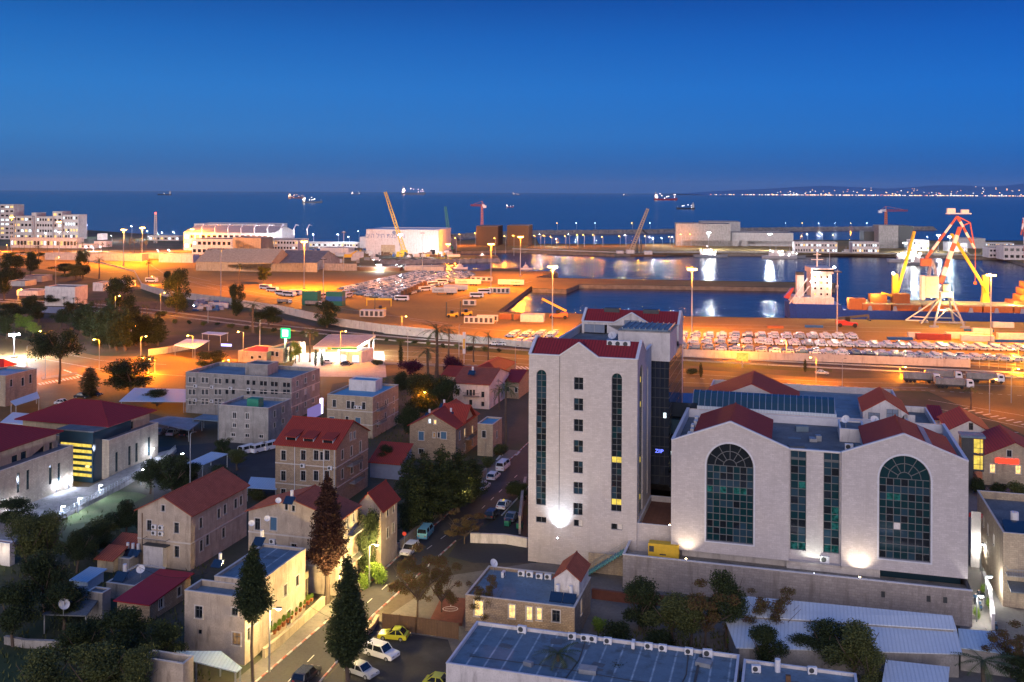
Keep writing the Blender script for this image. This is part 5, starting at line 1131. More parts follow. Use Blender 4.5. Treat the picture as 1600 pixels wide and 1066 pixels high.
put(DISH, on(bpy.data.objects['roof_room'], 1, 1, AE + .6), GA - .5, 1.4, 'white dish at the left of the annex roof room'); put(DISH, on(bpy.data.objects['roof_room'], 5.5, 2, AE + .6), GA + .3, 1.4, 'white dish on top of the annex roof room')
put(DISH, W2(tw, 9.5, 26, TH - 1.6), GA, 1.6, 'big white dish on the tower roof among roof plant'); put(DISH, W2(tw, 10.8, 16, TH - 1.6), GA + .5, 1.4, 'second white dish on the tower roof near the red tiles')
for i, (x, y) in enumerate(((14.5, 3.9), (13.2, 3.9), (15.8, 3.9), (5, 14), (6.5, 14), (8, 14), (5.5, 17), (7.5, 17))): put(AC, W2(tw, x, y, TH + (1.3 if y < 5 else -1.6)), GA, 1.5, '%s roof unit on the hotel tower' % WORD[i], 'roof units of the tower')
for i in range(3): put(HEAT, W2(bpy.data.objects['lean_to'], .9 + i * 1.0, 2.0, bpy.data.objects['lean_to']['_H']), GA, .9, '%s solar heater left of the pale gabled house' % WORD[i], 'heaters on the lean-to')
put(HEAT, W2(bpy.data.objects['grey_outbuilding'], 1.2, 2, bpy.data.objects['grey_outbuilding']['_H']), GA, 1.1, 'white tank standing on the outbuilding near the tin shed')
k = 0
for (x, y) in ((1.2, 8), (1.4, 11), (1.2, 14), (1.4, 17), (1.3, 20)):
    put(AC, W2(an, x + .8, y, AE - 1.5), GA + pi / 2, 1.5, '%s unit in the gutter strip left of the annex red roof' % WORD[k], 'units in the annex gutter'); k += 1
for i, (x, y) in enumerate(((31, 16), (34, 17.5), (30, 20), (27, 8))): put(AC, W2(an, x, y, AE - 1.5), GA, 1.4, '%s unit on the flat middle roof of the annex' % WORD[i], 'units on the annex roof')
gn = empty('generator', W2(pl, 3.6, 2.6, PZ - 1.0), GA, 'yellow diesel generator container on the retaining wall terrace', 'generator')
m = MB(); m.box(0, 4.8, 0, 1.7, .15, 2.3); m.build('housing', MAT['yellow'], gn)
m = MB(); m.box(.15, .9, -.03, -.003, 1.0, 1.9); m.box(-.02, .5, .2, 1.5, 0, .148); m.box(4.3, 4.8, .2, 1.5, 0, .148); m.box(1.8, 2.8, -.02, -.003, .6, .8); m.build('grille', MAT['darkmetal'], gn)
stc = empty('outdoor_stair', W2(pl, -6.2, 3.0, 0), GA, 'outdoor stair with teal railing climbing beside the retaining wall', 'stair')
m = MB()
for i in range(14): m.box(i * .42, i * .42 + .44, 0, 1.4, .6 + i * .3 - .4, .6 + i * .3)
m.build('steps', MAT['teal'], stc)
m = MB()
for yy in (0, 1.36):
    m.bar((0, yy, 1.5), (5.9, yy, 5.7), .06)
    for i in range(8): m.bar((i * .84, yy, .6 + i * .6), (i * .84, yy, 1.5 + i * .6), .05)
m.build('handrail', MAT['metal'], stc)
m = MB(); m.box(-.2, 6.1, 1.5, 1.8, 0, 3.2); m.build('side_wall', MAT['ostone2'], stc)
railing('court_railing', 'teal railing along the court stair left of the generator', 'railing', [(1012, 846), (1050, 830)], 1.2, .8, 'teal', z0=PZ, fill=1)
zs = TXT('ZIIP', 'lit_sign', M_emit('blue_sign', (.15, .2, 1.0), 2.5), tw, .9, (gx0 + 2.5, gy0 - .12, 15.2), (pi / 2, 0, 0))
def carmesh(body, L=4.4, Wd=1.8, H=1.5, kind='sedan'):
    "body, glass, wheels as separate builders"
    b = MB(); g = MB(); hw = Wd / 2; l = L / 2
    z0, zb = .28, .28 + (H - .28) * .52
    if kind == 'van': low = [(-l, z0), (l, z0), (l, zb * .95), (l - .35, zb + .08), (-l, zb + .1)]
    else: low = [(-l, z0 + .08), (-l + .15, z0), (l - .15, z0), (l, z0 + .1), (l, zb - .22), (l - .25, zb - .1), (l * .42, zb), (-l * .72, zb + .02), (-l + .05, zb - .04)]
    b.prism(low, 'y', -hw, hw, 0)
    if kind == 'sedan': cab = [(l * .42, zb), (l * .12, H), (-l * .45, H), (-l * .78, zb + .02)]
    elif kind == 'suv': cab = [(l * .45, zb), (l * .2, H), (-l * .85, H), (-l * .97, zb + .02)]
    elif kind == 'van': cab = [(l - .4, zb + .08), (l - .95, H), (-l + .08, H), (-l, zb + .1)]
    else: cab = [(l * .35, zb)] + [(l * (.35 - 1.15 * t), zb + (H - zb) * sin(pi * min(1, t * 1.0)) ** .6) for t in (.15, .3, .45, .6, .75, .9)] + [(-l * .8, zb)]
    n = len(cab); t = .14
    vs = [(x, -hw + (.02 if z < zb + .12 else t), z) for x, z in cab] + [(x, hw - (.02 if z < zb + .12 else t), z) for x, z in cab]
    g.add(vs, [tuple(range(n)), tuple(range(2 * n - 1, n - 1, -1))] + [(i + 1 if i + 1 < n else 0, i, i + n, (i + 1) % n + n) for i in range(n)])
    top = [(x, z) for x, z in cab if z > H - .14]
    xa, xb = max(x for x, z in top), min(x for x, z in top)
    b.box(xb, xa, -hw + t - .01, hw - t + .01, H - .03, H + .03)
    for x in ((xa + xb) / 2,) + ((xb + .3,) if kind in ('suv', 'van') else ()):
        for s in (-1, 1): b.bar((x, s * (hw - t + .01), H), (x, s * (hw - .01), zb), .09, .09)
    for s in (-1, 1):
        b.bar((cab[0][0], s * (hw - .03), cab[0][1]), (cab[1][0] if kind != 'beetle' else cab[3][0], s * (hw - t), H), .08, .08); b.bar((cab[-1][0], s * (hw - .03), cab[-1][1]), (xb, s * (hw - t), H), .09, .09)
    return b, g
def wheel(x, s, hw, r=.32):
    m = MB(); m.tube([(x, s * (hw - .2), r), (x, s * (hw + .015), r)], r, 14, 0); return m
def rim(x, s, hw, r=.32):
    m = MB(); m.tube([(x, s * (hw + .016), r), (x, s * (hw + .03), r)], r * .6, 10, 0); return m
def model_car(name, paint, kind='sedan', L=4.4, Wd=1.8, H=1.5, cat='car', lights=False):
    r = empty(name, (0, 0, 0), 0, None, cat); b, g = carmesh(0, L, Wd, H, kind)
    b.build('body', MAT[paint], r, recalc=True); g.build('windows', MAT['glass'], r, recalc=True)
    for x in (L * .31, -L * .3):
        for s in (-1, 1):
            w = wheel(x, s, Wd / 2).build('wheel', MAT['black'], r); rim(x, s, Wd / 2).build('rim', MAT['metal'], w)
    for s in (-1, 1):
        m = MB(); m.box(L / 2 - .12, L / 2 + .015, s * (Wd / 2 - .42) - .2, s * (Wd / 2 - .42) + .2, .62, .78); m.build('headlight', MAT['chrome'], r)
        m = MB(); m.box(-L / 2 - .012, -L / 2 + .1, s * (Wd / 2 - .3) - .16, s * (Wd / 2 - .3) + .16, .7, .84); m.build('tail_light', MAT['red'], r)
    return r
def on_street(px, py, rz): return G(px, py, .035), rz
UP = radians(72.5)
def single(name, paint, kind, px, py, rz, label, L=4.5, H=1.5, Wd=1.8, cat='car', group=None, z=.045):
    r = model_car(name, paint, kind, L, Wd, H, cat); p = G(px, py, z); r.location = p; r.rotation_euler = (0, 0, rz); tag(r, label, None, group); return r
single('parked_car', 'cyellow', 'beetle', 615, 998, GA + pi + .1, 'small round backed yellow car by the wooden fence', 4.1, 1.5)
single('parked_suv', 'cwhite', 'suv', 596, 1026, GA - .25, 'white sports utility car with dark roof glass beside the yellow car', 4.7, 1.7, 1.9)
single('parked_car', 'csilver', 'sedan', 565, 1054, GA - .3, 'silver blue saloon at the bottom of the car park', 4.5, 1.42)
single('moving_car', 'cdark', 'suv', 479, 1062, UP, 'black car driving on the street at the bottom edge', 4.6, 1.6)
single('parked_car', 'cyellow', 'sedan', 688, 1074, GA, 'lime yellow car half cut off by the bottom edge', 4.2, 1.5)
single('moving_car', 'cwhite', 'suv', 640, 864, UP + pi, 'white car stopped in the street beside the white gate', 4.5, 1.6)
single('parked_van', 'ccyan', 'van', 665, 838, UP + .1, 'pale turquoise old van parked at the kerb by the pines', 4.6, 1.95)
for i, (x, y, k_, lb) in enumerate(((739, 778, 'sedan', 'white saloon nearest the pines in the kerb row'), (755, 764, 'sedan', 'white saloon second in the kerb row'), (771, 748, 'suv', 'white car third in the kerb row'), (786, 733, 'van', 'white minivan at the far end of the kerb row'))):
    single('parked_car' if k_ != 'van' else 'parked_van', 'cwhite', k_, x, y, UP, lb, 4.4 if k_ != 'van' else 5.0, 1.5 if k_ != 'van' else 1.95)
single('parked_taxi', 'cwhite', 'sedan', 787, 793, UP, 'white taxi with small yellow roof sign on the right kerb', 4.5, 1.45)
single('parked_car', 'cdark', 'suv', 769, 808, UP, 'dark blue car behind the white taxi', 4.4, 1.6)
single('parked_car', 'cgrey', 'sedan', 800, 812, UP, 'grey car in the side court by a green bin', 4.4, 1.5)
single('parked_van', 'cwhite', 'van', 388, 708, UP - .3, 'white van with red rear parked behind the grey annex', 4.9, 1.95); single('parked_van', 'cwhite', 'van', 406, 706, UP - .3, 'white van parked in the middle behind the grey annex', 4.9, 1.95)
single('parked_van', 'cwhite', 'van', 424, 702, UP - .3, 'white van nearest the dormered house', 4.9, 1.95)
for i, x in enumerate((251, 270, 290)): single('parked_car', ('cgrey', 'csilver', 'cdark')[i], 'sedan', x, 678 + i * 1.5, UP + .2, '%s car from the left under the flat grey carport' % WORD[i], 4.4, 1.5)
single('parked_car', 'cdark', 'sedan', 542, 571, GA, 'dark red saloon in front of the bright petrol station', 4.4, 1.5); single('parked_car', 'cwhite', 'sedan', 514, 568, GA, 'white car on the bright petrol station forecourt', 4.4, 1.5)
single('parked_car', 'csilver', 'sedan', 1284, 585, PA, 'silver car alone beyond the annex roofs near the rails', 4.4, 1.5)
for i, (x, y) in enumerate(((128, 622), (148, 619))): single('parked_car', 'cdark', 'sedan', x, y, GA + .2, '%s dark car by the round wall at the boulevard' % ('left', 'right')[i], 4.4, 1.5)
single('parked_car', 'cwhite', 'sedan', 98, 632, GA + .2, 'white car by the painted boundary wall', 4.4, 1.5)
tx = MB(); tx.box(-.3, .3, -.12, .12, 0, .15); tx.build('taxi_sign', MAT['yellowlit'], bpy.data.objects['parked_taxi'], loc=(-.2, 0, 1.48))
def fleet_car(paint, kind):
    b, g = carmesh(0, 4.5, 1.8, 1.5, kind); o = MB(); o.add(b.v, b.f, 0); o.add(g.v, g.f, 1)
    for x in (1.4, -1.35):
        for s in (-1, 1): w = wheel(x, s, .9); o.add(w.v, w.f, 2)
    me = bpy.data.meshes.new('stored_car'); me.from_pydata(o.v, [], o.f)
    for k_ in (paint, 'glass', 'black'): me.materials.append(MAT[k_])
    me.polygons.foreach_set('material_index', o.m)
    bm = bmesh.new(); bm.from_mesh(me); bmesh.ops.recalc_face_normals(bm, faces=bm.faces); bm.to_mesh(me); bm.free(); return me
random.seed(21)
FL = [fleet_car(p_, k_) for p_, k_ in (('cwhite', 'suv'), ('cwhite', 'sedan'), ('csilver', 'suv'), ('cwhite', 'suv'), ('cdark', 'sedan'), ('cgrey', 'suv'), ('cblue', 'suv'))]
stored = []
ep, eq = DIR(PA)
SK = DIR(PA + radians(86))[0]
def file_of(px, py, n, ws=(6, 5, 4, 5, .7, .8, .3)):
    P = G(px, py, .03)
    for k_ in range(n):
        me = random.choices(FL, ws)[0]; p = P + SK * (k_ * 2.45)
        stored.append((me, p + ep * random.uniform(-.05, .05), PA + pi + radians(-8) + random.uniform(-.02, .02)))
x = 1066
while x < 1345: file_of(x, 527.5 + (x - 1066) * .008, 5); x += 20.5
for x in range(1200, 1640, 21): file_of(x, 539 + (x - 1200) * .025, 5)
for x in range(1062, 1200, 21): file_of(x, 537, 4)
for x in range(1064, 1620, 21): file_of(x, 545.5 + (x - 1064) * .037, 4, (2, 2, 3, 2, 2, 3, 1))
for x in (797, 818, 838, 858): file_of(x, 527, 6)
for x in (803, 822, 842, 862): file_of(x, 538.5, 5)
for x in (772, 783, 792): file_of(x, 539.5, 1, (1, 1, 3, 1, 3, 3, 1))
print('near stored cars', len(stored))
far = []
rows_ = [((532, 452.5), (656, 424.5)), ((541, 455.5), (668, 425)), ((554, 460.2), (690, 425.5)), ((562, 462), (706, 425.5)), ((575, 463.5), (722, 425.5)), ((584, 466.5), (728, 427.5)), ((596, 468), (730, 430))]
for (a_, b_) in rows_:
    A_, B_ = G(*a_, .03), G(*b_, .03); L = (B_ - A_).length; d = (B_ - A_) / L; n = int(L / 3.0)
    for i in range(n):
        p = A_ + d * (i * 3.0)
        for k_ in (0, 1): far.append((random.choices(FL, (2, 3, 4, 2, 4, 5, 3))[0], p + Vector((d.y, -d.x, 0)) * (k_ * 5.2), atan2(d.y, d.x) + pi / 2 + radians(8)))
far.sort(key=lambda t: t[1].y)
allc = stored + far
def put_mesh(me, p, rz, label, cat, group, name=None):
    o = bpy.data.objects.new(name or me.name.split('.')[0], me); C.objects.link(o); o.location = p; o.rotation_euler = (0, 0, rz); return tag(o, label, cat, group)
vis = []
for t in allc:
    x_, y_ = PX(t[1])
    if -10 < x_ < 1610: vis.append(t)
vis.sort(key=lambda t: t[1].y)
for i, (me, p, rz) in enumerate(vis[:300]): put_mesh(me, p, rz, 'new car parked in the packed storage rows of the harbour car compound', 'car', 'cars stored on the harbour quay')
mb = MB(); cols = []
for (me, p, rz) in vis[300:]:
    c, s = cos(rz), sin(rz); base = len(mb.v); mb.v += [(p.x + v.co.x * c - v.co.y * s, p.y + v.co.x * s + v.co.y * c, p.z + v.co.z) for v in me.vertices]
    pm = {'white': 0, 'silver': 1, 'dark': 2, 'grey': 3, 'blue': 4}
    bi = pm[me.materials[0].name.replace('car_paint_', '')]
    for pg in me.polygons: mb.f.append(tuple(base + i for i in pg.vertices)); mb.m.append(bi if pg.material_index == 0 else 4 + pg.material_index)
mb.build('stored_cars', [MAT[k_] for k_ in ('cwhite', 'csilver', 'cdark', 'cgrey', 'cblue', 'glass', 'black')], kind='stuff', label='hundreds of pale new cars packed in long slanting rows on the far side of the quay', cat='cars')
print('cars', len(vis))
SOD = (1.0, .28, .006); WHT = (.82, .9, 1.0); WRM = (1.0, .74, .38)
def light(parent, loc, power, col, r=.4, spot=None, rot=None, blend=.6):
    l = bpy.data.lights.new('lamp_light', 'SPOT' if spot else 'POINT'); l.energy = power; l.color = col; l.shadow_soft_size = r
    if spot: l.spot_size = radians(spot); l.spot_blend = blend
    o = bpy.data.objects.new('lamp_light', l); C.objects.link(o); o.parent = parent; o.location = loc
    if rot is not None: o.rotation_euler = rot
    return o
def mast(px, py, tpy, label, power=0, col=SOD, group=None, lit='eorange', name='floodlight_mast', rings=1, r=.18):
    P = G(px, py); H = ZAT(P, tpy); t = empty(name, P, 0, label, 'floodlight mast', group)
    m = MB(); m.tube([(0, 0, 0), (0, 0, H)], [r * 1.7, r], 10); m.build('pole', MAT['metal'], t)
    m = MB(); m.box(-.9, .9, -.9, .9, 0, .7); m.build('footing', MAT['conc'], t)
    m = MB(); m.lathe((0, 0, H - .9), [(1.3, 0), (1.3, .12)], 12)
    for k in range(6): m.bar((0, 0, H - .3), (1.3 * cos(k * pi / 3), 1.3 * sin(k * pi / 3), H - .8), .08)
    m.build('lamp_ring', MAT['metal'], t)
    for k in range(6):
        a_ = k * pi / 3; x, y = 1.5 * cos(a_), 1.5 * sin(a_); m = MB(); m.box(x - .38, x + .38, y - .38, y + .38, H - 1.35, H - .9)
        m.build('lamp_head', MAT[lit] if power else MAT['darkmetal'], t)
    if power: light(t, (0, 0, H - 2.4), power, col, .9)
    return t
def lamp(px, py, tpy, label, power=0, col=SOD, lit='eorange', arm=1.6, dirx=-1, group=None, name='street_lamp', double=False, r=.09):
    P = G(px, py); H = ZAT(P, tpy); t = empty(name, P, 0, label, 'street lamp', group)
    m = MB(); m.tube([(0, 0, 0), (0, 0, H - .3)], [r * 1.5, r], 8); m.build('pole', MAT['metal'], t)
    for s in ((dirx,) if not double else (-1, 1)):
        m = MB(); m.tube([(0, 0, H - .5), (s * arm * .4, 0, H - .08), (s * arm, 0, H)], .05, 6); m.build('arm', MAT['metal'], t)
        m = MB(); m.box(min(s * arm, s * (arm + .7)), max(s * arm, s * (arm + .7)), -.16, .16, H - .05, H + .08); h_ = m.build('lamp_head', MAT['darkmetal'], t)
        if lit:
            m = MB(); m.lathe((s * (arm + .35), 0, H - .3), [(.12, 0), (.3, .12), (.3, .24)], 10); m.build('lamp_glass', MAT[lit], h_)
    if power: light(t, (dirx * (arm + .35) if not double else 0, 0, H - .75), power, col, .3)
    return t
MP = 175000.0
for i, (x, y, t, pw, lb) in enumerate((
    (767, 452, 379, 2.4, 'brightest orange lit floodlight mast at the middle of the container yard'), (813, 432, 368, .9, 'tall mast with orange lamps near the small jetty'),
    (863, 524, 413, 1.8, 'orange lit mast by the end of the nearest car rows left of the tower'), (1081, 523, 417, 1.8, 'orange lit mast between the tower and the right car rows'),
    (1548, 536, 426, 1.8, 'orange lit mast near the red cab ship at the right'), (475, 452, 375, 4.5, 'cluster of lamps on a tall mast beside the orange warehouse'),
    (92, 397, 345, 2, 'tall orange mast by the palm row at the left'), (193, 415, 357, 2.8, 'tall orange mast above the left road junction'), (222, 409, 354, 3, 'orange mast right of the junction behind palms'),
    (503, 418, 402, 0, 'bare mast'), (1308, 522, 421, 0, 'dark unlit mast beside the cargo ship bow rows'), (345, 465, 386, 0, 'dark unlit mast in the orange yard'), (505, 470, 402, 0, 'slim dark mast by the blue green container stack'), (660, 424, 362, 0, 'pale unlit mast at the edge of the marina'), (537, 424, 361, 0, 'slender mast with small blue light by the boat yard'), (328, 420, 388, 0, 'thin pole behind the broad tree in the orange yard'))):
    if lb == 'bare mast': continue
    mast(x, y, t, lb, pw * MP, SOD, None)
random.seed(8)
fl = [(300, 392, 357, 3, SOD, 'eorange', 'blazing floodlight before the long pale terminal'), (18, 398, 338, 1.6, SOD, 'eorange', 'blazing orange lamp at the far left before the grey building'), (700, 404, 380, .6, SOD, 'eorange', 'orange lamp by the dark factory sheds'), (1107, 390, 362, .8, WHT, 'ewhite', 'very bright white lamp in front of the concrete silo block'), (1203, 392, 364, .7, WHT, 'ewhite', 'very bright white lamp right of the concrete silo block'),
      (592, 424, 412, .2, WHT, 'ewhite', 'low blazing white work lamp at the boat yard'), (625, 402, 365, .35, WHT, 'ewhite', 'white lamp before the factory hall'), (672, 400, 384, .15, WHT, 'ewhite', 'white lamp at the right end of the factory hall'), (1414, 394, 378, .4, WHT, 'ewhite', 'white lamp on the navy quay'), (1466, 394, 366, .35, WHT, 'ewhite', 'white lamp behind the boats at the right'), (1484, 394, 368, .3, WHT, 'ewhite', 'white lamp next to the boat masts at the right')]
for (x, y, t, pw, c_, li, lb) in fl: mast(x, y, t, lb, pw * MP * .6, c_, None, li, r=.14)
for i in range(20):
    x = (836, 845, 851, 862, 884, 890, 903, 913, 928, 942, 969, 978, 999, 1009, 1047, 1052, 1065, 1080, 1254, 1303)[i]; wh = x in (845, 890, 978, 1052)
    lamp(x, 385 + (x % 3), 366 + (x * 7) % 5, '%s lamp post from the left on the long far quay' % WORD[i], (MP * .04 if i % 2 == 0 else MP * .02), WHT if wh else SOD, 'ewhite' if wh else 'eorange', 1.0, group='lamps on the far quay', r=.15)
for i, (x, y) in enumerate(((1021, 384), (1035, 384), (870, 385), (1262, 378), (1285, 378), (1450, 382))): lamp(x, y, y - 12, 'low white lamp %s on the far quay' % ('left of the lit dock openings', 'beside the dock block corner', 'behind the brown boom', 'before the lettered navy row', 'right of the navy row', 'near the tall dark block')[i], MP * .06, WHT, 'ewhite', .6, group='white lamps on the far quay', r=.14)
for i, x in enumerate((871, 901, 930, 988, 1016, 1228, 1254, 1280, 1305, 1330, 1355)): lamp(x, 358.5 - (x - 870) * .003, 348.5, '%s small lamp from the left on the open breakwater' % WORD[i], MP * .03, WHT if i % 3 else SOD, 'ewhite' if i % 3 else 'eorange', .5, group='lamps on the breakwater', r=.15)
wl_ = [(137, 372, 352, WHT), (206, 373, 353, WHT), (72, 378, 364, WHT), (93, 379, 362, WHT), (107, 379, 362, WHT), (231, 374, 361, WHT), (247, 374, 364, WHT), (254, 374, 363, WHT), (272, 374, 362, WHT), (194, 376, 363, SOD), (135, 394, 386, WHT), (146, 394, 386, WHT), (158, 394, 386, WHT), (175, 378, 368, WHT), (12, 393, 383, SOD),
       (248, 398, 391, WHT), (265, 398, 390, WHT), (335, 396, 387, WHT), (404, 392, 367, WHT), (385, 396, 374, WHT), (422, 394, 375, WHT), (441, 394, 381, WHT), (457, 394, 381, WHT), (465, 394, 381, WHT), (490, 384, 366, WHT), (529, 388, 366, WHT), (546, 386, 370, WHT), (561, 380, 361, WHT), (719, 384, 366, SOD), (743, 384, 364, SOD), (713, 398, 372, SOD), (803, 400, 368, SOD), (774, 400, 372, SOD), (790, 396, 369, SOD)]
for i, (x, y, t, c_) in enumerate(wl_): lamp(x, y, t, ('%s white lamp along the left waterfront' if c_ is WHT else '%s orange lamp on the left waterfront') % WORD[min(28, sum(1 for q in wl_ if (q[3] is c_) and q[0] < x))] + ' from the left', MP * (.22 if i % 2 == 0 else .1), c_, 'ewhite' if c_ is WHT else 'eorange', .8, group='waterfront lamps %s' % ('white' if c_ is WHT else 'orange'), r=.13)
for (x, y, t, d_, lb) in ((71, 592, 517, -1, 'orange street lamp inside the umbrella crown'), (155, 578, 530, -1, 'orange street lamp before the dark cypress clump'), (220, 560, 525, 1, 'orange street lamp behind the wide dark tree'), (205, 523, 509, 1, 'small orange lamp glowing among the cypresses'), (232, 588, 559, -1, 'first of the low paired orange lamps by the wide dark tree'), (242, 584, 561, -1, 'second of the low paired orange lamps by the wide dark tree'), (301, 560, 524, -1, 'orange lamp beside the white square canopy'), (380, 564, 518, -1, 'orange lamp in front of the red roofed diner'), (348, 590, 562, 1, 'low orange lamp above the concrete office roof'),
                          (532, 571, 517, 1, 'orange lamp in front of the petrol station canopy'), (628, 514, 494, 1, 'orange lamp by the harbour fence'), (653, 652, 612, 1, 'orange lamp glowing in the dark garden trees'), (251, 494, 457, 1, 'small orange lamp by the rails left of the broad tree'), (180, 505, 462, 1, 'small lamp on a pole by the rails at left'), (1162, 566, 538, -1, 'orange lamp beside the yellow kiosk sign'), (1229, 558, 532, -1, 'lamp before the nearest car row'), (1406, 588, 573, 1, 'lamp above the annex rear roofs'), (1546, 645, 592, 1, 'orange lamp over the truck park'), (1275, 598, 558, -1, 'yellow pole lamp behind the annex'), (1583, 585, 576, 1, 'low lamp near the rails at the far right'), (1591, 560, 545, -1, 'lamp at the right end of the car rows'), (28, 470, 452, 1, 'lamp among trees at left'), (87, 448, 402, 1, 'lamp by the tin roofs at far left'), (242, 446, 432, -1, 'small white lamp beside the yard wall')):
    lamp(x, y, t, lb, MP * (.14 if y < 600 else .03), SOD, 'eorange', 1.5, d_)
for (x, y, t, lb) in ((681, 548, 545, ''),): pass
mast(22, 560, 518, 'dazzling white floodlight among the trees at the left edge', MP * .55, WHT, None, 'ewhite', r=.12)
for (x, y, t, lb) in ((1316, 622, 560, 'tall thin pole behind the annex rear roof'), (1580, 630, 575, 'pole at the right of the truck park'), (776, 506, 496, 'short pole at the yard edge'), (42, 590, 540, 'pole on the left boulevard'), (583, 560, 518, 'pole right of the petrol station'), (637, 566, 517, 'yellow pole on the boulevard beside the station'), (325, 505, 465, 'pole behind the broad tree'), (406, 545, 500, 'pole by the tree over the rails'), (584, 555, 530, 'slim pole at the station kerb'), (717, 580, 507, 'tall blue white pole by the palms'), (805, 600, 540, 'orange pole left of the tower'), (341, 690, 625, 'drain pole at the annex corner'), (297, 775, 675, 'pole beside the carport'), (768, 706, 690, 'sign pole')):
    if lb == 'sign pole': continue
    lamp(x, y, t, lb, 0, SOD, None, .5, 1, name='pole')
for (x, y, t, pw, d_, lb) in ((530, 962, 893, .5, 1, 'warm street lamp hidden by the brown cypress'), (421, 1050, 950, .4, 1, 'warm street lamp at the corner house'), (577, 918, 850, .3, 1, 'warm street lamp lighting the green shrub'), (712, 800, 760, .12, 1, 'street lamp by the dark pines')):
    lamp(x, y, t, lb, MP * pw * .11, (1.0, .7, .26), 'ewarm', .8, d_)
def wall_light(name, loc, label, power, col, lit, aim, spot=100, r=.12, blend=.8):
    t = empty(name, loc, 0, label, 'wall light'); m = MB(); m.box(-.16, .16, -.16, .16, -.1, .02); m.build('case', MAT['darkmetal'], t)
    m = MB(); m.lathe((0, 0, .02), [(.13, 0), (.13, .06), (.05, .1)], 10); m.build('lens', MAT[lit], t)
    d = Vector(aim).normalized(); q = d.to_track_quat('-Z', 'Y').to_euler()
    light(t, (d.x * .3, d.y * .3, .3), power, col, r, spot, q, blend); return t
WN = -DIR(GA)[1]
def fp(root, x, y, z): return W2(root, x, y, z)
s_, z_ = tf(877, 836)
wall_light('floodlight', fp(tw, s_, -1.7, z_), 'white floodlight washing up the front of the tower between its windows', 3200, (.75, .88, 1.0), 'ewhite', e2 * .3 + Vector((0, 0, 1)), 95, blend=1.0)
s_, z_ = af(1077, 860); wall_light('floodlight', fp(an, s_, -2.2, z_ - .6), 'warm floodlight under the left end of the annex', 800, (1, .8, .55), 'ewarm', e2 * .7 + Vector((0, 0, 1)), 100)
s_, z_ = af(1345, 885); wall_light('floodlight', fp(an, s_, -2.2, AB - .6), 'warm floodlight under the annex between strip windows and right arch', 1200, (1, .84, .62), 'ewarm', e2 * .7 + Vector((0, 0, 1)), 110)
s_, z_ = af(1280, 880); wall_light('floodlight', fp(an, s_ - .5, -1.6, AB - 1.0), 'white floodlight at the foot of the annex strip windows', 700, (.9, .95, .8), 'ewhite', e2 * .8 + Vector((0, 0, 1)), 100)
wall_light('court_light', W2(ct, 5.2, .6, ct['_H'] + .9), 'bright white lamp on the brown tiled court parapet', 250, (1, .85, .65), 'ewarm', Vector((0, 0, -1)) + e2 * .6, 150)
for i, (x, y, c_) in enumerate(((107, 744, WHT), (154, 757, WHT), (15, 782, WHT), (220, 733, WHT), (282, 708, WHT), (236, 700, WHT), (95, 790, WHT), (122, 777, WHT), (88, 752, WHT))):
    t = lamp(x, y + 25, y, '%s cold white lamp along the terrace of the modern blocks' % WORD[i], 800, (.62, .72, 1.0), 'ewhite', .1, 1, group='white terrace lamps')
for i, (x, y) in enumerate(((1532, 880), (1540, 930), (1526, 960))): lamp(x, y + 12, y - 30, '%s bright lamp in the white lit alley' % WORD[i], 1100, (1, .97, .88), 'ewhite', .3, 1, group='alley lamps')
for k in (-9, 0, 9): light(stn, (k, -3, 4.0), 20000, (1, .97, .8), .5)
light(pk_, (2, -2, 3), 200, (1, .9, .7)); light(bpy.data.objects['porch_room'], (4, -1.5, 2.6), 120, (1, .85, .65))
def pbox(name, label, cat, px, py, rpx, tpy, D_, wall='concl', roof='flat', rmat='bitumen', rh=3, wins=(), a=PA, group=None, par=.4, z0=0, rows_=None, lit=0, st='bare', seed=1):
    "harbour building; rows_ = (columns, floors) gives it windows"
    P = G(px, py); W = TOX(P, rpx, a); H = ZAT(P, tpy); ws = list(wins); rnd = random.Random(seed)
    if rows_:
        nc, nf = rows_; fh = H / nf
        for f in range(nf):
            for c in range(nc):
                s = W * (c + .5) / nc; ws.append(('F', s, f * fh + fh * .3, min(W / nc * .62, 4), fh * .42, st + (':' + rnd.choice(('coollit', 'warmlit')) if rnd.random() < lit else '')))
    return bld(name, label, cat, P, W, D_, H, roof, rh, wall, rmat, ws, a=a, group=group, par=par)
fh_ = pbox('factory_hall', 'huge white windowless shipyard hall with dark lettering on its front', 'building', 572, 397, 686, 359, 60, 'plasterw', rmat='whitesheet', wins=[('F', 22, .2, 14, 9, 'bare:plastery'), ('F', 66, .2, 6, 5, 'bare')])
TXT('םיה ליח תנפסמ', 'lettering', 'steelblue', fh_, 6.2, (19, -.12, 16), (pi / 2, 0, 0), .05)
m = MB(); m.tube([(28, -.05, 21.3), (28, -.2, 21.3)], 1.9, 16); m.box(27.6, 28.4, -.3, -.2, 19.6, 23); m.build('emblem', MAT['steelblue'], fh_)
pbox('side_hall', 'lower white side building left of the shipyard hall', 'building', 562, 388, 573, 371, 25, 'plasterw')
pbox('side_hall', 'grey stepped building against the right end of the shipyard hall', 'building', 689, 391, 706, 372, 30, 'conc', rows_=(4, 2))
pbox('passenger_terminal', 'very long pale terminal hall with curved roof hoops blazing under floodlights', 'building', 287, 391, 428, 363, 60, 'plasterw', roof='gx', rh=6, rmat='concl', rows_=(16, 2), lit=.2)
tm = bpy.data.objects['passenger_terminal']
for i in range(9): m = MB(); x = 20 + i * 14; m.tube([(x, -.4, 17), (x, -1.6, 23), (x, 4, 27), (x, 12, 26)], .5, 6); m.build('roof_hoop', MAT['white'], tm)
pbox('terminal_wing', 'raised pale upper block of the terminal against the sea', 'building', 303, 378, 430, 350, 40, 'plasterw', rmat='concl', rows_=(20, 2))
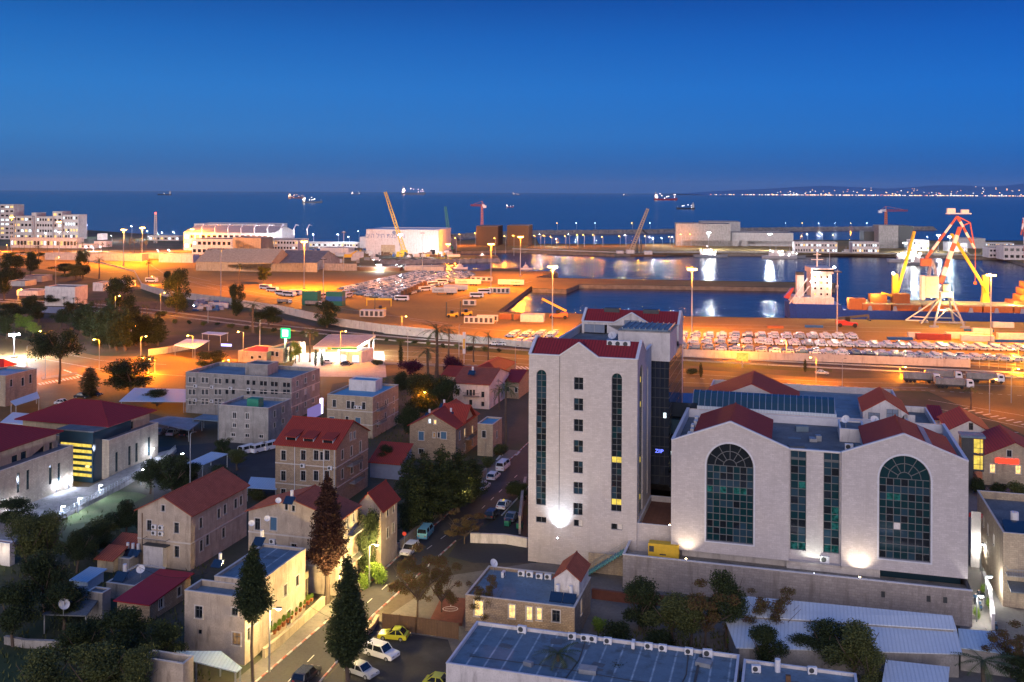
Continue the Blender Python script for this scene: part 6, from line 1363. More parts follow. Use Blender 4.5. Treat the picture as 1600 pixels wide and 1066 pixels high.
pbox('terminal_wing', 'pale low terminal wing with striped openings and white lamps', 'building', 300, 398, 362, 374, 30, 'plasterw', rows_=(8, 2), lit=.1)
pbox('terminal_wing', 'pale brown stone terminal front with two dark and white ladder windows', 'building', 363, 402, 408, 372, 30, 'ostone2', wins=[('F', s, 2 + k * 4, 2.4, 2, 'bare' + (':coollit' if k % 2 else '')) for s in (4, 42) for k in range(4)])
pbox('terminal_wing', 'pale terminal annex with a glazed upper floor', 'building', 410, 399, 466, 375, 30, 'plasterw', rows_=(12, 3), lit=.5)
pbox('boat_yard_shed', 'low cluttered white shed beyond the large grey roof', 'building', 500, 398, 545, 388, 20, 'plasterw')
pbox('boat_yard_shed', 'small pale cabin in the boat yard', 'building', 540, 403, 563, 395, 12, 'plasterw'); pbox('boat_yard_shed', 'long low strip building on the waterfront left of the white hall', 'building', 470, 386, 560, 379, 14, 'plasterw', rows_=(20, 1), lit=.6)
pbox('orange_warehouse', 'old pitched warehouse glowing orange with tall arched end openings', 'building', 306, 423, 424, 409, 45, 'plastery', roof='gx', rh=9, rmat='plastery', wins=[('F', 92, .3, 9, 7, 'bare'), ('F', 28, 3, 4, 2, 'bare'), ('F', 46, .3, 2.5, 3, 'bare')])  # metal roof given a warm sand colour that stands in for orange lamplight
pbox('open_shed', 'wide low shed with a brownish roof on the right of the orange warehouse', 'building', 425, 422, 494, 411, 60, 'conc', roof='gx', rh=8, rmat='bitumen', wins=[('F', 20, .3, 26, 5.5, 'bare'), ('F', 55, .3, 26, 5.5, 'bare')])
for (x, y, r_, t, lb, rw_) in ((0, 374, 22, 320, 'tall stained hotel like block at the far left edge', (3, 8)), (14, 374, 50, 338, 'long grey barrack block with lit window bands', (6, 4)), (49, 374, 57, 333, 'slim pale stair tower on the grey barrack block', None), (57, 374, 82, 339, 'middle part of the grey barrack block', (6, 4)), (82, 374, 97, 331, 'taller pale block with dark windows among the barracks', (2, 5)), (97, 374, 122, 336, 'right part of the grey barrack block', (6, 4))):
    pbox('barrack_block', lb, 'building', x, y, r_, t, 20, 'concl', rows_=rw_, lit=.35, seed=x)
pbox('barrack_podium', 'long low pale podium in front of the grey barrack block', 'building', 16, 387, 120, 372, 14, 'concl', rows_=(20, 1), lit=.3)
for (x, y, r_, t, lb) in ((147, 386, 166, 378, 'small white house near the left masts'), (110, 388, 145, 382, 'low lit building with a yellow wall'), (152, 375, 160, 366, 'pale hut by the masts'), (232, 376, 280, 369, 'long low lit waterfront building at left'), (70, 406, 222, 396, 'long low beige warehouse behind the palm row'), (225, 404, 262, 396, 'dark low market roof left of the terminal'), (248, 410, 302, 398, 'pale pink wall building below the dark market roof'), (70, 478, 118, 449, 'pale box building with two white wall lamps near the rails'), (145, 455, 162, 443, 'stacked white cabin by the yard'), (163, 449, 198, 441, 'long white site cabin beside trees'), (12, 447, 40, 440, 'tin roofed house with blazing lamps at left'), (36, 440, 66, 432, 'long tin roof house among trees'), (26, 462, 60, 455, 'low white roof behind trees')):
    pbox('waterfront_building', lb, 'building', x, y, r_, t, 12, 'plasterw' if 'white' in lb or 'pale' in lb else 'concl', rows_=(8, 1) if 'lit' in lb else None, lit=.6)
for (x, y, r_, t, lb) in ((744, 384, 778, 354, 'dark brown square storage block with orange light at its foot'), (792, 384, 826, 353, 'second dark brown square storage block beside the harbour')):
    pbox('storage_block', lb, 'building', x, y, r_, t, 40, 'rust', rmat='bitumen')
pbox('silo_block', 'massive stained concrete dock block with lit openings at its foot', 'building', 1056, 384, 1142, 350, 50, 'conc', rows_=None, wins=[('F', 12 + i * 11, .3, 7, 6, 'bare' + (':warmlit' if i in (1, 4) else ':coollit' if i in (3,) else '')) for i in range(7)])
pbox('silo_block', 'upper grey dock block behind the massive concrete one', 'building', 1094, 380, 1157, 347, 40, 'concl'); pbox('silo_block', 'lower pale dock extension beside the very bright lamp', 'building', 1143, 384, 1240, 364, 40, 'concl', wins=[('F', 12 + i * 18, 2, 6, 4, 'bare') for i in range(6)])
pbox('navy_building', 'low white quay building with a dark window row left of the navy base', 'building', 1242, 395, 1309, 379, 18, 'plasterw', rows_=(16, 2), lit=.5, seed=5); pbox('navy_building', 'white navy building with brightly lit lower windows', 'building', 1332, 396, 1374, 379, 18, 'plasterw', rows_=(12, 2), lit=.7, seed=6)
pbox('dark_tower_block', 'tall dark grey block topped by a thin tower crane', 'building', 1373, 388, 1404, 353, 30, 'conc'); pbox('dark_tower_block', 'dark faced block with faint orange lettering beside the tall grey block', 'building', 1404, 388, 1428, 354, 40, 'darkmetal'); pbox('dark_tower_block', 'lower dark opening block left of the tall grey block', 'building', 1350, 386, 1372, 362, 25, 'darkmetal')
pbox('navy_building', 'long bright white workshop row behind the boats', 'building', 1424, 392, 1452, 376, 20, 'plasterw', rows_=(8, 2), lit=.9, seed=7); pbox('navy_building', 'white workshop with rows of green white lamps', 'building', 1482, 393, 1512, 380, 20, 'plasterw', rows_=(10, 2), lit=.9, seed=8)
pbox('navy_building', 'plain pale warehouse behind the red and white crane', 'building', 1496, 388, 1540, 373, 30, 'concl'); pbox('navy_building', 'white two floor building with large dark windows at the right', 'building', 1546, 403, 1568, 388, 20, 'plasterw', rows_=(4, 2)); pbox('navy_building', 'white building reaching the right edge of the quay', 'building', 1568, 406, 1640, 385, 20, 'plasterw', rows_=(8, 2))
pbox('navy_building', 'low long white block behind the right quay', 'building', 1540, 385, 1585, 380, 10, 'plasterw', rows_=(14, 1), lit=.3)
pbox('quay_shed', 'long low pinkish quay shed with dark gaps in front of the marina', 'building', 632, 423, 694, 417, 12, 'concl'); pbox('quay_shed', 'dark brown low shed left of the pinkish quay shed', 'building', 557, 423, 625, 418, 10, 'rust')
def wallrun(label, pts, h, mat, th=.35, name='harbour_wall', cat='wall', z0=0, posts=0):
    w = [G(x, y) for x, y in pts]; c = w[0]; r = MB()
    for i in range(len(w) - 1):
        a_, b_ = w[i] - c, w[i + 1] - c; r.bar(a_ + Vector((0, 0, h / 2)), b_ + Vector((0, 0, h / 2)), th, h)
        if posts:
            n = int((b_ - a_).length / posts)
            for k in range(n): p = a_ + (b_ - a_) * k / n; r.box(p.x - .12, p.x + .12, p.y - .3, p.y + .3, 0, h + .25)
    return r.build(name, MAT[mat], label=label, cat=cat, loc=c)
wallrun('long pale concrete wall between the right car rows and the rails', [(1062, 557.5), (1300, 566), (1516, 574.5)], 2.9, 'concl')
wallrun('grey concrete retaining wall running under the orange yard past the round tree', [(220, 451), (256, 463), (345, 474), (440, 489), (530, 510), (600, 520), (680, 528)], 3.6, 'concl')
wallrun('stone and mesh wall along the rails left of the tower', [(600, 521), (700, 531), (880, 549)], 2.6, 'concl', posts=3)
wallrun('low parapet edging the left flyover', [(0, 396), (90, 402), (160, 412), (210, 425), (222, 446)], 1.1, 'concl'); wallrun('low light wall along the near side of the far quay', [(800, 389.5), (960, 395), (1200, 394.5), (1480, 398), (1570, 401)], .9, 'concl')
wallrun('boundary wall of the boulevard by the dark cypress clump', [(232, 556), (262, 552), (300, 545)], 2.4, 'concl'); wallrun('dull metal sheet wall behind the left gardens', [(60, 488), (140, 492), (185, 500)], 3, 'steelblue')
railing('harbour_fence', 'thin metal fence at the right end of the harbour wall', 'fence', [(1516, 575), (1560, 577), (1640, 583)], 3, 2.5, fill=1)
D('cont_w', M_bands('white_container', (.66, .64, .6), (.5, .48, .45), 0, .4, .3, .6, bump=.4)); D('cont_r', M_bands('red_container', (.3, .05, .04), (.2, .03, .03), 0, .4, .3, .6, bump=.4))
D('cont_g', M_bands('green_container', (.03, .17, .12), (.02, .1, .08), 0, .4, .3, .6, bump=.4)); D('cont_b', M_bands('blue_container', (.03, .12, .35), (.02, .08, .2), 0, .4, .3, .6, bump=.4)); D('cont_o', M_bands('rust_container', (.4, .14, .05), (.25, .08, .03), 0, .4, .3, .6, bump=.4))
def container(px, py, label, mat='cont_w', L=12.2, H=2.6, Wd=2.4, rz=PA, z=0, P=None, group=None, txt=None, wheels=False, name='shipping_container', openings=0):
    P = P or G(px, py); P.z = z; t = empty(name, P, rz, label, 'container' if not wheels else 'trailer', group); zb = 1.1 if wheels else 0
    m = MB(); m.box(0, L, 0, Wd, zb, zb + H); m.build('box', MAT[mat], t)
    m = MB(); m.box(-.03, .12, -.03, Wd + .03, zb, zb + H + .03); m.box(L - .12, L + .03, -.03, Wd + .03, zb, zb + H + .03); m.box(.12, L - .12, -.03, .08, zb + H - .1, zb + H + .03); m.build('corner_frame', MAT[mat], t)
    if openings:
        for i in range(openings): m = MB(); x = L * (i + .2) / openings; m.box(x, x + L / openings * .6, -.05, -.004, zb + .5, zb + H - .4); m.build('opening', MAT['darkmetal'], t)
    if wheels:
        for x in (L * .62, L * .72, L * .82): m = MB(); m.tube([(x, .05, .5), (x, Wd - .05, .5)], .5, 10); m.build('wheel', MAT['black'], t)
        m = MB(); m.box(L * .2, L * .23, .3, .5, 0, zb); m.box(0, L, .4, Wd - .4, zb - .25, zb - .01); m.build('chassis', MAT['darkmetal'], t)
    if txt: TXT('SALAMIS', 'lettering', txt[0], t, 1.6, (L * txt[1], -.1, zb + H * .3), (pi / 2, 0, 0), .03)
    return t
container(675, 460, 'pale trailer box lettered SALAMIS in dark letters nearest the row of tractors', L=15, H=3.0, txt=('darkmetal', .28), wheels=True)
container(711, 446, 'white trailer box lettered SALAMIS in faint orange behind the tractors', L=17, H=3.0, txt=('orange', .3), wheels=True); container(778, 447, 'white trailer box lettered SALAMIS at its right end beside the quay ramp', L=17, H=3.2, txt=('orange', .68), wheels=True)
container(693, 455, 'second white trailer box behind the dark lettered one', L=15, H=2.9, wheels=True)
container(735, 439, 'row of pale container cabins with dark doors far up the yard', L=15, H=2.8, openings=4); container(763, 458, 'open sided pale container with dark bays in the middle of the yard', L=13, H=3.2, openings=5)
container(723, 477, 'small grey cabin with two square windows by the forklifts', L=7, H=2.8, openings=2, name='site_cabin'); container(725, 505, 'white open framed flat rack with dark bays at the front of the yard', L=14, H=3.0, openings=6, Wd=3); container(745, 502, 'second open framed flat rack beside the orange container', L=10, H=2.8, openings=4, rz=PA + .1)
container(780, 499, 'orange container behind the white flat racks', 'cont_o', L=6, H=2.6); container(813, 503, 'wide pale tent like container group lit orange near the reach stacker', L=11, H=3.4, Wd=7); container(803, 500, 'small orange container left of the pale group', 'cont_o', L=4)
for k in range(3): container(472, 477, '%s container of the dark green stack on the truck park' % ('bottom', 'middle', 'top')[k], 'cont_g', L=8.5, H=2.5, Wd=6, z=k * 2.55, group='green container stack')
for k in range(3): container(509, 478 + 0, '%s container of the blue and green stack beside the round tree' % ('bottom', 'middle', 'top')[k], 'cont_b' if k == 1 else 'cont_g', L=9, H=2.5, Wd=6, z=k * 2.55, group='blue green container stack')
random.seed(17)
for i, (x, y, mt, L, lb) in enumerate(((1420, 529, 'cont_w', 5, 'small white container left of the long red one'), (1433, 531, 'cont_r', 14, 'long dark red container on the right quay'), (1480, 529, 'cont_w', 15, 'long white container behind the white tank on the right quay'), (1502, 533, 'cont_w', 13, 'white rounded box load in front of the mast'), (1560, 530, 'cont_w', 16, 'pale container at the right edge beyond the cars'), (1556, 535, 'cont_b', 16, 'low blue flat trailer at the right edge'), (1388, 531, 'cont_b', 10, 'low dark blue flat rack on the right quay'), (1508, 518, 'cont_b', 12, 'blue flat rack behind the white boxes'), (1520, 522, 'cont_w', 8, 'white box lying by the crane track'), (1552, 512, 'cont_w', 9, 'pale crate near the ship bow'), (1200, 513, 'cont_o', 7, 'rusty flat container left of the red reach stacker'), (1258, 512, 'cont_b', 8, 'blue flat trailer near the red reach stacker'))):
    container(x, y, lb, mt, L, 1.0 if 'flat' in lb else 2.5, rz=PA + random.uniform(-.1, .1))
def model_bus(name, cat, L=7, H=2.6, paint='cwhite'):
    r = empty(name, (0, 0, 0), 0, None, cat); m = MB(); m.prism([(-L / 2, .4), (L / 2, .4), (L / 2, 1.3), (L / 2 - .35, H), (-L / 2, H)], 'y', -1.1, 1.1); m.build('body', MAT[paint], r, recalc=True)
    m = MB(); m.box(-L / 2 + .3, L / 2 - .7, -1.13, 1.13, 1.35, H - .35); m.build('windows', MAT['glass'], r)
    for x in (-L * .3, L * .32):
        for s in (-1, 1): m = MB(); m.tube([(x, s * .9, .45), (x, s * 1.12, .45)], .45, 10); m.build('wheel', MAT['black'], r)
    return r
BUS = model_bus('minibus', 'minibus')
for i, (x, y, rz, lb) in enumerate(((628, 470, PA, 'white minibus beside the dark tractors'), (745, 465, PA + .1, 'white bus first of the pair in the middle of the yard'), (757, 459, PA + .1, 'white bus behind the first in the middle of the yard'), (664, 455, PA + .8, 'white van right of the tractor row'), (676, 447, PA + .6, 'white van second up from the tractor row'), (690, 443, PA + .6, 'white van highest of the three above the tractors'), (440, 461, PA - .3, 'white bus in the left bus park'), (452, 463, PA - .3, 'second white bus in the left bus park'), (426, 456, PA - .3, 'white bus behind the trucks of the left bus park'), (462, 461, PA - .3, 'white minibus beside the green containers'), (543, 465, PA + 1.4, 'white van between container stack and car rows'), (503, 466, PA + 1.4, 'white van between the two container stacks'), (415, 452, PA - .3, 'long coach at the left of the bus park'), (237, 441, PA, 'white van driving through the orange junction'))):
    put(BUS, G(x, y, .03), rz, 1.15, lb, None)
def model_truck():
    r = empty('tipper_truck', (0, 0, 0), 0, None, 'truck'); m = MB(); m.prism([(-7, 1.3), (1.8, 1.3), (1.9, 3.2), (-7, 3.2)], 'y', -1.25, 1.25); m.build('tipper_body', MAT['conc'], r, recalc=True)
    m = MB(); m.prism([(2.4, .7), (4.6, .7), (4.6, 1.9), (4.3, 3.0), (2.4, 3.1)], 'y', -1.2, 1.2); m.build('cab', MAT['cwhite'], r, recalc=True); m = MB(); m.box(4.25, 4.62, -1.0, 1.0, 1.9, 2.7); m.box(3.0, 4.1, -1.22, 1.22, 1.9, 2.6); m.build('windows', MAT['glass'], r)
    m = MB(); m.box(-7, 4.4, -.5, .5, .7, 1.28); m.build('chassis', MAT['darkmetal'], r)
    for x in (-6, -4.8, -3.6, 1, 3.6):
        for s in (-1, 1): m = MB(); m.tube([(x, s * .85, .5), (x, s * 1.2, .5)], .5, 10); m.build('wheel', MAT['black'], r)
    return r
TR = model_truck()
for i, (x, y, lb) in enumerate(((1446, 598, 'tipper truck behind the annex rear roofs, left one'), (1497, 607, 'tipper truck in the middle of the truck park with its cab to the right'), (1545, 598, 'tipper truck at the right of the truck park'), (1480, 594, 'tipper truck partly hidden behind the middle one'))): put(TR, G(x, y, .05), PA - .12, .98, lb)
put(TR, G(493, 478, .05), PA, .8, 'dark lorry beside the green container stack'); put(TR, G(447, 474, .05), PA, .7, 'dark flat lorry at the edge of the bus park')
def model_tractor():
    r = empty('terminal_tractor', (0, 0, 0), 0, None, 'tractor'); m = MB(); m.box(-2.6, 2.6, -1.1, 1.1, .6, 1.3); m.build('chassis', MAT['darkmetal'], r); m = MB(); m.prism([(1.0, 1.3), (2.6, 1.3), (2.3, 3.2), (1.0, 3.2)], 'y', -1.1, .4); m.build('cab', MAT['rust'], r, recalc=True)
    for x in (-1.8, 1.6):
        for s in (-1, 1): m = MB(); m.tube([(x, s * .8, .55), (x, s * 1.15, .55)], .55, 10); m.build('wheel', MAT['black'], r)
    return r
TT = model_tractor()
for i in range(8): put(TT, G(625 + i * 5.0, 466 - i * 2.3, .03), PA + 1.2, 1.3, '%s dark terminal tractor from the left in the tight row' % WORD[i], 'terminal tractors in a row')
def reach(px, py, rz, label, paint, sc=1.0, up=20):
    t = empty('reach_stacker', G(px, py, .03), rz, label, 'reach stacker'); t.scale = (sc,) * 3; m = MB(); m.prism([(-4, .8), (4, .8), (4, 1.8), (1, 2.0), (-1, 2.8), (-4, 2.6)], 'y', -1.6, 1.6); m.build('body', MAT[paint], t, recalc=True)
    m = MB(); m.box(-.6, 1.2, -.8, .8, 2.3, 4.0); m.build('cab', MAT['glass'], t); a_ = radians(up); q = Vector((-3.4 + 12 * cos(a_), 0, 3.6 + 12 * sin(a_)))
    m = MB(); m.bar((-3.4, 0, 3.4), q, .8, .9); m.build('boom', MAT['darkmetal' if paint == 'red' else 'yellow'], t)
    m = MB(); m.bar(q, q - Vector((0, 0, 1.6)), .5); m.bar(q + Vector((0, -3, -1.7)), q + Vector((0, 3, -1.7)), .6); m.build('spreader', MAT['darkmetal'], t)
    for x in (-2.9, 2.9):
        for s in (-1, 1): m = MB(); m.tube([(x, s * 1.2, .85), (x, s * 1.9, .85)], .85, 12); m.build('wheel', MAT['black'], t)
reach(1323, 511, PA, 'dark red reach stacker with level boom on the right quay', 'red', 1.15, 6); reach(873, 498, PA + pi, 'orange reach stacker with raised yellow boom near the waters edge', 'orange', 1.1, 25)
def forklift(px, py, label):
    t = empty('heavy_forklift', G(px, py, .03), PA + pi + .3, label, 'forklift'); m = MB(); m.prism([(-3, .7), (2.4, .7), (2.4, 1.8), (-.5, 1.9), (-3, 2.5)], 'y', -1.3, 1.3); m.build('body', MAT['yellow'], t, recalc=True)
    m = MB(); m.box(-.8, .8, -.8, .8, 1.9, 3.3); m.build('cab', MAT['glass'], t); m = MB()
    for s in (-1, 1): m.bar((2.7, s * 1.0, .2), (2.7, s * .6, 7.4), .35)
    for z in (2, 4, 6, 7.4): m.bar((2.7, -1, z), (2.7, 1, z), .25)
    m.build('lift_mast', MAT['darkmetal'], t)
    for x in (-2.1, 1.7):
        for s in (-1, 1): m = MB(); m.tube([(x, s * 1.0, .75), (x, s * 1.5, .75)], .75, 10); m.build('wheel', MAT['black'], t)
forklift(706, 496, 'left heavy forklift with tall black mast in the yard'); forklift(728, 494, 'right heavy forklift with tall black mast in the yard'); forklift(594, 488, 'forklift under the yellow barrier by the white gate cabin')
container(562, 495, 'white gate cabin with round windows behind the round tree', L=12, H=3.2, Wd=5, openings=5, name='gate_cabin')
m = MB(); m.box(0, 14, 0, .8, 3.2, 4.2); m.box(0, .5, 0, .5, 0, 3.2); m.box(13.5, 14, 0, .5, 0, 3.2); m.build('height_barrier', MAT['yellow'], label='yellow and black height barrier beside the gate cabin', cat='barrier', loc=G(572, 478), rz=PA)
def lattice(m, p, q, w, n, r=.14, mt=0):
    p, q = Vector(p), Vector(q); d = (q - p).normalized(); up = Vector((0, 1, 0)) if abs(d.y) < .9 else Vector((1, 0, 0)); a_ = d.cross(up).normalized() * w / 2; b_ = a_.cross(d).normalized() * w / 2
    c = [a_ + b_, a_ - b_, -a_ - b_, -a_ + b_]
    for v in c: m.bar(p + v, q + v * .6, r * 1.5, r * 1.5, mt)
    for i in range(n):
        t0, t1 = i / n, (i + 1) / n
        for k in range(4): m.bar(p + (q - p) * t0 + c[k] * (1 - .4 * t0), p + (q - p) * t1 + c[(k + 1) % 4] * (1 - .4 * t1), r, r, mt)
def boomcrane(px, py, tx_, ty_, label, mat, w=2.4, r=.22, base='darkmetal'):
    P = G(px, py); t = empty('crawler_crane', P, 0, label, 'crane'); u = (tx_ - CXP) / F * P.y; z = HC - (ty_ - CYP - (tx_ - CXP) * sin(ROLL)) * P.y / F
    m = MB(); lattice(m, (0, 0, 3), (u - P.x, 0, z), w, 22, r); m.build('boom', MAT[mat], t)
    m = MB(); m.box(-4, 3, -2, 2, 1.6, 4.4); m.build('cab', MAT[mat], t)
    for s in (-1, 1): m = MB(); m.box(-4.5, 4.5, s * 2.4 - .6, s * 2.4 + .6, 0, 1.6); m.build('track', MAT[base], t)
    m = MB(); m.bar((-4, 0, 4.4), (-5, 0, 12), .4); m.bar((-5, 0, 12), (u - P.x, 0, z), .1); m.build('backstay', MAT['darkmetal'], t)
    return t
boomcrane(632, 398, 602, 300, 'yellow lattice boom crane rising behind the white shipyard hall', 'yellow', 3.4, .32); boomcrane(704, 392, 696, 323, 'slim green lattice boom standing right of the shipyard hall', 'green', 3, .28)
boomcrane(545, 405, 557, 393, 'small yellow mobile crane with low raised arm in the boat yard', 'yellow', 1.2); boomcrane(666, 398, 668, 382, 'orange excavator crane in front of the white hall', 'orange', 1.0)
def towercrane(px, py, ty_, x0, x1, label):
    P = G(px, py); H = ZAT(P, ty_); t = empty('tower_crane', P, 0, label, 'tower crane'); k = P.y / F
    m = MB(); lattice(m, (0, 0, 0), (0, 0, H), 3, 16, .3); m.build('tower', MAT['orange'], t)
    m = MB(); lattice(m, (0, 0, H), ((x1 - px) * k, 0, H), 2.2, 14, .3); m.build('jib', MAT['cont_r'], t)
    m = MB(); lattice(m, (0, 0, H), ((x0 - px) * k, 0, H), 2.2, 8, .3); m.box((x0 - px) * k - 2, (x0 - px) * k + 2, -1.5, 1.5, H - 3, H); m.build('counter_jib', MAT['white'], t)
    m = MB(); m.bar((0, 0, H), (0, 0, H + 5), .5); m.bar((0, 0, H + 5), ((x1 - px) * k * .8, 0, H + 1), .2); m.bar((0, 0, H + 5), ((x0 - px) * k * .8, 0, H + 1), .2); m.build('tie', MAT['orange'], t)
towercrane(753, 380, 321, 757, 735, 'orange tower crane above the dark brown blocks'); towercrane(1384, 384, 329, 1375, 1418, 'red and white tower crane above the tall dark block')
fb = empty('floating_crane', G(1000, 400, SEA), 0, 'barge with a long brown lattice boom moored at the far quay', 'floating crane'); k_ = G(1000, 400, SEA).y / F
m = MB(); m.prism([(-28, 0), (-26, -1), (24, -1), (27, 1.6), (-28, 1.6)], 'y', -6, 6); m.build('barge', MAT['rust'], fb, recalc=True)
m = MB(); lattice(m, (-9, 0, 5), ((1012 - 1000) * k_, 0, HC - (322 - 300) * k_), 3.4, 20, .4); m.build('boom', MAT['plastery'], fb)
m = MB(); m.box(-14, -6, -3, 3, 1.6, 6); m.box(-24, -17, -3, 3, 1.6, 5); m.box(4, 12, -3, 3, 1.6, 5); m.build('cabin', MAT['plasterw'], fb)
for x in (-3, 1): m = MB(); m.cyl(x, 0, 1.6, 16, .5, 8); m.build('spud', MAT['darkmetal'], fb)
pc_ = empty('portal_crane', G(1478, 510), PA, 'tall portal crane with red and white striped boom and white machine house on the quay', 'harbour crane')
PK = G(1478, 510); kk = PK.y / F
def pcz(px, py): return Vector(((px - 1478) * kk, 0, HC - (py - CYP - (px - CXP) * sin(ROLL)) * kk))
for (sx, sy) in ((-1, -1), (1, -1), (1, 1), (-1, 1)):
    m = MB(); m.tube([(sx * 6.8, sy * 5.5 + (sy > 0) * 6, 0), (sx * 2.4, sy * 2.4 + 2, 13.5)], [.55, .5], 8); m.build('leg', MAT['steelblue'], pc_)
    m = MB(); m.box(sx * 6.8 - 2, sx * 6.8 + 2, sy * 5.5 + (sy > 0) * 6 - .6, sy * 5.5 + (sy > 0) * 6 + .6, 0, .9); m.build('bogie', MAT['steelblue'], pc_)
m = MB(); m.bar((-7, -5.5, 2.5), (7, -5.5, 2.5), .5); m.bar((-7, 11.5, 2.5), (7, 11.5, 2.5), .5); m.bar((-4.5, -3.6, 8), (4.5, -3.6, 8), .4); m.bar((-6.6, -5.4, 2.5), (0, -3.4, 9), .3); m.bar((6.6, -5.4, 2.5), (0, -3.4, 9), .3); m.build('brace', MAT['steelblue'], pc_)
m = MB(); m.bar((-5, 12, 1), (-15, 12, 1), .5); m.bar((-15, 12, 1), (-2, 3, 13), .5); m.bar((-12, 10, 3), (-6, 8, 3), .4); m.bar((-9, 8, 0), (-2, 4, 12), .5); m.build('access_stair', MAT['white'], pc_)
m = MB(); m.box(-2.6, 2.8, -1.4, 3.6, 13.5, 16.0); m.cyl(0, 1, 16.8, 18.6, 2.2, 16); m.build('portal_head', MAT['plasterw'], pc_)
a_, b_ = pcz(1446, 465), pcz(1466, 432)
m = MB(); m.box(a_.x, b_.x, -1.5, 2.5, a_.z, b_.z); m.build('machine_house', MAT['cont_w'], pc_)
m = MB(); m.box(a_.x - 1.6, a_.x - .02, -1.2, 2.2, a_.z - 1, b_.z + .2); m.build('counterweight', MAT['white'], pc_)
m = MB(); c_ = pcz(1472, 455); m.box(c_.x, c_.x + 3, -2, 1, c_.z, c_.z + 3.2); m.build('driver_cab', MAT['plastery'], pc_)
ap = pcz(1458, 405)
m = MB()
for s in (-1, 1): m.bar((a_.x + 2, s * 2 + 1, b_.z), (ap.x, s + 1, ap.z), .5); m.bar((b_.x - .5, s * 2 + 1, b_.z), (ap.x, s + 1, ap.z), .5)
m.build('a_frame', MAT['steelblue'], pc_)
def striped(name, p, q, w, n, m1='cred', m2='white', sy=1):
    m = MB(); p, q = Vector(p), Vector(q)
    for i in range(n): m.bar(p + (q - p) * i / n + Vector((0, sy, 0)), p + (q - p) * (i + 1) / n + Vector((0, sy, 0)), w * (1 - .3 * i / n), w * (1 - .3 * i / n), i % 2)
    m.build(name, [MAT['crane_red'], MAT['white']], pc_)
D('crane_red', M_plain('faded_crane_red', (.5, .12, .08), .6, .2))
tip = pcz(1495, 338); striped('main_boom', pcz(1470, 443), pcz(1499, 355), 2.1, 7); striped('tie_boom', pcz(1449, 404), tip, 1.1, 5)
m = MB(); c_ = pcz(1446, 408); m.box(c_.x - 1.5, c_.x + 3, -.5, 2.5, c_.z - 2.4, c_.z + 1.0); m.build('boom_counterweight', MAT['crane_red'], pc_)
striped('jib', tip, pcz(1521, 388), 1.1, 6); 
m = MB(); p3 = pcz(1514, 348); m.bar(tip + Vector((0, 1, 0)), p3 + Vector((0, 1, 0)), .5); m.bar(p3 + Vector((0, 1, 0)), pcz(1500, 354) + Vector((0, 1, 0)), .5); m.bar(p3 + Vector((0, 1, 0)), pcz(1521, 388) + Vector((0, 1, 0)), .5); m.build('jib_stay', MAT['crane_red'], pc_)
m = MB(); hk = pcz(1522, 440); m.bar(pcz(1522, 388) + Vector((0, 1, 0)), hk + Vector((0, 1, 0)), .2); m.box(hk.x - .6, hk.x + .6, .4, 1.6, hk.z - 1.2, hk.z); m.build('hook_line', MAT['orange'], pc_)
m = MB(); t_ = pcz(1495, 333); m.box(t_.x - 5, t_.x + 6, 0, 2, t_.z - .5, t_.z); m.box(t_.x - 4.6, t_.x - 1, .2, 1.8, t_.z, t_.z + 2.2); m.box(t_.x + 1.6, t_.x + 5, .2, 1.8, t_.z, t_.z + 1.6); m.build('head_platform', MAT['white'], pc_)
light(pc_, (2, -4, 18), 3000, (1, .8, .4), .4); light(pc_, (-3, -5, 9), 7000, (1, .7, .2), .4)
c2 = empty('portal_crane', G(1606, 470), PA, 'edge of a second red and white crane cut off by the right border', 'harbour crane'); pc_old = pc_; pc_ = c2
striped('main_boom', (0, 0, 4), (-2, 0, 48), 1.6, 8); striped('tie_boom', (-2, 0, 48), (-3.5, 0, 38), .9, 3); m = MB(); m.box(-3, 3, -3, 3, 0, 4); m.build('portal_head', MAT['steelblue'], c2)
A_ = G(1235, 501.5, SEA) + eq * 3; SL = 150.0
ship = empty('cargo_ship', A_, PA, 'long blue cargo ship with white bridge and yellow deck cranes moored at the quay', 'cargo ship')
hb = MB(); st_ = [(0, 8, 8.2), (3, 9.5, 8.2), (25, 10.5, 8.2), (26, 10.5, 5.6), (118, 10.5, 5.6), (132, 9, 7.6), (146, 4, 8.6), (155, .4, 9.4)]
vs = []; fs = []
for x, w, z in st_: vs += [(x, 10.5 - w, z), (x + (0 if x > 5 else 1), 10.5 - w * .92, -1), (x, 10.5 + w * .92, -1), (x, 10.5 + w, z)]
for i in range(len(st_) - 1):
    for j in range(3): fs.append((i * 4 + j, i * 4 + j + 1, (i + 1) * 4 + j + 1, (i + 1) * 4 + j))
    fs.append((i * 4 + 3, i * 4, (i + 1) * 4, (i + 1) * 4 + 3))
fs += [(3, 2, 1, 0)]; hb.add(vs, fs); hb.build('hull', MAT['blue'], ship, recalc=True)
for i in range(7):
    m = MB(); x = 36 + i * 14.4; m.box(x, x + 13.6, 1.6, 19.4, 5.7, 8.6); m.build('hatch_coaming', MAT['cont_o'], ship); m = MB(); m.box(x - .2, x + 13.8, 1.4, 19.6, 8.6, 9.2); m.build('hatch_cover', MAT['plastery'], ship)
m = MB()
for i in range(9): x = 38 + i * 12; m.prism([(x, 5.6), (x + 2.4, 5.6), (x + 1.8, 8), (x + .6, 8)], 'y', .02, .35)
m.build('bulwark_stay', MAT['steelblue'], ship, recalc=True)
z = 8.2
m = MB(); m.box(2, 22, 1.5, 19.5, z, z + 3.2); m.build('poop_house', MAT['plasterw'], ship)
m = MB(); m.box(11, 21, 3, 18, z + 3.21, z + 15.5); m.build('bridge_tower', MAT['plasterw'], ship)
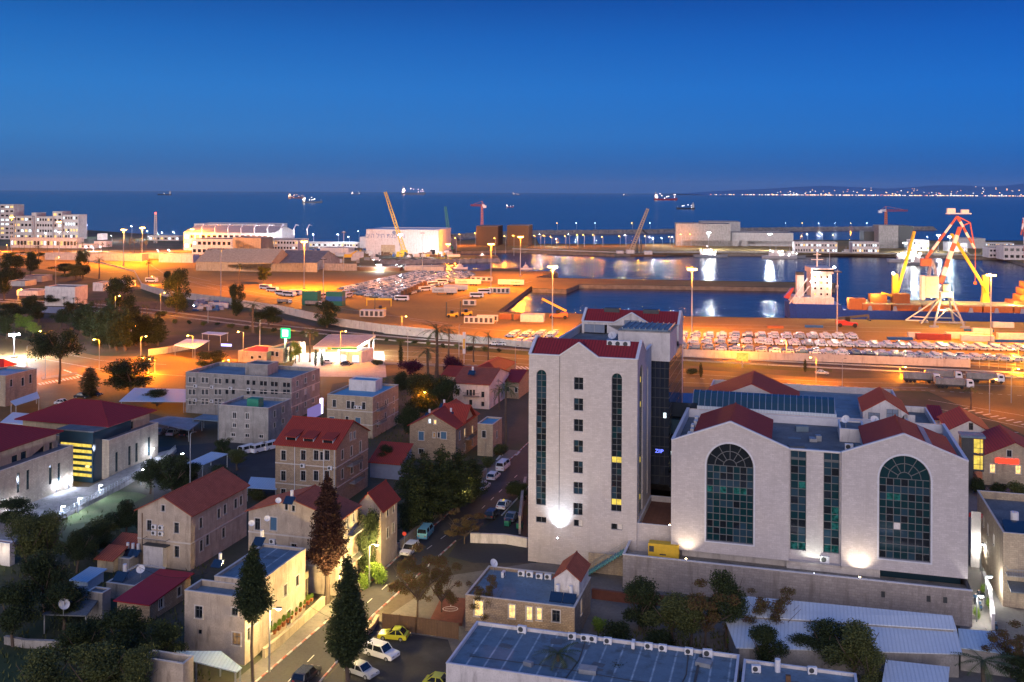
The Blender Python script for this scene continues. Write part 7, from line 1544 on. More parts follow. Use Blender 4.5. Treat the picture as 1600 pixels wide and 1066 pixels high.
for dz, ww in ((15.51, 2.6),): m = MB(); m.box(10.5, 21.5, .2, 20.8, z + dz, z + dz + ww); m.build('bridge', MAT['plasterw'], ship); m = MB(); m.box(11, 21.54, .14, 20.86, z + dz + 1.1, z + dz + 2.1); m.build('bridge_windows', MAT['glass'], ship)
for r_ in range(4):
    for c_ in range(3): m = MB(); m.box(12.5 + c_ * 3, 13.3 + c_ * 3, 2.9, 2.99, z + 4.4 + r_ * 2.9, z + 5.4 + r_ * 2.9); m.build('porthole', MAT['warmlit' if (r_ + c_) % 3 == 0 else 'glass'], ship)
m = MB(); m.box(4.5, 8, 7, 12, z + 3.21, z + 14); m.build('funnel', MAT['plasterw'], ship); m = MB(); m.box(4.4, 8.1, 6.9, 12.1, z + 14.01, z + 15.5); m.build('funnel_top', MAT['darkmetal'], ship)
m = MB(); m.cyl(15, 10, z + 18.1, z + 26, .35, 8); m.bar((12, 10, z + 22), (18, 10, z + 22), .3); m.bar((13, 10, z + 24.5), (17, 10, z + 24.5), .25); m.build('radar_mast', MAT['white'], ship)
m = MB(); m.prism([(-2.6, z + 3), (1.5, z + 8), (2.5, z + 8), (0, z + 2.2)], 'y', 2, 5); m.build('lifeboat', MAT['cred'], ship, recalc=True)
m = MB(); m.bar((0, 1, z), (9, 2, z + 13), .4); m.bar((3, 1, z), (10, 2, z + 9), .35); m.build('stern_stair', MAT['white'], ship)
def deckcrane(x, tipx, tipz, lb):
    m = MB(); m.prism([(x - 2.3, 6), (x + 2.3, 6), (x + 1.6, 12), (x + 1.3, 13), (x + 1.3, 23), (x - 1.3, 23), (x - 1.3, 13), (x - 1.6, 12)], 'y', 15, 18); m.build('crane_pedestal', MAT['yellow'], ship, recalc=True)
    m = MB()
    for yy in (13.8, 16.2): m.bar((x + .8, yy, 14), (tipx, yy, tipz), .55, .9)
    for t_ in (.2, .45, .7, .95): p = Vector((x + .8, 15, 14)) + (Vector((tipx - x - .8, 0, tipz - 14))) * t_; m.bar((p.x, 13.8, p.z), (p.x, 16.2, p.z), .5)
    m.build('crane_jib', MAT['yellow'], ship); m = MB(); m.bar((x, 15, 22.8), (tipx, 15, tipz), .14); m.build('crane_wire', MAT['darkmetal'], ship)
k = G(1400, 500).y / F
deckcrane(55, 64, 45, 0); deckcrane(99, 82, 44, 0)
for (x, L, h_, lb) in ((29.5, 8, 5.5, 'tall yellow brown container nearest the bridge of the cargo ship'), (40, 8, 4.2, 'low orange container on the deck of the cargo ship'), (51, 8, 4.6, 'dark fronted container before the first yellow crane')):
    container(0, 0, lb, 'cont_o', L, h_, 6, z=0, P=A_ + ep * x + eq * 3 + Vector((0, 0, 9.25 - 0)) if x > 30 else A_ + ep * x + eq * 2 + Vector((0, 0, 5.7)), openings=0)
for o in list(bpy.data.objects):
    if o.name.startswith('shipping_container') and o.get('label', '').find('cargo ship') > 0 or o.get('label', '').find('first yellow crane') > 0: o.location.z = SEA + (9.25 if 'bridge' not in o['label'] else 5.7)
m = MB(); m.bar((47, 6, 9.2), (47, 6, 14), .8); m.bar((52, 6, 9.2), (52, 6, 14), .8); m.bar((46, 6, 14), (53, 6, 12), 1.2); m.build('hatch_gantry', MAT['yellow'], ship)
for (x, y, z_, pw, c_) in ((22, 2, 20, 3500, (1, .85, .6)), (12, -1, 24, 2500, (1, .9, .8)), (28, 6, 12, 8000, (1, .65, .2)), (55, 6, 24, 12000, (1, .7, .2)), (99, 6, 24, 12000, (1, .7, .2)), (80, 10, 14, 10000, (1, .65, .15)), (42, 2, 15, 10000, (1, .6, .15)), (125, 8, 14, 9000, (1, .6, .15))): light(ship, (x, y, z_), pw, c_, .4)
for (x, y, z_) in ((53.5, 14, 23), (100.6, 14, 23), (22, 1.4, z + 18.3), (11, 1.4, z + 11)): m = MB(); m.lathe((x, y, z_), [(.5, 0), (.6, .5), (.2, .9)], 8); m.build('deck_lamp', MAT['ewhite'], ship)
rs = empty('orange_ship', G(1596, 508, SEA) + eq * 6, PA, 'glowing orange superstructure of a ship cut off by the right border', 'ship'); m = MB(); m.prism([(-3, 0), (40, 0), (40, 10), (-1, 11)], 'y', 0, 14); m.build('hull', MAT['cont_o'], rs, recalc=True)
for i in range(3): m = MB(); m.box(2 + i * 1.5, 30, 1, 12, 11 + i * 3.2, 13.9 + i * 3.2); m.build('deck_house', MAT['orange'], rs)
light(rs, (2, -3, 18), 9000, (1, .5, .12), .4); light(rs, (-3, -2, 10), 9000, (1, .6, .2), .4)
def vessel(px, py, L, label, cat='boat', hull='cgrey', lights=0, col=(1, .95, .9), z=SEA, rz=None, name='motor_boat', hs=1.0, Y=None):
    P = G(px, py, z) if Y is None else Vector(((px - CXP) / F * Y, Y, z)); t = empty(name, P, PA if rz is None else rz, label, cat); h = L * .055 * hs + .6
    m = MB(); pr = [(-.5, .9, 1.0), (-.48, 1.0, 1.0), (0, 1.0, .9), (.3, .8, 1.0), (.45, .35, 1.25), (.5, .03, 1.4)]; vs = []; fs = []; w = L * .085 + .6
    for x, a_, b_ in pr: vs += [(x * L, -w * a_, h * b_), (x * L * .97, -w * a_ * .75, -.4), (x * L * .97, w * a_ * .75, -.4), (x * L, w * a_, h * b_)]
    for i in range(5):
        for j in range(3): fs.append((i * 4 + j, i * 4 + j + 1, (i + 1) * 4 + j + 1, (i + 1) * 4 + j))
        fs.append((i * 4 + 3, i * 4, (i + 1) * 4, (i + 1) * 4 + 3))
    fs.append((3, 2, 1, 0)); m.add(vs, fs); m.build('hull', MAT[hull], t, recalc=True)
    m = MB(); 
    if cat == 'ship': m.box(-.46 * L, -.34 * L, -w * .8, w * .8, h, h * 3.2); m.box(-.45 * L, -.35 * L, -w, w, h * 3.2, h * 3.8); m.box(-.43 * L, -.4 * L, -w * .3, w * .3, h * 3.8, h * 5); m.bar((.42 * L, 0, h), (.42 * L, 0, h * 2.6), L * .01)
    else: m.box(-.3 * L, .15 * L, -w * .7, w * .7, h, h * 2.2); m.box(-.2 * L, .05 * L, -w * .55, w * .55, h * 2.2, h * 3.2); m.bar((-.1 * L, 0, h * 3.2), (-.1 * L, 0, h * 5), .25)
    m.build('superstructure', MAT['plasterw'], t)
    if lights:
        m = MB(); s = L * .008 + .25
        for i in range(lights):
            if cat == 'ship': x, y, zz = random.choice((random.uniform(-.46, -.34), random.uniform(-.3, .45), random.uniform(-.46, -.34))) * L, random.uniform(-w, -w * .8), random.uniform(h * 1.1, h * 3.9)
            else: x, y, zz = random.uniform(-.3, .15) * L, -w * .75, random.uniform(h, h * 3.2)
            m.box(x - s, x + s, y - s, y + s, zz - s, zz + s)
        m.build('deck_lights', M_emit('deck_lights_' + str(px), col, 9), t)
    return t
random.seed(31)
for (x, y, L, lb, c_, n, hl) in ((462, 310, 118, 'orange lit ship with two bright clusters on the open sea', (1, .5, .25), 22, 'cont_o'), (488, 317, 105, 'white lit ship below the orange one', (1, .85, .7), 16, 'cgrey'), (1040, 313, 190, 'red hulled tanker lit white at both ends', (1, .75, .7), 18, 'cred'), (1071, 327, 70, 'small ship with stacked white lights right of the tanker', (1, .9, .95), 14, 'cdark'), (797, 324, 30, 'tiny bright vessel in line with the dark storage blocks', (1, .75, .7), 8, 'cred'), (257, 305, 160, 'unlit dark ship far out at the left', (1, .7, .5), 3, 'cdark')):
    vessel(x, y, L, lb, 'ship', hl, n, c_, rz=(pi if x in (1071, 257) else 0) + .05, name='distant_ship', hs=1.2)
for (x, L, lb, c_, n) in ((556, 150, 'lit ship on the horizon above the white one', (1, .8, .7), 12), (646, 420, 'long pink lit ship on the horizon', (1, .6, .6), 26), (807, 130, 'short lit ship on the horizon right of the middle', (1, .7, .6), 8), (978, 90, 'small lit ship on the horizon left of the tanker', (1, .75, .6), 8)): vessel(x, 0, L, lb, 'ship', 'cgrey', n, c_, name='distant_ship', hs=1.2, Y=17000, rz=0)
for (x, y, L, lb, n, hl) in ((1110, 402, 34, 'dazzling white workboat at the far quay under the bright lamp', 14, 'cgrey'), (1218, 404, 34, 'white patrol boat at the end of the far quay', 6, 'csilver'), (1238, 403, 26, 'grey patrol boat beside the white one', 4, 'cgrey'), (1425, 410, 44, 'brightly glowing white navy ship in the right basin', 30, 'csilver'), (1440, 414, 30, 'dark hulled navy boat before the glowing ship', 3, 'cgrey'), (1325, 398, 20, 'small boat by the wooden jetty of the navy quay', 0, 'csilver'), (590, 411, 18, 'white motor yacht at the left end of the marina', 3, 'cwhite'), (720, 420, 12, 'pinkish small ferry at the right of the marina', 0, 'cwhite'), (823, 421, 10, 'small skiff by the short jetty', 0, 'cwhite'), (1296, 449, 12, 'white boat with tall mast at the pier end', 0, 'cwhite'), (640, 406, 12, 'small blue boat along the rock bank', 0, 'cblue'), (755, 403.5, 12, 'white boat at the tip of the rock bank', 2, 'cwhite')): vessel(x, y, L, lb, 'boat', hl, n)
sb = MB(); sb.cyl(0, 0, 0, 26, .12, 6); sb.build('sail_mast', MAT['white'], [o for o in bpy.data.objects if o.get('label') == 'white boat with tall mast at the pier end'][0])
light([o for o in bpy.data.objects if str(o.get('label')).startswith('brightly glowing')][0], (0, -8, 14), 22000, (.95, 1, .9), .5); light([o for o in bpy.data.objects if str(o.get('label')).startswith('dazzling white workboat')][0], (0, -6, 9), 14000, (.95, .97, 1), .5)
rm_ = empty('radio_mast', G(243, 380), 0, 'thin lattice radio mast with a red beacon above the sea at left', 'radio mast'); H_ = ZAT(G(243, 380), 334); m = MB(); lattice(m, (0, 0, 0), (0, 0, H_), 3, 14, .25); m.build('lattice', MAT['metal'], rm_); m = MB(); m.lathe((0, 0, H_), [(.8, 0), (1.1, .8), (.4, 1.6)], 8); m.build('beacon', MAT['ered'], rm_)
sg = empty('station_sign', G(446, 566), GA, 'square green lit station sign on a white pole', 'sign'); H_ = ZAT(G(446, 566), 513); m = MB(); m.box(-.35, .35, -.2, .2, 0, H_ - 3.6); m.build('pole', MAT['white'], sg); m = MB(); m.box(-1.8, 1.8, -.3, .3, H_ - 3.6, H_); m.build('panel', M_emit('green_sign', (.03, .8, .25), 1.6), sg); m = MB(); m.box(-1.1, 1.1, -.36, -.31, H_ - 2.9, H_ - .6); m.build('lit_emblem', M_emit('sign_white', (.8, 1, .85), 4), sg); light(sg, (0, -1.5, H_ - 4), 900, (.3, 1, .4), .5)
s2 = empty('price_sign', G(468, 566), GA, 'tall narrow white price sign beside the lit tree', 'sign'); m = MB(); m.box(-.4, .4, -.15, .15, 0, 7.5); m.build('panel', MAT['white'], s2)
s3 = empty('banner_pole', G(725, 571), GA, 'tall slim white and yellow banner sign among the palms', 'sign'); H_ = ZAT(G(725, 571), 519); m = MB(); m.box(-.5, .5, -.12, .12, H_ * .35, H_); m.build('panel', MAT['white'], s3); m = MB(); m.box(-.15, .15, -.1, .1, 0, H_ * .35); m.build('pole', MAT['metal'], s3); m = MB(); m.box(-.35, .35, -.16, -.125, H_ * .5, H_ * .8); m.build('stripe', MAT['yellow'], s3)
s4 = empty('kiosk_sign', G(1160, 575), GA, 'yellow box sign lit at night beyond the roof pavilion', 'sign'); m = MB(); m.box(-2, 2, -.3, .3, 2.5, 5.2); m.build('panel', MAT['yellowlit'], s4); m = MB(); m.box(-.2, .2, -.2, .2, 0, 2.5); m.build('pole', MAT['metal'], s4)
s5 = empty('side_sign', G(499, 664), GA + pi / 2, 'violet lit sideways sign on a blue pole beside the concrete block', 'sign'); H_ = ZAT(G(496, 664), 624); m = MB(); m.box(-6.5, .6, -.2, .2, H_ - 4.2, H_ - 1.2); m.build('panel', M_emit('violet_sign', (.4, .3, .8), .45), s5); m = MB(); m.box(.61, 1.6, -.25, .25, H_ - 4, H_ ); m.build('end_panel', M_emit('white_violet_sign', (.75, .7, 1), 3), s5); m = MB(); m.box(-1, -.2, -.15, .15, 0, H_ - 4.2); m.build('pole', MAT['blue'], s5)
tl = empty('traffic_light', G(1570, 712), 0, 'traffic light showing green at the right of the junction', 'traffic light'); m = MB(); m.cyl(0, 0, 0, 5.6, .09, 8); m.bar((0, 0, 5.5), (3.2, 0, 5.5), .1); m.build('pole', MAT['metal'], tl); m = MB(); m.box(-.2, .2, -.2, .2, 4.0, 5.2); m.build('head', MAT['darkmetal'], tl); m = MB(); m.lathe((0, -.26, 4.1), [(.2, 0), (.24, .2), (.2, .4)], 8); m.build('green_lens', M_emit('green_lens', (.05, 1, .35), 20), tl)
D('leaf', M_leaf('dark_foliage', (.013, .022, .01), (.048, .066, .024))); D('leafl', M_leaf('olive_foliage', (.04, .055, .018), (.12, .13, .045))); D('leafp', M_leaf('palm_foliage', (.04, .06, .025), (.1, .12, .05)))
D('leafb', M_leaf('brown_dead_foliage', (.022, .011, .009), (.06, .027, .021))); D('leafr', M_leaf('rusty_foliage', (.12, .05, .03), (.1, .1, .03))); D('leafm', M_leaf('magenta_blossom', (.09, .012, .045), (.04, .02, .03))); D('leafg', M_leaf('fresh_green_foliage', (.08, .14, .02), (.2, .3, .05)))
def leafmesh(name, clumps, n, size, mat, seed=1, flat=1.0):
    "n small leaves over the volumes of many clumps (x, y, z, rx, rz)"
    r = random.Random(seed); vs = []; fs = []; tot = sum(c[3] ** 2 * c[4] for c in clumps)
    for c in clumps:
        k = max(4, int(n * c[3] ** 2 * c[4] / tot))
        for _ in range(k):
            a_ = r.uniform(0, 2 * pi); u = r.uniform(-1, 1); q = (r.random() ** .45) * r.uniform(.8, 1.12); s = sqrt(1 - u * u)
            p = Vector((c[0] + c[3] * q * s * cos(a_), c[1] + c[3] * q * s * sin(a_), c[2] + c[4] * q * u))
            d = Vector((r.gauss(0, 1), r.gauss(0, 1), r.gauss(0, .7) * flat)).normalized(); e = d.cross(Vector((r.gauss(0, 1), r.gauss(0, 1), r.gauss(0, 1)))).normalized(); z = size * r.uniform(.6, 1.3)
            b = len(vs); vs += [(p - d * z).to_tuple(), (p + e * z * .45).to_tuple(), (p + d * z).to_tuple(), (p - e * z * .45).to_tuple()]; fs.append((b, b + 1, b + 2, b + 3))
    me = bpy.data.meshes.new(name); me.from_pydata(vs, [], fs); me.materials.append(MAT[mat]); return me
def trunkmesh(h, r, seed=1, limbs=5, spread=.3):
    q = random.Random(seed); m = MB(); m.tube([(0, 0, 0), (q.uniform(-.02, .02), .01, h * .5), (q.uniform(-.04, .04), 0, h)], [r * 1.25, r, r * .7], 8)
    for i in range(limbs):
        a_ = i * 2 * pi / limbs + q.uniform(-.4, .4); m.tube([(0, 0, h * q.uniform(.7, .98)), (spread * .5 * cos(a_), spread * .5 * sin(a_), h + (1 - h) * .25), (spread * cos(a_), spread * sin(a_), h + (1 - h) * q.uniform(.4, .75))], [r * .6, r * .4, r * .15], 5)
    me = bpy.data.meshes.new('trunk'); me.from_pydata(m.v, [], m.f); me.materials.append(MAT['trunk']); return me
def kinds(seed, shape, n, size, mat, th, tr, limbs=5, spread=.3):
    "unit-height tree: crown and trunk meshes"
    r = random.Random(seed); cl = []
    if shape[:4] == 'cone':
        b0 = float(shape[4:])
        for i in range(70): t = i / 69; z = b0 + (.985 - b0) * t; w = .165 * (min(1, t / .28 + .25) if t < .28 else (1 - (t - .28) / .72) ** .6) * r.uniform(.92, 1.06) + .006; a_ = r.uniform(0, 2 * pi); cl.append((w * .25 * cos(a_), w * .25 * sin(a_), z, max(.01, w * .8), .028))
    elif shape == 'broad':
        for i in range(20): a_ = r.uniform(0, 2 * pi); d = r.uniform(.0, .3); z = r.uniform(.32, .86); d *= 1 - .6 * max(0, z - .65) / .3; cl.append((d * cos(a_), d * sin(a_), z, r.uniform(.12, .2), r.uniform(.09, .15)))
    elif shape == 'round':
        for i in range(28): a_ = r.uniform(0, 2 * pi); z = r.uniform(.16, .86); d = r.uniform(.3, 1) * .34 * sqrt(max(.05, 1 - ((z - .5) / .5) ** 2)); cl.append((d * cos(a_), d * sin(a_), z, r.uniform(.12, .18), r.uniform(.1, .15)))
    elif shape == 'umbrella':
        for i in range(22): a_ = r.uniform(0, 2 * pi); d = .48 * sqrt(r.random()); cl.append((d * cos(a_), d * sin(a_), .72 - .2 * d + r.uniform(-.14, .12), r.uniform(.12, .18), r.uniform(.1, .15)))
    elif shape == 'cypress':
        for i in range(40): z = .1 + .88 * i / 40; w = .17 * sin(pi * min(1, (z - .02) * 1.0) ** .75) ** .8 + .012; a_ = r.uniform(0, 2 * pi); cl.append((w * .42 * cos(a_), w * .42 * sin(a_), z, max(.015, w * .72 * r.uniform(.8, 1.12)), .045))
    elif shape == 'slim':
        for i in range(24): z = .06 + .92 * i / 24; w = .05 * sin(pi * min(1, z) ** .8) ** .7 + .008; cl.append((r.uniform(-.01, .01), r.uniform(-.01, .01), z, w, .05))
    elif shape == 'sparse':
        for i in range(26): a_ = r.uniform(0, 2 * pi); d = r.uniform(.05, .45); cl.append((d * cos(a_), d * sin(a_), r.uniform(.28, .92), r.uniform(.07, .13), r.uniform(.05, .1)))
    elif shape == 'bush':
        for i in range(9): a_ = r.uniform(0, 2 * pi); d = r.uniform(0, .4); cl.append((d * cos(a_), d * sin(a_), r.uniform(.25, .65), r.uniform(.22, .34), r.uniform(.2, .34)))
    return leafmesh('crown', cl, n, size, mat, seed), trunkmesh(th, tr, seed, limbs, spread)
def palmmesh(seed, fr=22, L=.34):
    r = random.Random(seed); m = MB()
    for i in range(fr):
        a_ = i * 2.4 + r.uniform(-.2, .2); el = radians(r.uniform(-35, 70)); ln = L * r.uniform(.85, 1.1); p = Vector((0, 0, .96)); n = 7; d = Vector((cos(a_) * cos(el), sin(a_) * cos(el), sin(el)))
        for k in range(n):
            q = p + d * ln / n; s = Vector((-sin(a_), cos(a_), 0)); w = ln * .16 * sin(pi * (k + .8) / (n + .8)) + .004
            for sg in (-1, 1):
                for t_ in (0, .5):
                    b = p + (q - p) * t_; tip = b + s * sg * w + d * w * .7 - Vector((0, 0, w * .35)); m.add([b.to_tuple(), (b + d * .012).to_tuple(), tip.to_tuple()], [(0, 1, 2)])
            m.add([(p - s * .003).to_tuple(), (p + s * .003).to_tuple(), (q + s * .003).to_tuple(), (q - s * .003).to_tuple()], [(0, 1, 2, 3)]); p = q; d = (d + Vector((0, 0, -.17))).normalized()
    me = bpy.data.meshes.new('crown'); me.from_pydata(m.v, [], m.f); me.materials.append(MAT['leafp'])
    m = MB(); m.tube([(0, 0, 0), (.01, 0, .3), (0, .01, .65), (0, 0, .95)], [.035, .024, .02, .026], 8); t = bpy.data.meshes.new('trunk'); t.from_pydata(m.v, [], m.f); t.materials.append(MAT['trunk']); return me, t
K = {'round': [kinds(s, 'round', 12000, .019, 'leaf', .22, .03) for s in (31, 32)], 'broad': [kinds(s, 'broad', 11000, .018, 'leaf', .34, .022) for s in (1, 2, 3)], 'olive': [kinds(s, 'broad', 8500, .018, 'leafl', .34, .022) for s in (4, 5)], 'umbrella': [kinds(6, 'umbrella', 16000, .015, 'leaf', .62, .02, 7, .36), kinds(66, 'umbrella', 12000, .015, 'leaf', .5, .02, 7, .36)],
     'cypress': [kinds(s, 'cone.12', 24000, .011, 'leaf', .3, .014, 0) for s in (7, 8)], 'tallcypress': [kinds(9, 'cone.44', 20000, .01, 'leaf', .5, .012, 0)], 'brown': [kinds(9, 'cone.24', 24000, .011, 'leafb', .3, .02, 0)], 'slim': [kinds(10, 'slim', 3000, .011, 'leaf', .3, .01, 0)],
     'sparse': [kinds(11, 'sparse', 9500, .015, 'leafl', .35, .014, 9, .4), kinds(12, 'sparse', 8000, .015, 'leafr', .35, .013, 10, .4)], 'rusty': [kinds(13, 'sparse', 9000, .015, 'leafr', .3, .014, 10, .42)], 'bush': [kinds(14, 'bush', 3000, .045, 'leaf', .3, .04), kinds(15, 'bush', 2600, .05, 'leafl', .3, .04)],
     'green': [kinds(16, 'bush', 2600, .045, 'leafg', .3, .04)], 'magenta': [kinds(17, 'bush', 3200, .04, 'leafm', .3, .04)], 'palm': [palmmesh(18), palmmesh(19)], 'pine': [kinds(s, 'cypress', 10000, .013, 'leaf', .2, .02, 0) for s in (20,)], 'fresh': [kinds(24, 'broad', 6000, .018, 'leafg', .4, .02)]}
NAME = {'round': ('round_tree', 'tree'), 'broad': ('broad_tree', 'tree'), 'olive': ('olive_tree', 'tree'), 'umbrella': ('umbrella_pine', 'pine'), 'cypress': ('cypress_tree', 'cypress'), 'brown': ('cypress_tree', 'cypress'), 'tallcypress': ('cypress_tree', 'cypress'), 'slim': ('slim_cypress', 'cypress'), 'sparse': ('bare_branched_tree', 'tree'), 'rusty': ('autumn_tree', 'tree'), 'bush': ('bush', 'bush'), 'green': ('bush', 'bush'), 'magenta': ('bougainvillea', 'bush'), 'palm': ('palm_tree', 'palm'), 'pine': ('pine_tree', 'pine'), 'fresh': ('lit_tree', 'tree')}
UW = {'round': .95, 'broad': .88, 'olive': .88, 'umbrella': 1.15, 'cypress': .31, 'brown': .32, 'tallcypress': .29, 'slim': .11, 'sparse': .98, 'rusty': .98, 'bush': 1.25, 'green': 1.25, 'magenta': 1.25, 'palm': .62, 'pine': .33, 'fresh': .88}
ti = [0]
def tree(kind, px, py, tpy, wpx, label, group=None):
    P = G(px, py); H = ZAT(P, tpy); w = wpx * P.y / F; ti[0] += 1; cm, tm_ = K[kind][ti[0] % len(K[kind])]; nm, cat = NAME[kind]
    t = empty(nm, P, random.uniform(0, 6.28), label, cat, group); s = w / UW[kind]; 
    for nn, me in (('trunk', tm_), ('crown', cm)): o = bpy.data.objects.new(nn, me); C.objects.link(o); o.parent = t
    t.scale = (s, s, H); return t
random.seed(77)
TL = """brown|510|944|738|66|tall dead brown cypress in front of the street house
cypress|543|1066|864|70|large dark cypress at the edge of the car park
tallcypress|395|1066|848|58|dark cypress before the corner house
pine|640|836|704|50|first dark pine of the row left of the street
pine|662|824|702|52|second dark pine of the row left of the street
pine|690|812|694|54|tallest dark pine in the middle of the row
pine|716|800|700|52|fourth dark pine of the row
pine|738|784|712|46|last dark pine of the row by the parked cars
round|575|905|792|52|dark tree with a yellow lit foot between the gabled houses
green|588|912|872|46|lit green shrub spilling over the wall by the street
green|568|920|892|30|lit flowering shrub at the kerb below the cypress
rusty|652|966|852|96|reddish brown leafed tree at the left of the wooden terrace
sparse|690|962|880|70|half bare green tree over the wooden terrace
rusty|726|850|800|70|thin reddish branches over the side court
sparse|760|985|905|70|bare climber against the villa front
round|1000|985|898|80|round dense dark tree below the retaining wall
olive|1050|1004|925|96|lighter leafed tree beside the round dense one
rusty|1102|1012|912|104|brownish leafed tree in front of the long wall
broad|1135|1012|880|74|tall dark tree rising before the retaining wall
olive|1080|1012|930|84|olive green tree between brown and tall dark ones
sparse|1210|1010|926|106|nearly bare tree over the white sheet roof
broad|1292|1042|962|104|dark tree before the white sheet roof
olive|1335|1070|968|110|spreading olive tree at the right of the grey roofs
broad|1250|1040|990|70|low dark tree left of the spreading olive
olive|1360|1085|1000|70|olive tree at the bottom beside the roof end
bush|965|1003|968|60|dark shrub between villa corner and round tree
broad|1195|1055|972|76|dark tree before the left end of the sheet roof
bush|1030|1012|975|60|shrub under the round dense tree
green|935|985|962|34|bright green bush behind the villa corner
green|1150|1012|985|40|bright green bush under the brown tree
palm|872|1092|1018|80|palm crown at the bottom over the seamed roof
broad|950|1095|1032|90|dark crown at the bottom right of the palm
palm|1536|1100|1030|100|palm at the bottom right corner
rusty|1580|1060|975|90|rusty red tree at the right edge
broad|1600|1080|1020|80|dark tree in the bottom right corner
olive|150|1120|1000|120|big olive tree at the bottom left
olive|70|1130|1010|120|olive tree at the bottom left corner
olive|215|1115|1008|90|olive tree touching the roofless house
broad|190|1045|945|110|dark wide tree before the crimson cottage
broad|250|1050|962|90|dark tree between cottage and corner house
broad|130|1050|965|90|dark tree left of the wide one
broad|20|1010|905|90|dark tree at the left edge below the porch room
broad|70|960|850|90|dark tree in the left gardens
olive|40|900|800|90|olive green tree behind the porch room
olive|75|890|795|80|tall olive tree in the left gardens
broad|120|895|825|70|dark tree near the tin shed
broad|150|870|815|60|small dark tree by the red tiled sheds
broad|20|830|775|80|dark tree under the modern block
broad|235|772|712|60|dark tree behind the pale gabled house roof
round|270|772|706|70|wide dark tree in the car park behind the pale gabled house
broad|300|762|720|46|small dark tree beside the blue white canopy
olive|370|735|700|50|low tree behind the orange tiled ridge
umbrella|93|600|502|96|leaning umbrella crowned tree over the boulevard
round|206|612|557|100|very wide low dark tree on the boulevard
slim|140|622|572|30|small dark conifer by the round wall
round|328|578|546|62|dark low tree before the red roofed diner
broad|245|635|606|50|tree over the pale sheet roof
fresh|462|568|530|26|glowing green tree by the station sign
slim|447|566|532|6|dark slim cypress beside the station sign
slim|454|566|540|8|second slim cypress beside the station sign
slim|493|572|545|7|slim cypress at the station kerb
slim|503|572|550|7|second slim cypress at the station kerb
bush|590|571|561|22|round bush right of the station forecourt
bush|433|565|552|16|bush beside the roadside block
palm|484|566|518|34|palm in front of the station canopy
slim|626|573|532|8|tall thin cypress at the boulevard
palm|682|590|512|62|largest palm of the garden group
palm|701|560|514|34|palm right behind the largest palm
palm|668|600|545|56|broad low palm beside the bougainvillea
palm|740|566|525|26|palm on the verge left of the tower
palm|763|566|523|26|second palm on the verge left of the tower
palm|790|705|602|46|tall palm against the left side of the tower
palm|780|640|606|34|palm crown behind the white house
magenta|641|585|560|50|dark magenta bougainvillea left of the palms
magenta|706|582|553|40|dark magenta bougainvillea right of the palms
round|655|652|578|70|dark garden tree with an orange lamp inside
round|690|657|585|66|dark garden tree before the low stone house
broad|640|690|630|50|dark tree beside the blue roofed building
broad|678|640|590|60|dark crown in the middle of the gardens
broad|625|620|580|40|dark crown behind the blue roof
bush|780|710|692|40|bush at the end of the kerb row
bush|800|775|745|34|bush by the left foot of the tower
broad|815|790|752|30|small tree against the tower foot
palm|1517|640|606|30|palm right of the cream house
slim|1095|590|566|7|thin dark cypress behind the roof pavilion
slim|1258|582|560|6|thin cypress near the rails
bush|1080|585|574|24|bush between tower and roof pavilion
broad|196|842|778|64|dark tree on the slope above the red tiled sheds
bush|165|835|805|60|dark shrub at the foot of the lit lawn
broad|100|985|905|90|dark tree between the canopy and the left gardens
bush|150|1000|972|60|dark shrub in front of the yard canopy
broad|340|772|728|60|dark tree beside the orange tiled gable
bush|400|782|762|40|shrub between the stone houses
broad|600|740|690|36|dark tree by the blue fronted workshop
bush|760|730|712|30|shrub by the yellowish annex
round|350|712|684|36|dark tree in the yard behind the concrete annex
bush|520|705|688|30|shrub beside the dormered house
bush|1560|770|752|34|dark hedge below the restaurant house
bush|1590|775|750|34|dark hedge at the right below the restaurant house
bush|1528|775|738|30|hedge lit yellow at the foot of the lift shaft
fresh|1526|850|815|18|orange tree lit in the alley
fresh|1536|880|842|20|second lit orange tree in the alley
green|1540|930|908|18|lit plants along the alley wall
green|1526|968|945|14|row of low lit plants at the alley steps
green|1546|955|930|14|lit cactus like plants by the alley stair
round|190|487|428|60|round dark tree by the orange yard
round|276|489|416|54|tall broad tree standing out against the orange yard
broad|262|462|420|20|left side crown of the tall broad tree
round|370|494|440|34|slim dark tree at the yard wall
round|130|436|386|30|dark conifer shaped tree on the left slope
round|511|512|468|52|big round tree before the blue container stack
round|20|444|392|54|large dark tree at the left edge
broad|48|434|392|30|dark tree right of the large left edge one
broad|6|470|420|40|dark tree cut by the left edge
palm|155|436|404|24|single palm behind the sloping road
palm|60|410|384|18|palm before the beige warehouse
palm|232|440|408|16|palm by the green road sign
broad|100|430|410|50|low dark crown in the left slope
olive|118|438|412|50|olive crown in the left slope
palm|395|520|474|40|palm by the rails
broad|420|512|475|60|dark spreading tree by the rails
bush|250|494|484|26|bush near the rails at left
palm|374|448|414|16|palm at the orange yard edge
palm|484|545|515|22|palm near the verge
broad|412|445|415|26|dark climber covered tree beside the orange warehouse""".split('\n')
for ln in TL:
    k, x, y, t, w, lb = ln.split('|'); tree(k, float(x), float(y), float(t), float(w), lb)
for i in range(11): tree('palm', (30, 38, 47, 55, 74, 84, 93, 103, 111, 121, 129)[i], 392 + i * .4, 379, 9, '%s small palm from the left along the beige warehouse' % WORD[i], 'palms along the warehouse')
for (x, y, t) in ((203, 404, 375), (210, 402, 374), (219, 402, 375), (228, 404, 376), (160, 398, 380), (170, 398, 382)): tree('palm', x, y, t, 10, 'palm below the waterfront lamps, %s from the left' % WORD[(160, 170, 203, 210, 219, 228).index(x)], 'palms below the lamps')
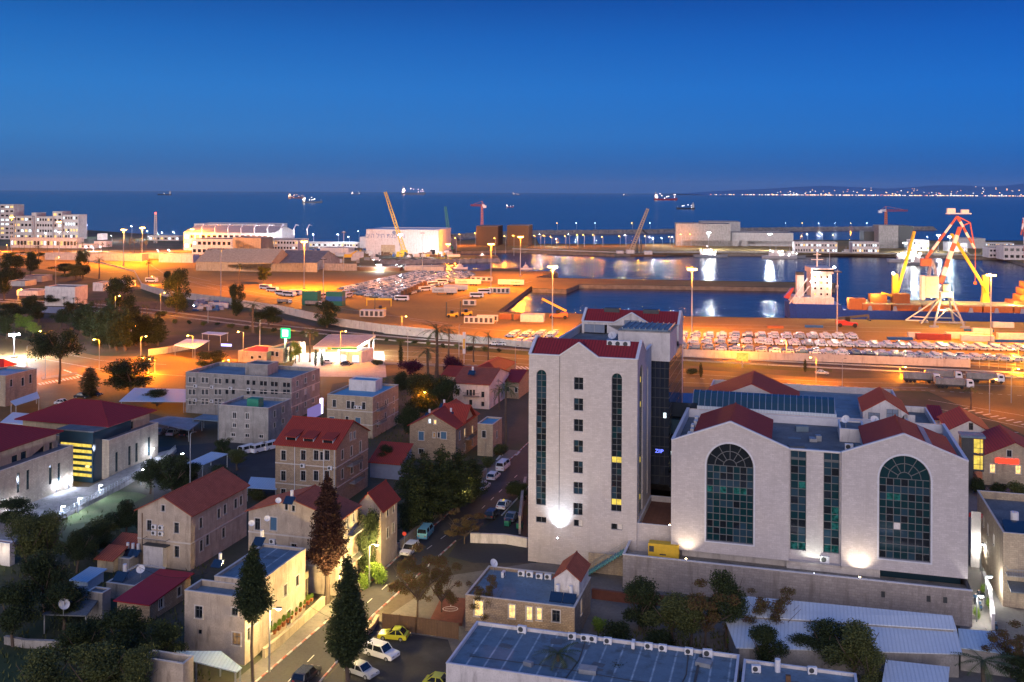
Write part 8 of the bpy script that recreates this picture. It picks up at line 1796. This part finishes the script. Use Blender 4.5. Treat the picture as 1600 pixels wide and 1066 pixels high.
for (x, y, t, w) in ((128, 520, 470, 34), (142, 530, 468, 30), (158, 545, 478, 34), (172, 545, 460, 22), (182, 548, 480, 34), (196, 548, 474, 32), (212, 540, 482, 34), (228, 540, 490, 36), (246, 540, 492, 30), (168, 520, 476, 40), (205, 515, 470, 34)): tree('pine', x, y, t, w, '%s dark cypress from the left in the dense boulevard clump' % WORD[sorted((128, 142, 158, 172, 182, 196, 212, 228, 246, 168, 205)).index(x)], 'cypress clump')
for (x, y, t, w) in ((20, 505, 470, 50), (45, 500, 460, 44), (60, 505, 475, 40), (80, 478, 458, 40), (110, 500, 470, 30), (10, 530, 490, 40), (95, 515, 480, 34)): tree('broad', x, y, t, w, '%s dark tree from the left around the white floodlight' % WORD[sorted((20, 45, 60, 80, 110, 10, 95)).index(x)], 'trees around the white floodlight')
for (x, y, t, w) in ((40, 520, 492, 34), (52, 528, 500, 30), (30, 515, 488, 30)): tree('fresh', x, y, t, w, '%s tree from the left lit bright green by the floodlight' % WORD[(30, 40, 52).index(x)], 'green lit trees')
for i in range(13): tree('palm', 85 + i * 12 + (i % 3) * 3, 478 + i * 1.3, 463 + i * 1.2, 12, '%s small palm from the left in the line by the rails' % WORD[i], 'palms by the rails')
random.seed(9)
for i in range(26): x = 230 + i * 22; tree('bush', x, 500 + (x - 230) * .09 + random.uniform(-3, 3), 493 + (x - 230) * .09, random.uniform(9, 18), '%s scrubby bush from the left on the railway verge' % WORD[i], 'bushes beside the railway')
for i in range(22): x = 20 + i * 14; tree('bush', x, 398 + random.uniform(-2, 3) + max(0, x - 160) * .05, 393 + max(0, x - 160) * .05, random.uniform(12, 20), '%s low dark bush from the left below the palm row' % WORD[i], 'bushes below the palms')
def fence(label, pts, h, mat, name='wooden_fence', z0=0.0, posts=2.4):
    w = [G(x, y) for x, y in pts]; c = w[0]; t = empty(name, c, 0, label, 'fence'); m = MB(); p_ = MB()
    for i in range(len(w) - 1):
        a_, b_ = w[i] - c, w[i + 1] - c; m.bar(a_ + Vector((0, 0, h / 2 + .1)), b_ + Vector((0, 0, h / 2 + .1)), .06, h); n = max(1, int((b_ - a_).length / posts))
        for k in range(n + 1): q = a_ + (b_ - a_) * k / n; p_.box(q.x - .06, q.x + .06, q.y - .1, q.y + .1, 0, h + .2)
    m.build('panel', MAT[mat], t); p_.build('posts', MAT['wood'], t); return t
fence('weathered brown plank fence behind the yellow car', [(598, 984), (650, 990), (716, 1000)], 2.2, 'wood')
dk = canopy('wooden_terrace', 'dark red brown decked terrace with a pale emblem between fence and villa', 'terrace', [(672, 968), (722, 974), (730, 935), (690, 932)], .5, .4, 'woodred', legs=False)
m = MB()
for k in range(18): a_ = k * pi / 9; m.bar((1.1 * cos(a_), .8 * sin(a_), .52), (1.1 * cos(a_ + .36), .8 * sin(a_ + .36), .52), .12, .03)
m.bar((-.8, 0, .52), (.8, 0, .52), .1, .03); m.bar((0, .8, .52), (0, 1.4, .52), .1, .03); m.build('floor_emblem', MAT['plasterw'], dk)
def lowwall(label, pts, h, mat='ostone2', th=.4, name='garden_wall'):
    w = [G(x, y) for x, y in pts]; c = w[0]; r = MB()
    for i in range(len(w) - 1): a_, b_ = w[i] - c, w[i + 1] - c; r.bar(a_ + Vector((0, 0, h / 2)), b_ + Vector((0, 0, h / 2)), th, h); r.bar(a_ + Vector((0, 0, h + .05)), b_ + Vector((0, 0, h + .05)), th + .12, .1)
    return r.build(name, MAT[mat], label=label, cat='wall', loc=c)
lowwall('low cream garden wall along the lit pavement before the corner house', [(412, 1030), (440, 1007), (506, 946)], 1.3, 'plastery'); lowwall('cream stone wall beside the street shrub', [(568, 903), (600, 880), (622, 862)], 1.5)
lowwall('pale wall and white gate below the dark pines', [(626, 858), (668, 822), (720, 776), (760, 742)], 1.4); lowwall('low wall on the left behind the pavement of the car park', [(590, 970), (582, 985), (566, 1000)], .8, 'ostone')
lowwall('grey garden wall winding through the dark left gardens', [(8, 1006), (40, 1012), (106, 1014)], 1.0, 'conc'); lowwall('low wall between alley and cream stone building', [(1552, 985), (1546, 940), (1536, 915)], 2.2, 'plasterw')
lowwall('white rendered wall below the tower beside the side court', [(735, 848), (790, 850), (824, 856)], 1.6, 'plasterw'); lowwall('red brown planked wall along the foot of the retaining wall', [(925, 935), (978, 942), (1075, 950)], 1.4, 'woodred')
lowwall('pale side wall at the left foot of the tower', [(812, 835), (816, 795), (821, 770)], 3.2, 'jstone2')
PT = empty('plant_pot', (0, 0, 0), 0, None, 'plant pot'); m = MB(); m.lathe((0, 0, 0), [(.14, 0), (.22, .34), (.24, .36)], 10); m.build('pot', MAT['cont_o'], PT)
o = bpy.data.objects.new('plant', K['green'][0][0]); C.objects.link(o); o.parent = PT; o.scale = (.6, .6, .8); o.location = (0, 0, .25)
w0, w1 = G(436, 1005), G(500, 947)
for i in range(10): p = w0 + (w1 - w0) * (i + .5) / 10 + Vector((-1.0, .2, 0)); put(PT, (p.x, p.y, .9), 0, random.uniform(1.2, 1.8), '%s potted plant from the bottom behind the lit garden wall' % WORD[i], 'potted plants')
def bin_(px, py, label): t = empty('waste_bin', G(px, py, .05), UP, label, 'bin'); m = MB(); m.prism([(-.6, .15), (.6, .15), (.7, 1.1), (-.7, 1.1)], 'y', -.45, .45); m.build('body', MAT['green'], t, recalc=True); m = MB(); m.box(-.72, .72, -.5, .5, 1.1, 1.2); m.build('lid', MAT['darkmetal'], t); [MB().cyl(x, y, 0, .15, .08, 8).build('wheel', MAT['black'], t) for x in (-.5, .5) for y in (-.35, .35)]
bin_(793, 822, 'green waste container beside the grey car'); bin_(812, 826, 'second green waste container in the side court')
rsn = empty('stop_sign', G(632, 862), 0, 'round red traffic sign at the pines', 'sign'); m = MB(); m.cyl(0, 0, 0, 3.4, .04, 8); m.build('pole', MAT['metal'], rsn); m = MB(); m.tube([(0, -.06, 3.1), (0, -.1, 3.1)], .38, 8); m.build('disc', MAT['red'], rsn)
def person(px, py, rz, label, top='cblue', legs='cdark', h=1.75, step=.18):
    V_ = [(0, 0, .95), (0, 0, 1.15), (0, 0, 1.38), (0, 0, 1.5), (0, 0, 1.62), (.02, 0, 1.73), (.0, -.1, .9), (step, -.1, .5), (step * .2 - .04, -.1, .08), (step * .2 + .12, -.1, .04), (0, .1, .9), (-.02, .1, .5), (-step, .1, .08), (-step + .16, .1, .04), (0, -.19, 1.4), (-.03, -.25, 1.12), (.1, -.24, .9), (0, .19, 1.4), (.02, .25, 1.12), (.14, .24, .9)]
    E_ = [(0, 1), (1, 2), (2, 3), (3, 4), (4, 5), (0, 6), (6, 7), (7, 8), (8, 9), (0, 10), (10, 11), (11, 12), (12, 13), (2, 14), (14, 15), (15, 16), (2, 17), (17, 18), (18, 19)]
    R_ = [.14, .13, .16, .06, .1, .07, .09, .065, .045, .04, .09, .065, .045, .04, .06, .045, .035, .06, .045, .035]
    me = bpy.data.meshes.new('body'); me.from_pydata(V_, E_, []); o = bpy.data.objects.new('body', me); C.objects.link(o); sk = o.modifiers.new('skin', 'SKIN'); me.materials.append(MAT[legs])
    for i, r_ in enumerate(R_): me.skin_vertices[0].data[i].radius = (r_, r_)
    me.skin_vertices[0].data[0].use_root = True; o.modifiers.new('sub', 'SUBSURF').levels = 1; bpy.context.view_layer.update()
    me2 = bpy.data.meshes.new_from_object(o.evaluated_get(bpy.context.evaluated_depsgraph_get())); bpy.data.objects.remove(o)
    me2.materials.clear(); [me2.materials.append(MAT[k]) for k in (legs, top, 'skin', 'hair')]
    for p in me2.polygons:
        z = p.center.z; hand = abs(p.center.y) > .2 and z < .98
        p.material_index = 3 if z > 1.66 else 2 if z > 1.47 or hand else 1 if z > .97 else 0; p.use_smooth = True
    t = empty('person', G(px, py, .03), rz, label, 'person'); b = bpy.data.objects.new('body', me2); C.objects.link(b); b.parent = t; t.scale = (h / 1.78,) * 3; return t
D('skin', M_plain('skin', (.45, .28, .2), .6, .1)); D('hair', M_plain('dark_hair', (.03, .02, .015), .7, .1))
person(1523.5, 944, 1.4, 'person in a dark blue jacket walking in the bright alley', 'cblue'); person(1529, 938, 1.2, 'person in dark clothes beside the alley plants', 'cdark')
def scooter(px, py, label, paint='cblue'):
    t = empty('motor_scooter', G(px, py, .03), UP, label, 'motor scooter'); m = MB(); m.prism([(-.7, .35), (.25, .3), (.45, .4), (.5, .95), (.38, .95), (.25, .45), (-.1, .45), (-.15, .75), (-.75, .78)], 'y', -.16, .16); m.build('body', MAT[paint], t, recalc=True); m = MB(); m.box(-.7, -.15, -.15, .15, .78, .86); m.build('seat', MAT['black'], t)
    for x in (-.55, .62): MB().tube([(x, -.06, .26), (x, .06, .26)], .26, 12).build('wheel', MAT['black'], t)
    m = MB(); m.bar((.45, -.3, 1.0), (.45, .3, 1.0), .05); m.bar((.62, 0, .3), (.42, 0, 1.0), .07); m.build('handlebar', MAT['metal'], t)
for x, y, lb in ((1538, 918, 'dark scooter parked highest in the alley'), (1532, 952, 'scooter parked in the middle of the alley'), (1551, 978, 'scooter at the low end of the alley'), (1556, 984, 'scooter nearest the sheet roofs in the alley')): scooter(x, y, lb)
m = MB(); m.box(-.9, 3.4, -.1, .1, 0, .9); m.build('lit_sign_box', M_emit('violet_box', (.45, .4, 1), 3), label='small violet lit sign box on the red roof of the diner', cat='sign', loc=G(349, 541, 4.2), rz=GA)
m = MB(); m.box(0, 3.2, 0, 2.4, 0, 2.2); m.box(.2, 3, .2, 2.2, 2.2, 2.26); m.build('roof_tank', MAT['green'], label='dark green box tank on the office annex roof', cat='tank', loc=W2(bpy.data.objects['office_annex'], 6.5, 2, bpy.data.objects['office_annex']['_H']), rz=GA)
def cable(label, a, b, sag=1.2):
    a, b = Vector(a), Vector(b); m = MB(); m.tube([tuple(a + (b - a) * t - Vector((0, 0, sag * 4 * t * (1 - t)))) for t in [i / 10 for i in range(11)]], .025, 4); m.build('overhead_cable', MAT['black'], label=label, cat='cable')
cable('thin black cable crossing over the street to the corner house', G(480, 945, 6), G(628, 985, 6)); cable('thin cable above the dark gardens by the crimson cottage', G(215, 885, 5), G(325, 895, 6))
random.seed(41); mb = MB()
for i in range(260):
    p = G(random.uniform(470, 700), random.uniform(391, 402) if random.random() < .6 else random.uniform(404, 418) if random.random() < .3 else 396); x, y = PX(p)
    if 588 < x < 780 and y > 404: continue
    s = random.uniform(1, 5); mb.box(p.x, p.x + s * random.uniform(1, 2.4), p.y, p.y + s, 0, random.uniform(1, 4.2), random.randrange(6), random.uniform(-.5, .5), (p.x, p.y))
mb.build('yard_clutter', [MAT[k] for k in ('cont_w', 'conc', 'plasterw', 'cont_b', 'rust', 'yellow')], kind='stuff', label='jumble of boats gear cabins and crates in the boat yard', cat='clutter')
mb = MB()
for i in range(160):
    x = random.uniform(300, 345) if i % 2 else random.uniform(115, 180); y = random.uniform(474, 486) if i % 2 else random.uniform(496, 512); p = G(x, y); s = random.uniform(.8, 3)
    mb.box(p.x, p.x + s * 1.6, p.y, p.y + s, 0, random.uniform(.6, 2.6), random.randrange(6), random.uniform(-.8, .8), (p.x, p.y))
mb.build('scrap_heap', [MAT[k] for k in ('cont_w', 'conc', 'plasterw', 'cont_b', 'rust', 'steelblue')], kind='stuff', label='scrap yard clutter with blue tarpaulins beside the rails', cat='clutter')
lamp(305, 484, 477, 'low white lamp in the scrap yard', MP * .03, WHT, 'ewhite', .4)
random.seed(50); vs = []; fs = []
for i in range(9000):
    px_, py_ = random.choice(((random.uniform(0, 330), random.uniform(800, 1066)), (random.uniform(560, 720), random.uniform(590, 700)), (random.uniform(930, 1400), random.uniform(985, 1066)), (random.uniform(0, 250), random.uniform(470, 540))))
    p = G(px_, py_); h_ = random.uniform(.2, .9); a_ = random.uniform(0, 6.28); d = Vector((cos(a_), sin(a_), 0)) * .12; l_ = Vector((random.uniform(-.3, .3), random.uniform(-.3, .3), h_)); b = len(vs)
    vs += [(p - d).to_tuple(), (p + d).to_tuple(), (p + l_).to_tuple()]; fs.append((b, b + 1, b + 2))
me = bpy.data.meshes.new('undergrowth'); me.from_pydata(vs, [], fs); me.materials.append(MAT['leafl']); o = bpy.data.objects.new('undergrowth', me); C.objects.link(o); tag(o, 'dark weeds and undergrowth covering the garden ground', 'weeds', None, 'stuff')
rr = random.Random(4); E1, E2 = DIR(GA)
m = MB(); z = 4.66
for x in (14.5, 27.5): m.tube([(x, .6, z), (x + .6, 6, z), (x + .3, 11.5, z)], .07, 5)
m.tube([(2, 3.2, z), (12, 3.4, z), (22, 2.7, z), (31, 3.1, z)], .04, 4); m.tube([(29.2, .5, z), (29.3, 11.6, z)], .16, 6)
m.build('roof_pipe', MAT['darkmetal'], lr)
for k in range(9): m = MB(); x, y = rr.uniform(2, 31), rr.uniform(2, 10); m.box(0, rr.uniform(.5, 2.2), 0, rr.uniform(.4, 1.6), 0, .02 if k % 3 else .5, 0, rr.uniform(-.3, .3)); m.build('roof_patch' if k % 3 else 'roof_vent', MAT['bitumen' if k % 3 else 'metal'], lr, loc=(x, y, 4.61))
wg = bpy.data.objects['workshop_wing']
for k in range(6): m = MB(); x, y = rr.uniform(1, 14), rr.uniform(1.5, 10); m.box(0, rr.uniform(.5, 2.2), 0, rr.uniform(.4, 1.6), 0, .02 if k % 2 else .8, 0, rr.uniform(-.3, .3)); m.build('roof_patch' if k % 2 else 'roof_vent', MAT['bitumen' if k % 2 else 'rust'], wg, loc=(x, y, 4.31))
m = MB(); m.cyl(0, 0, 0, 1.5, .35, 14); m.build('water_tank', MAT['white'], label='slender white water tank on the grey blue roof block', cat='water tank', loc=W2(wg, 4, 11, 4.3))
for k in range(14): m = MB(); x, y = rr.uniform(16, 30), rr.uniform(3, 22); m.box(0, rr.uniform(.4, 2.5), 0, rr.uniform(.4, 2), 0, rr.choice((.02, .02, .5, .9)), 0, rr.uniform(-.3, .3)); m.build('roof_box', MAT[rr.choice(('bitblue', 'metal', 'bitumen'))], an, loc=(x, y, AE - 1.49))
light(vl, (10, -2.2, 2.4), 60, WRM); light(vl, (15, -2.2, 2.4), 50, WRM)
light(h5, (h5['_W'] + 3, h5['_D'] + 1, 3.4), 1500, (1, .7, .2)); light(h5, (h5['_W'] + 3, h5['_D'] + 10, 3.4), 900, (1, .72, .25))
light(st, (3, -1.2, 2.5), 200, (1, .7, .15))
mb = MB(); mb.box(-32000, 32000, -600, 44900, -9, 480)
hz = mb.build('haze', D('hazem', bpy.data.materials.new('haze_air')), kind='stuff', label='thin bluish evening haze over sea and town', cat='haze')
m = MAT['hazem']; m.use_nodes = True; n = m.node_tree; n.nodes.clear()
o = n.nodes.new('ShaderNodeOutputMaterial'); v = n.nodes.new('ShaderNodeVolumePrincipled'); v.inputs['Color'].default_value = (.75, .85, 1, 1); v.inputs['Density'].default_value = 1.2e-5
n.links.new(v.outputs[0], o.inputs['Volume'])
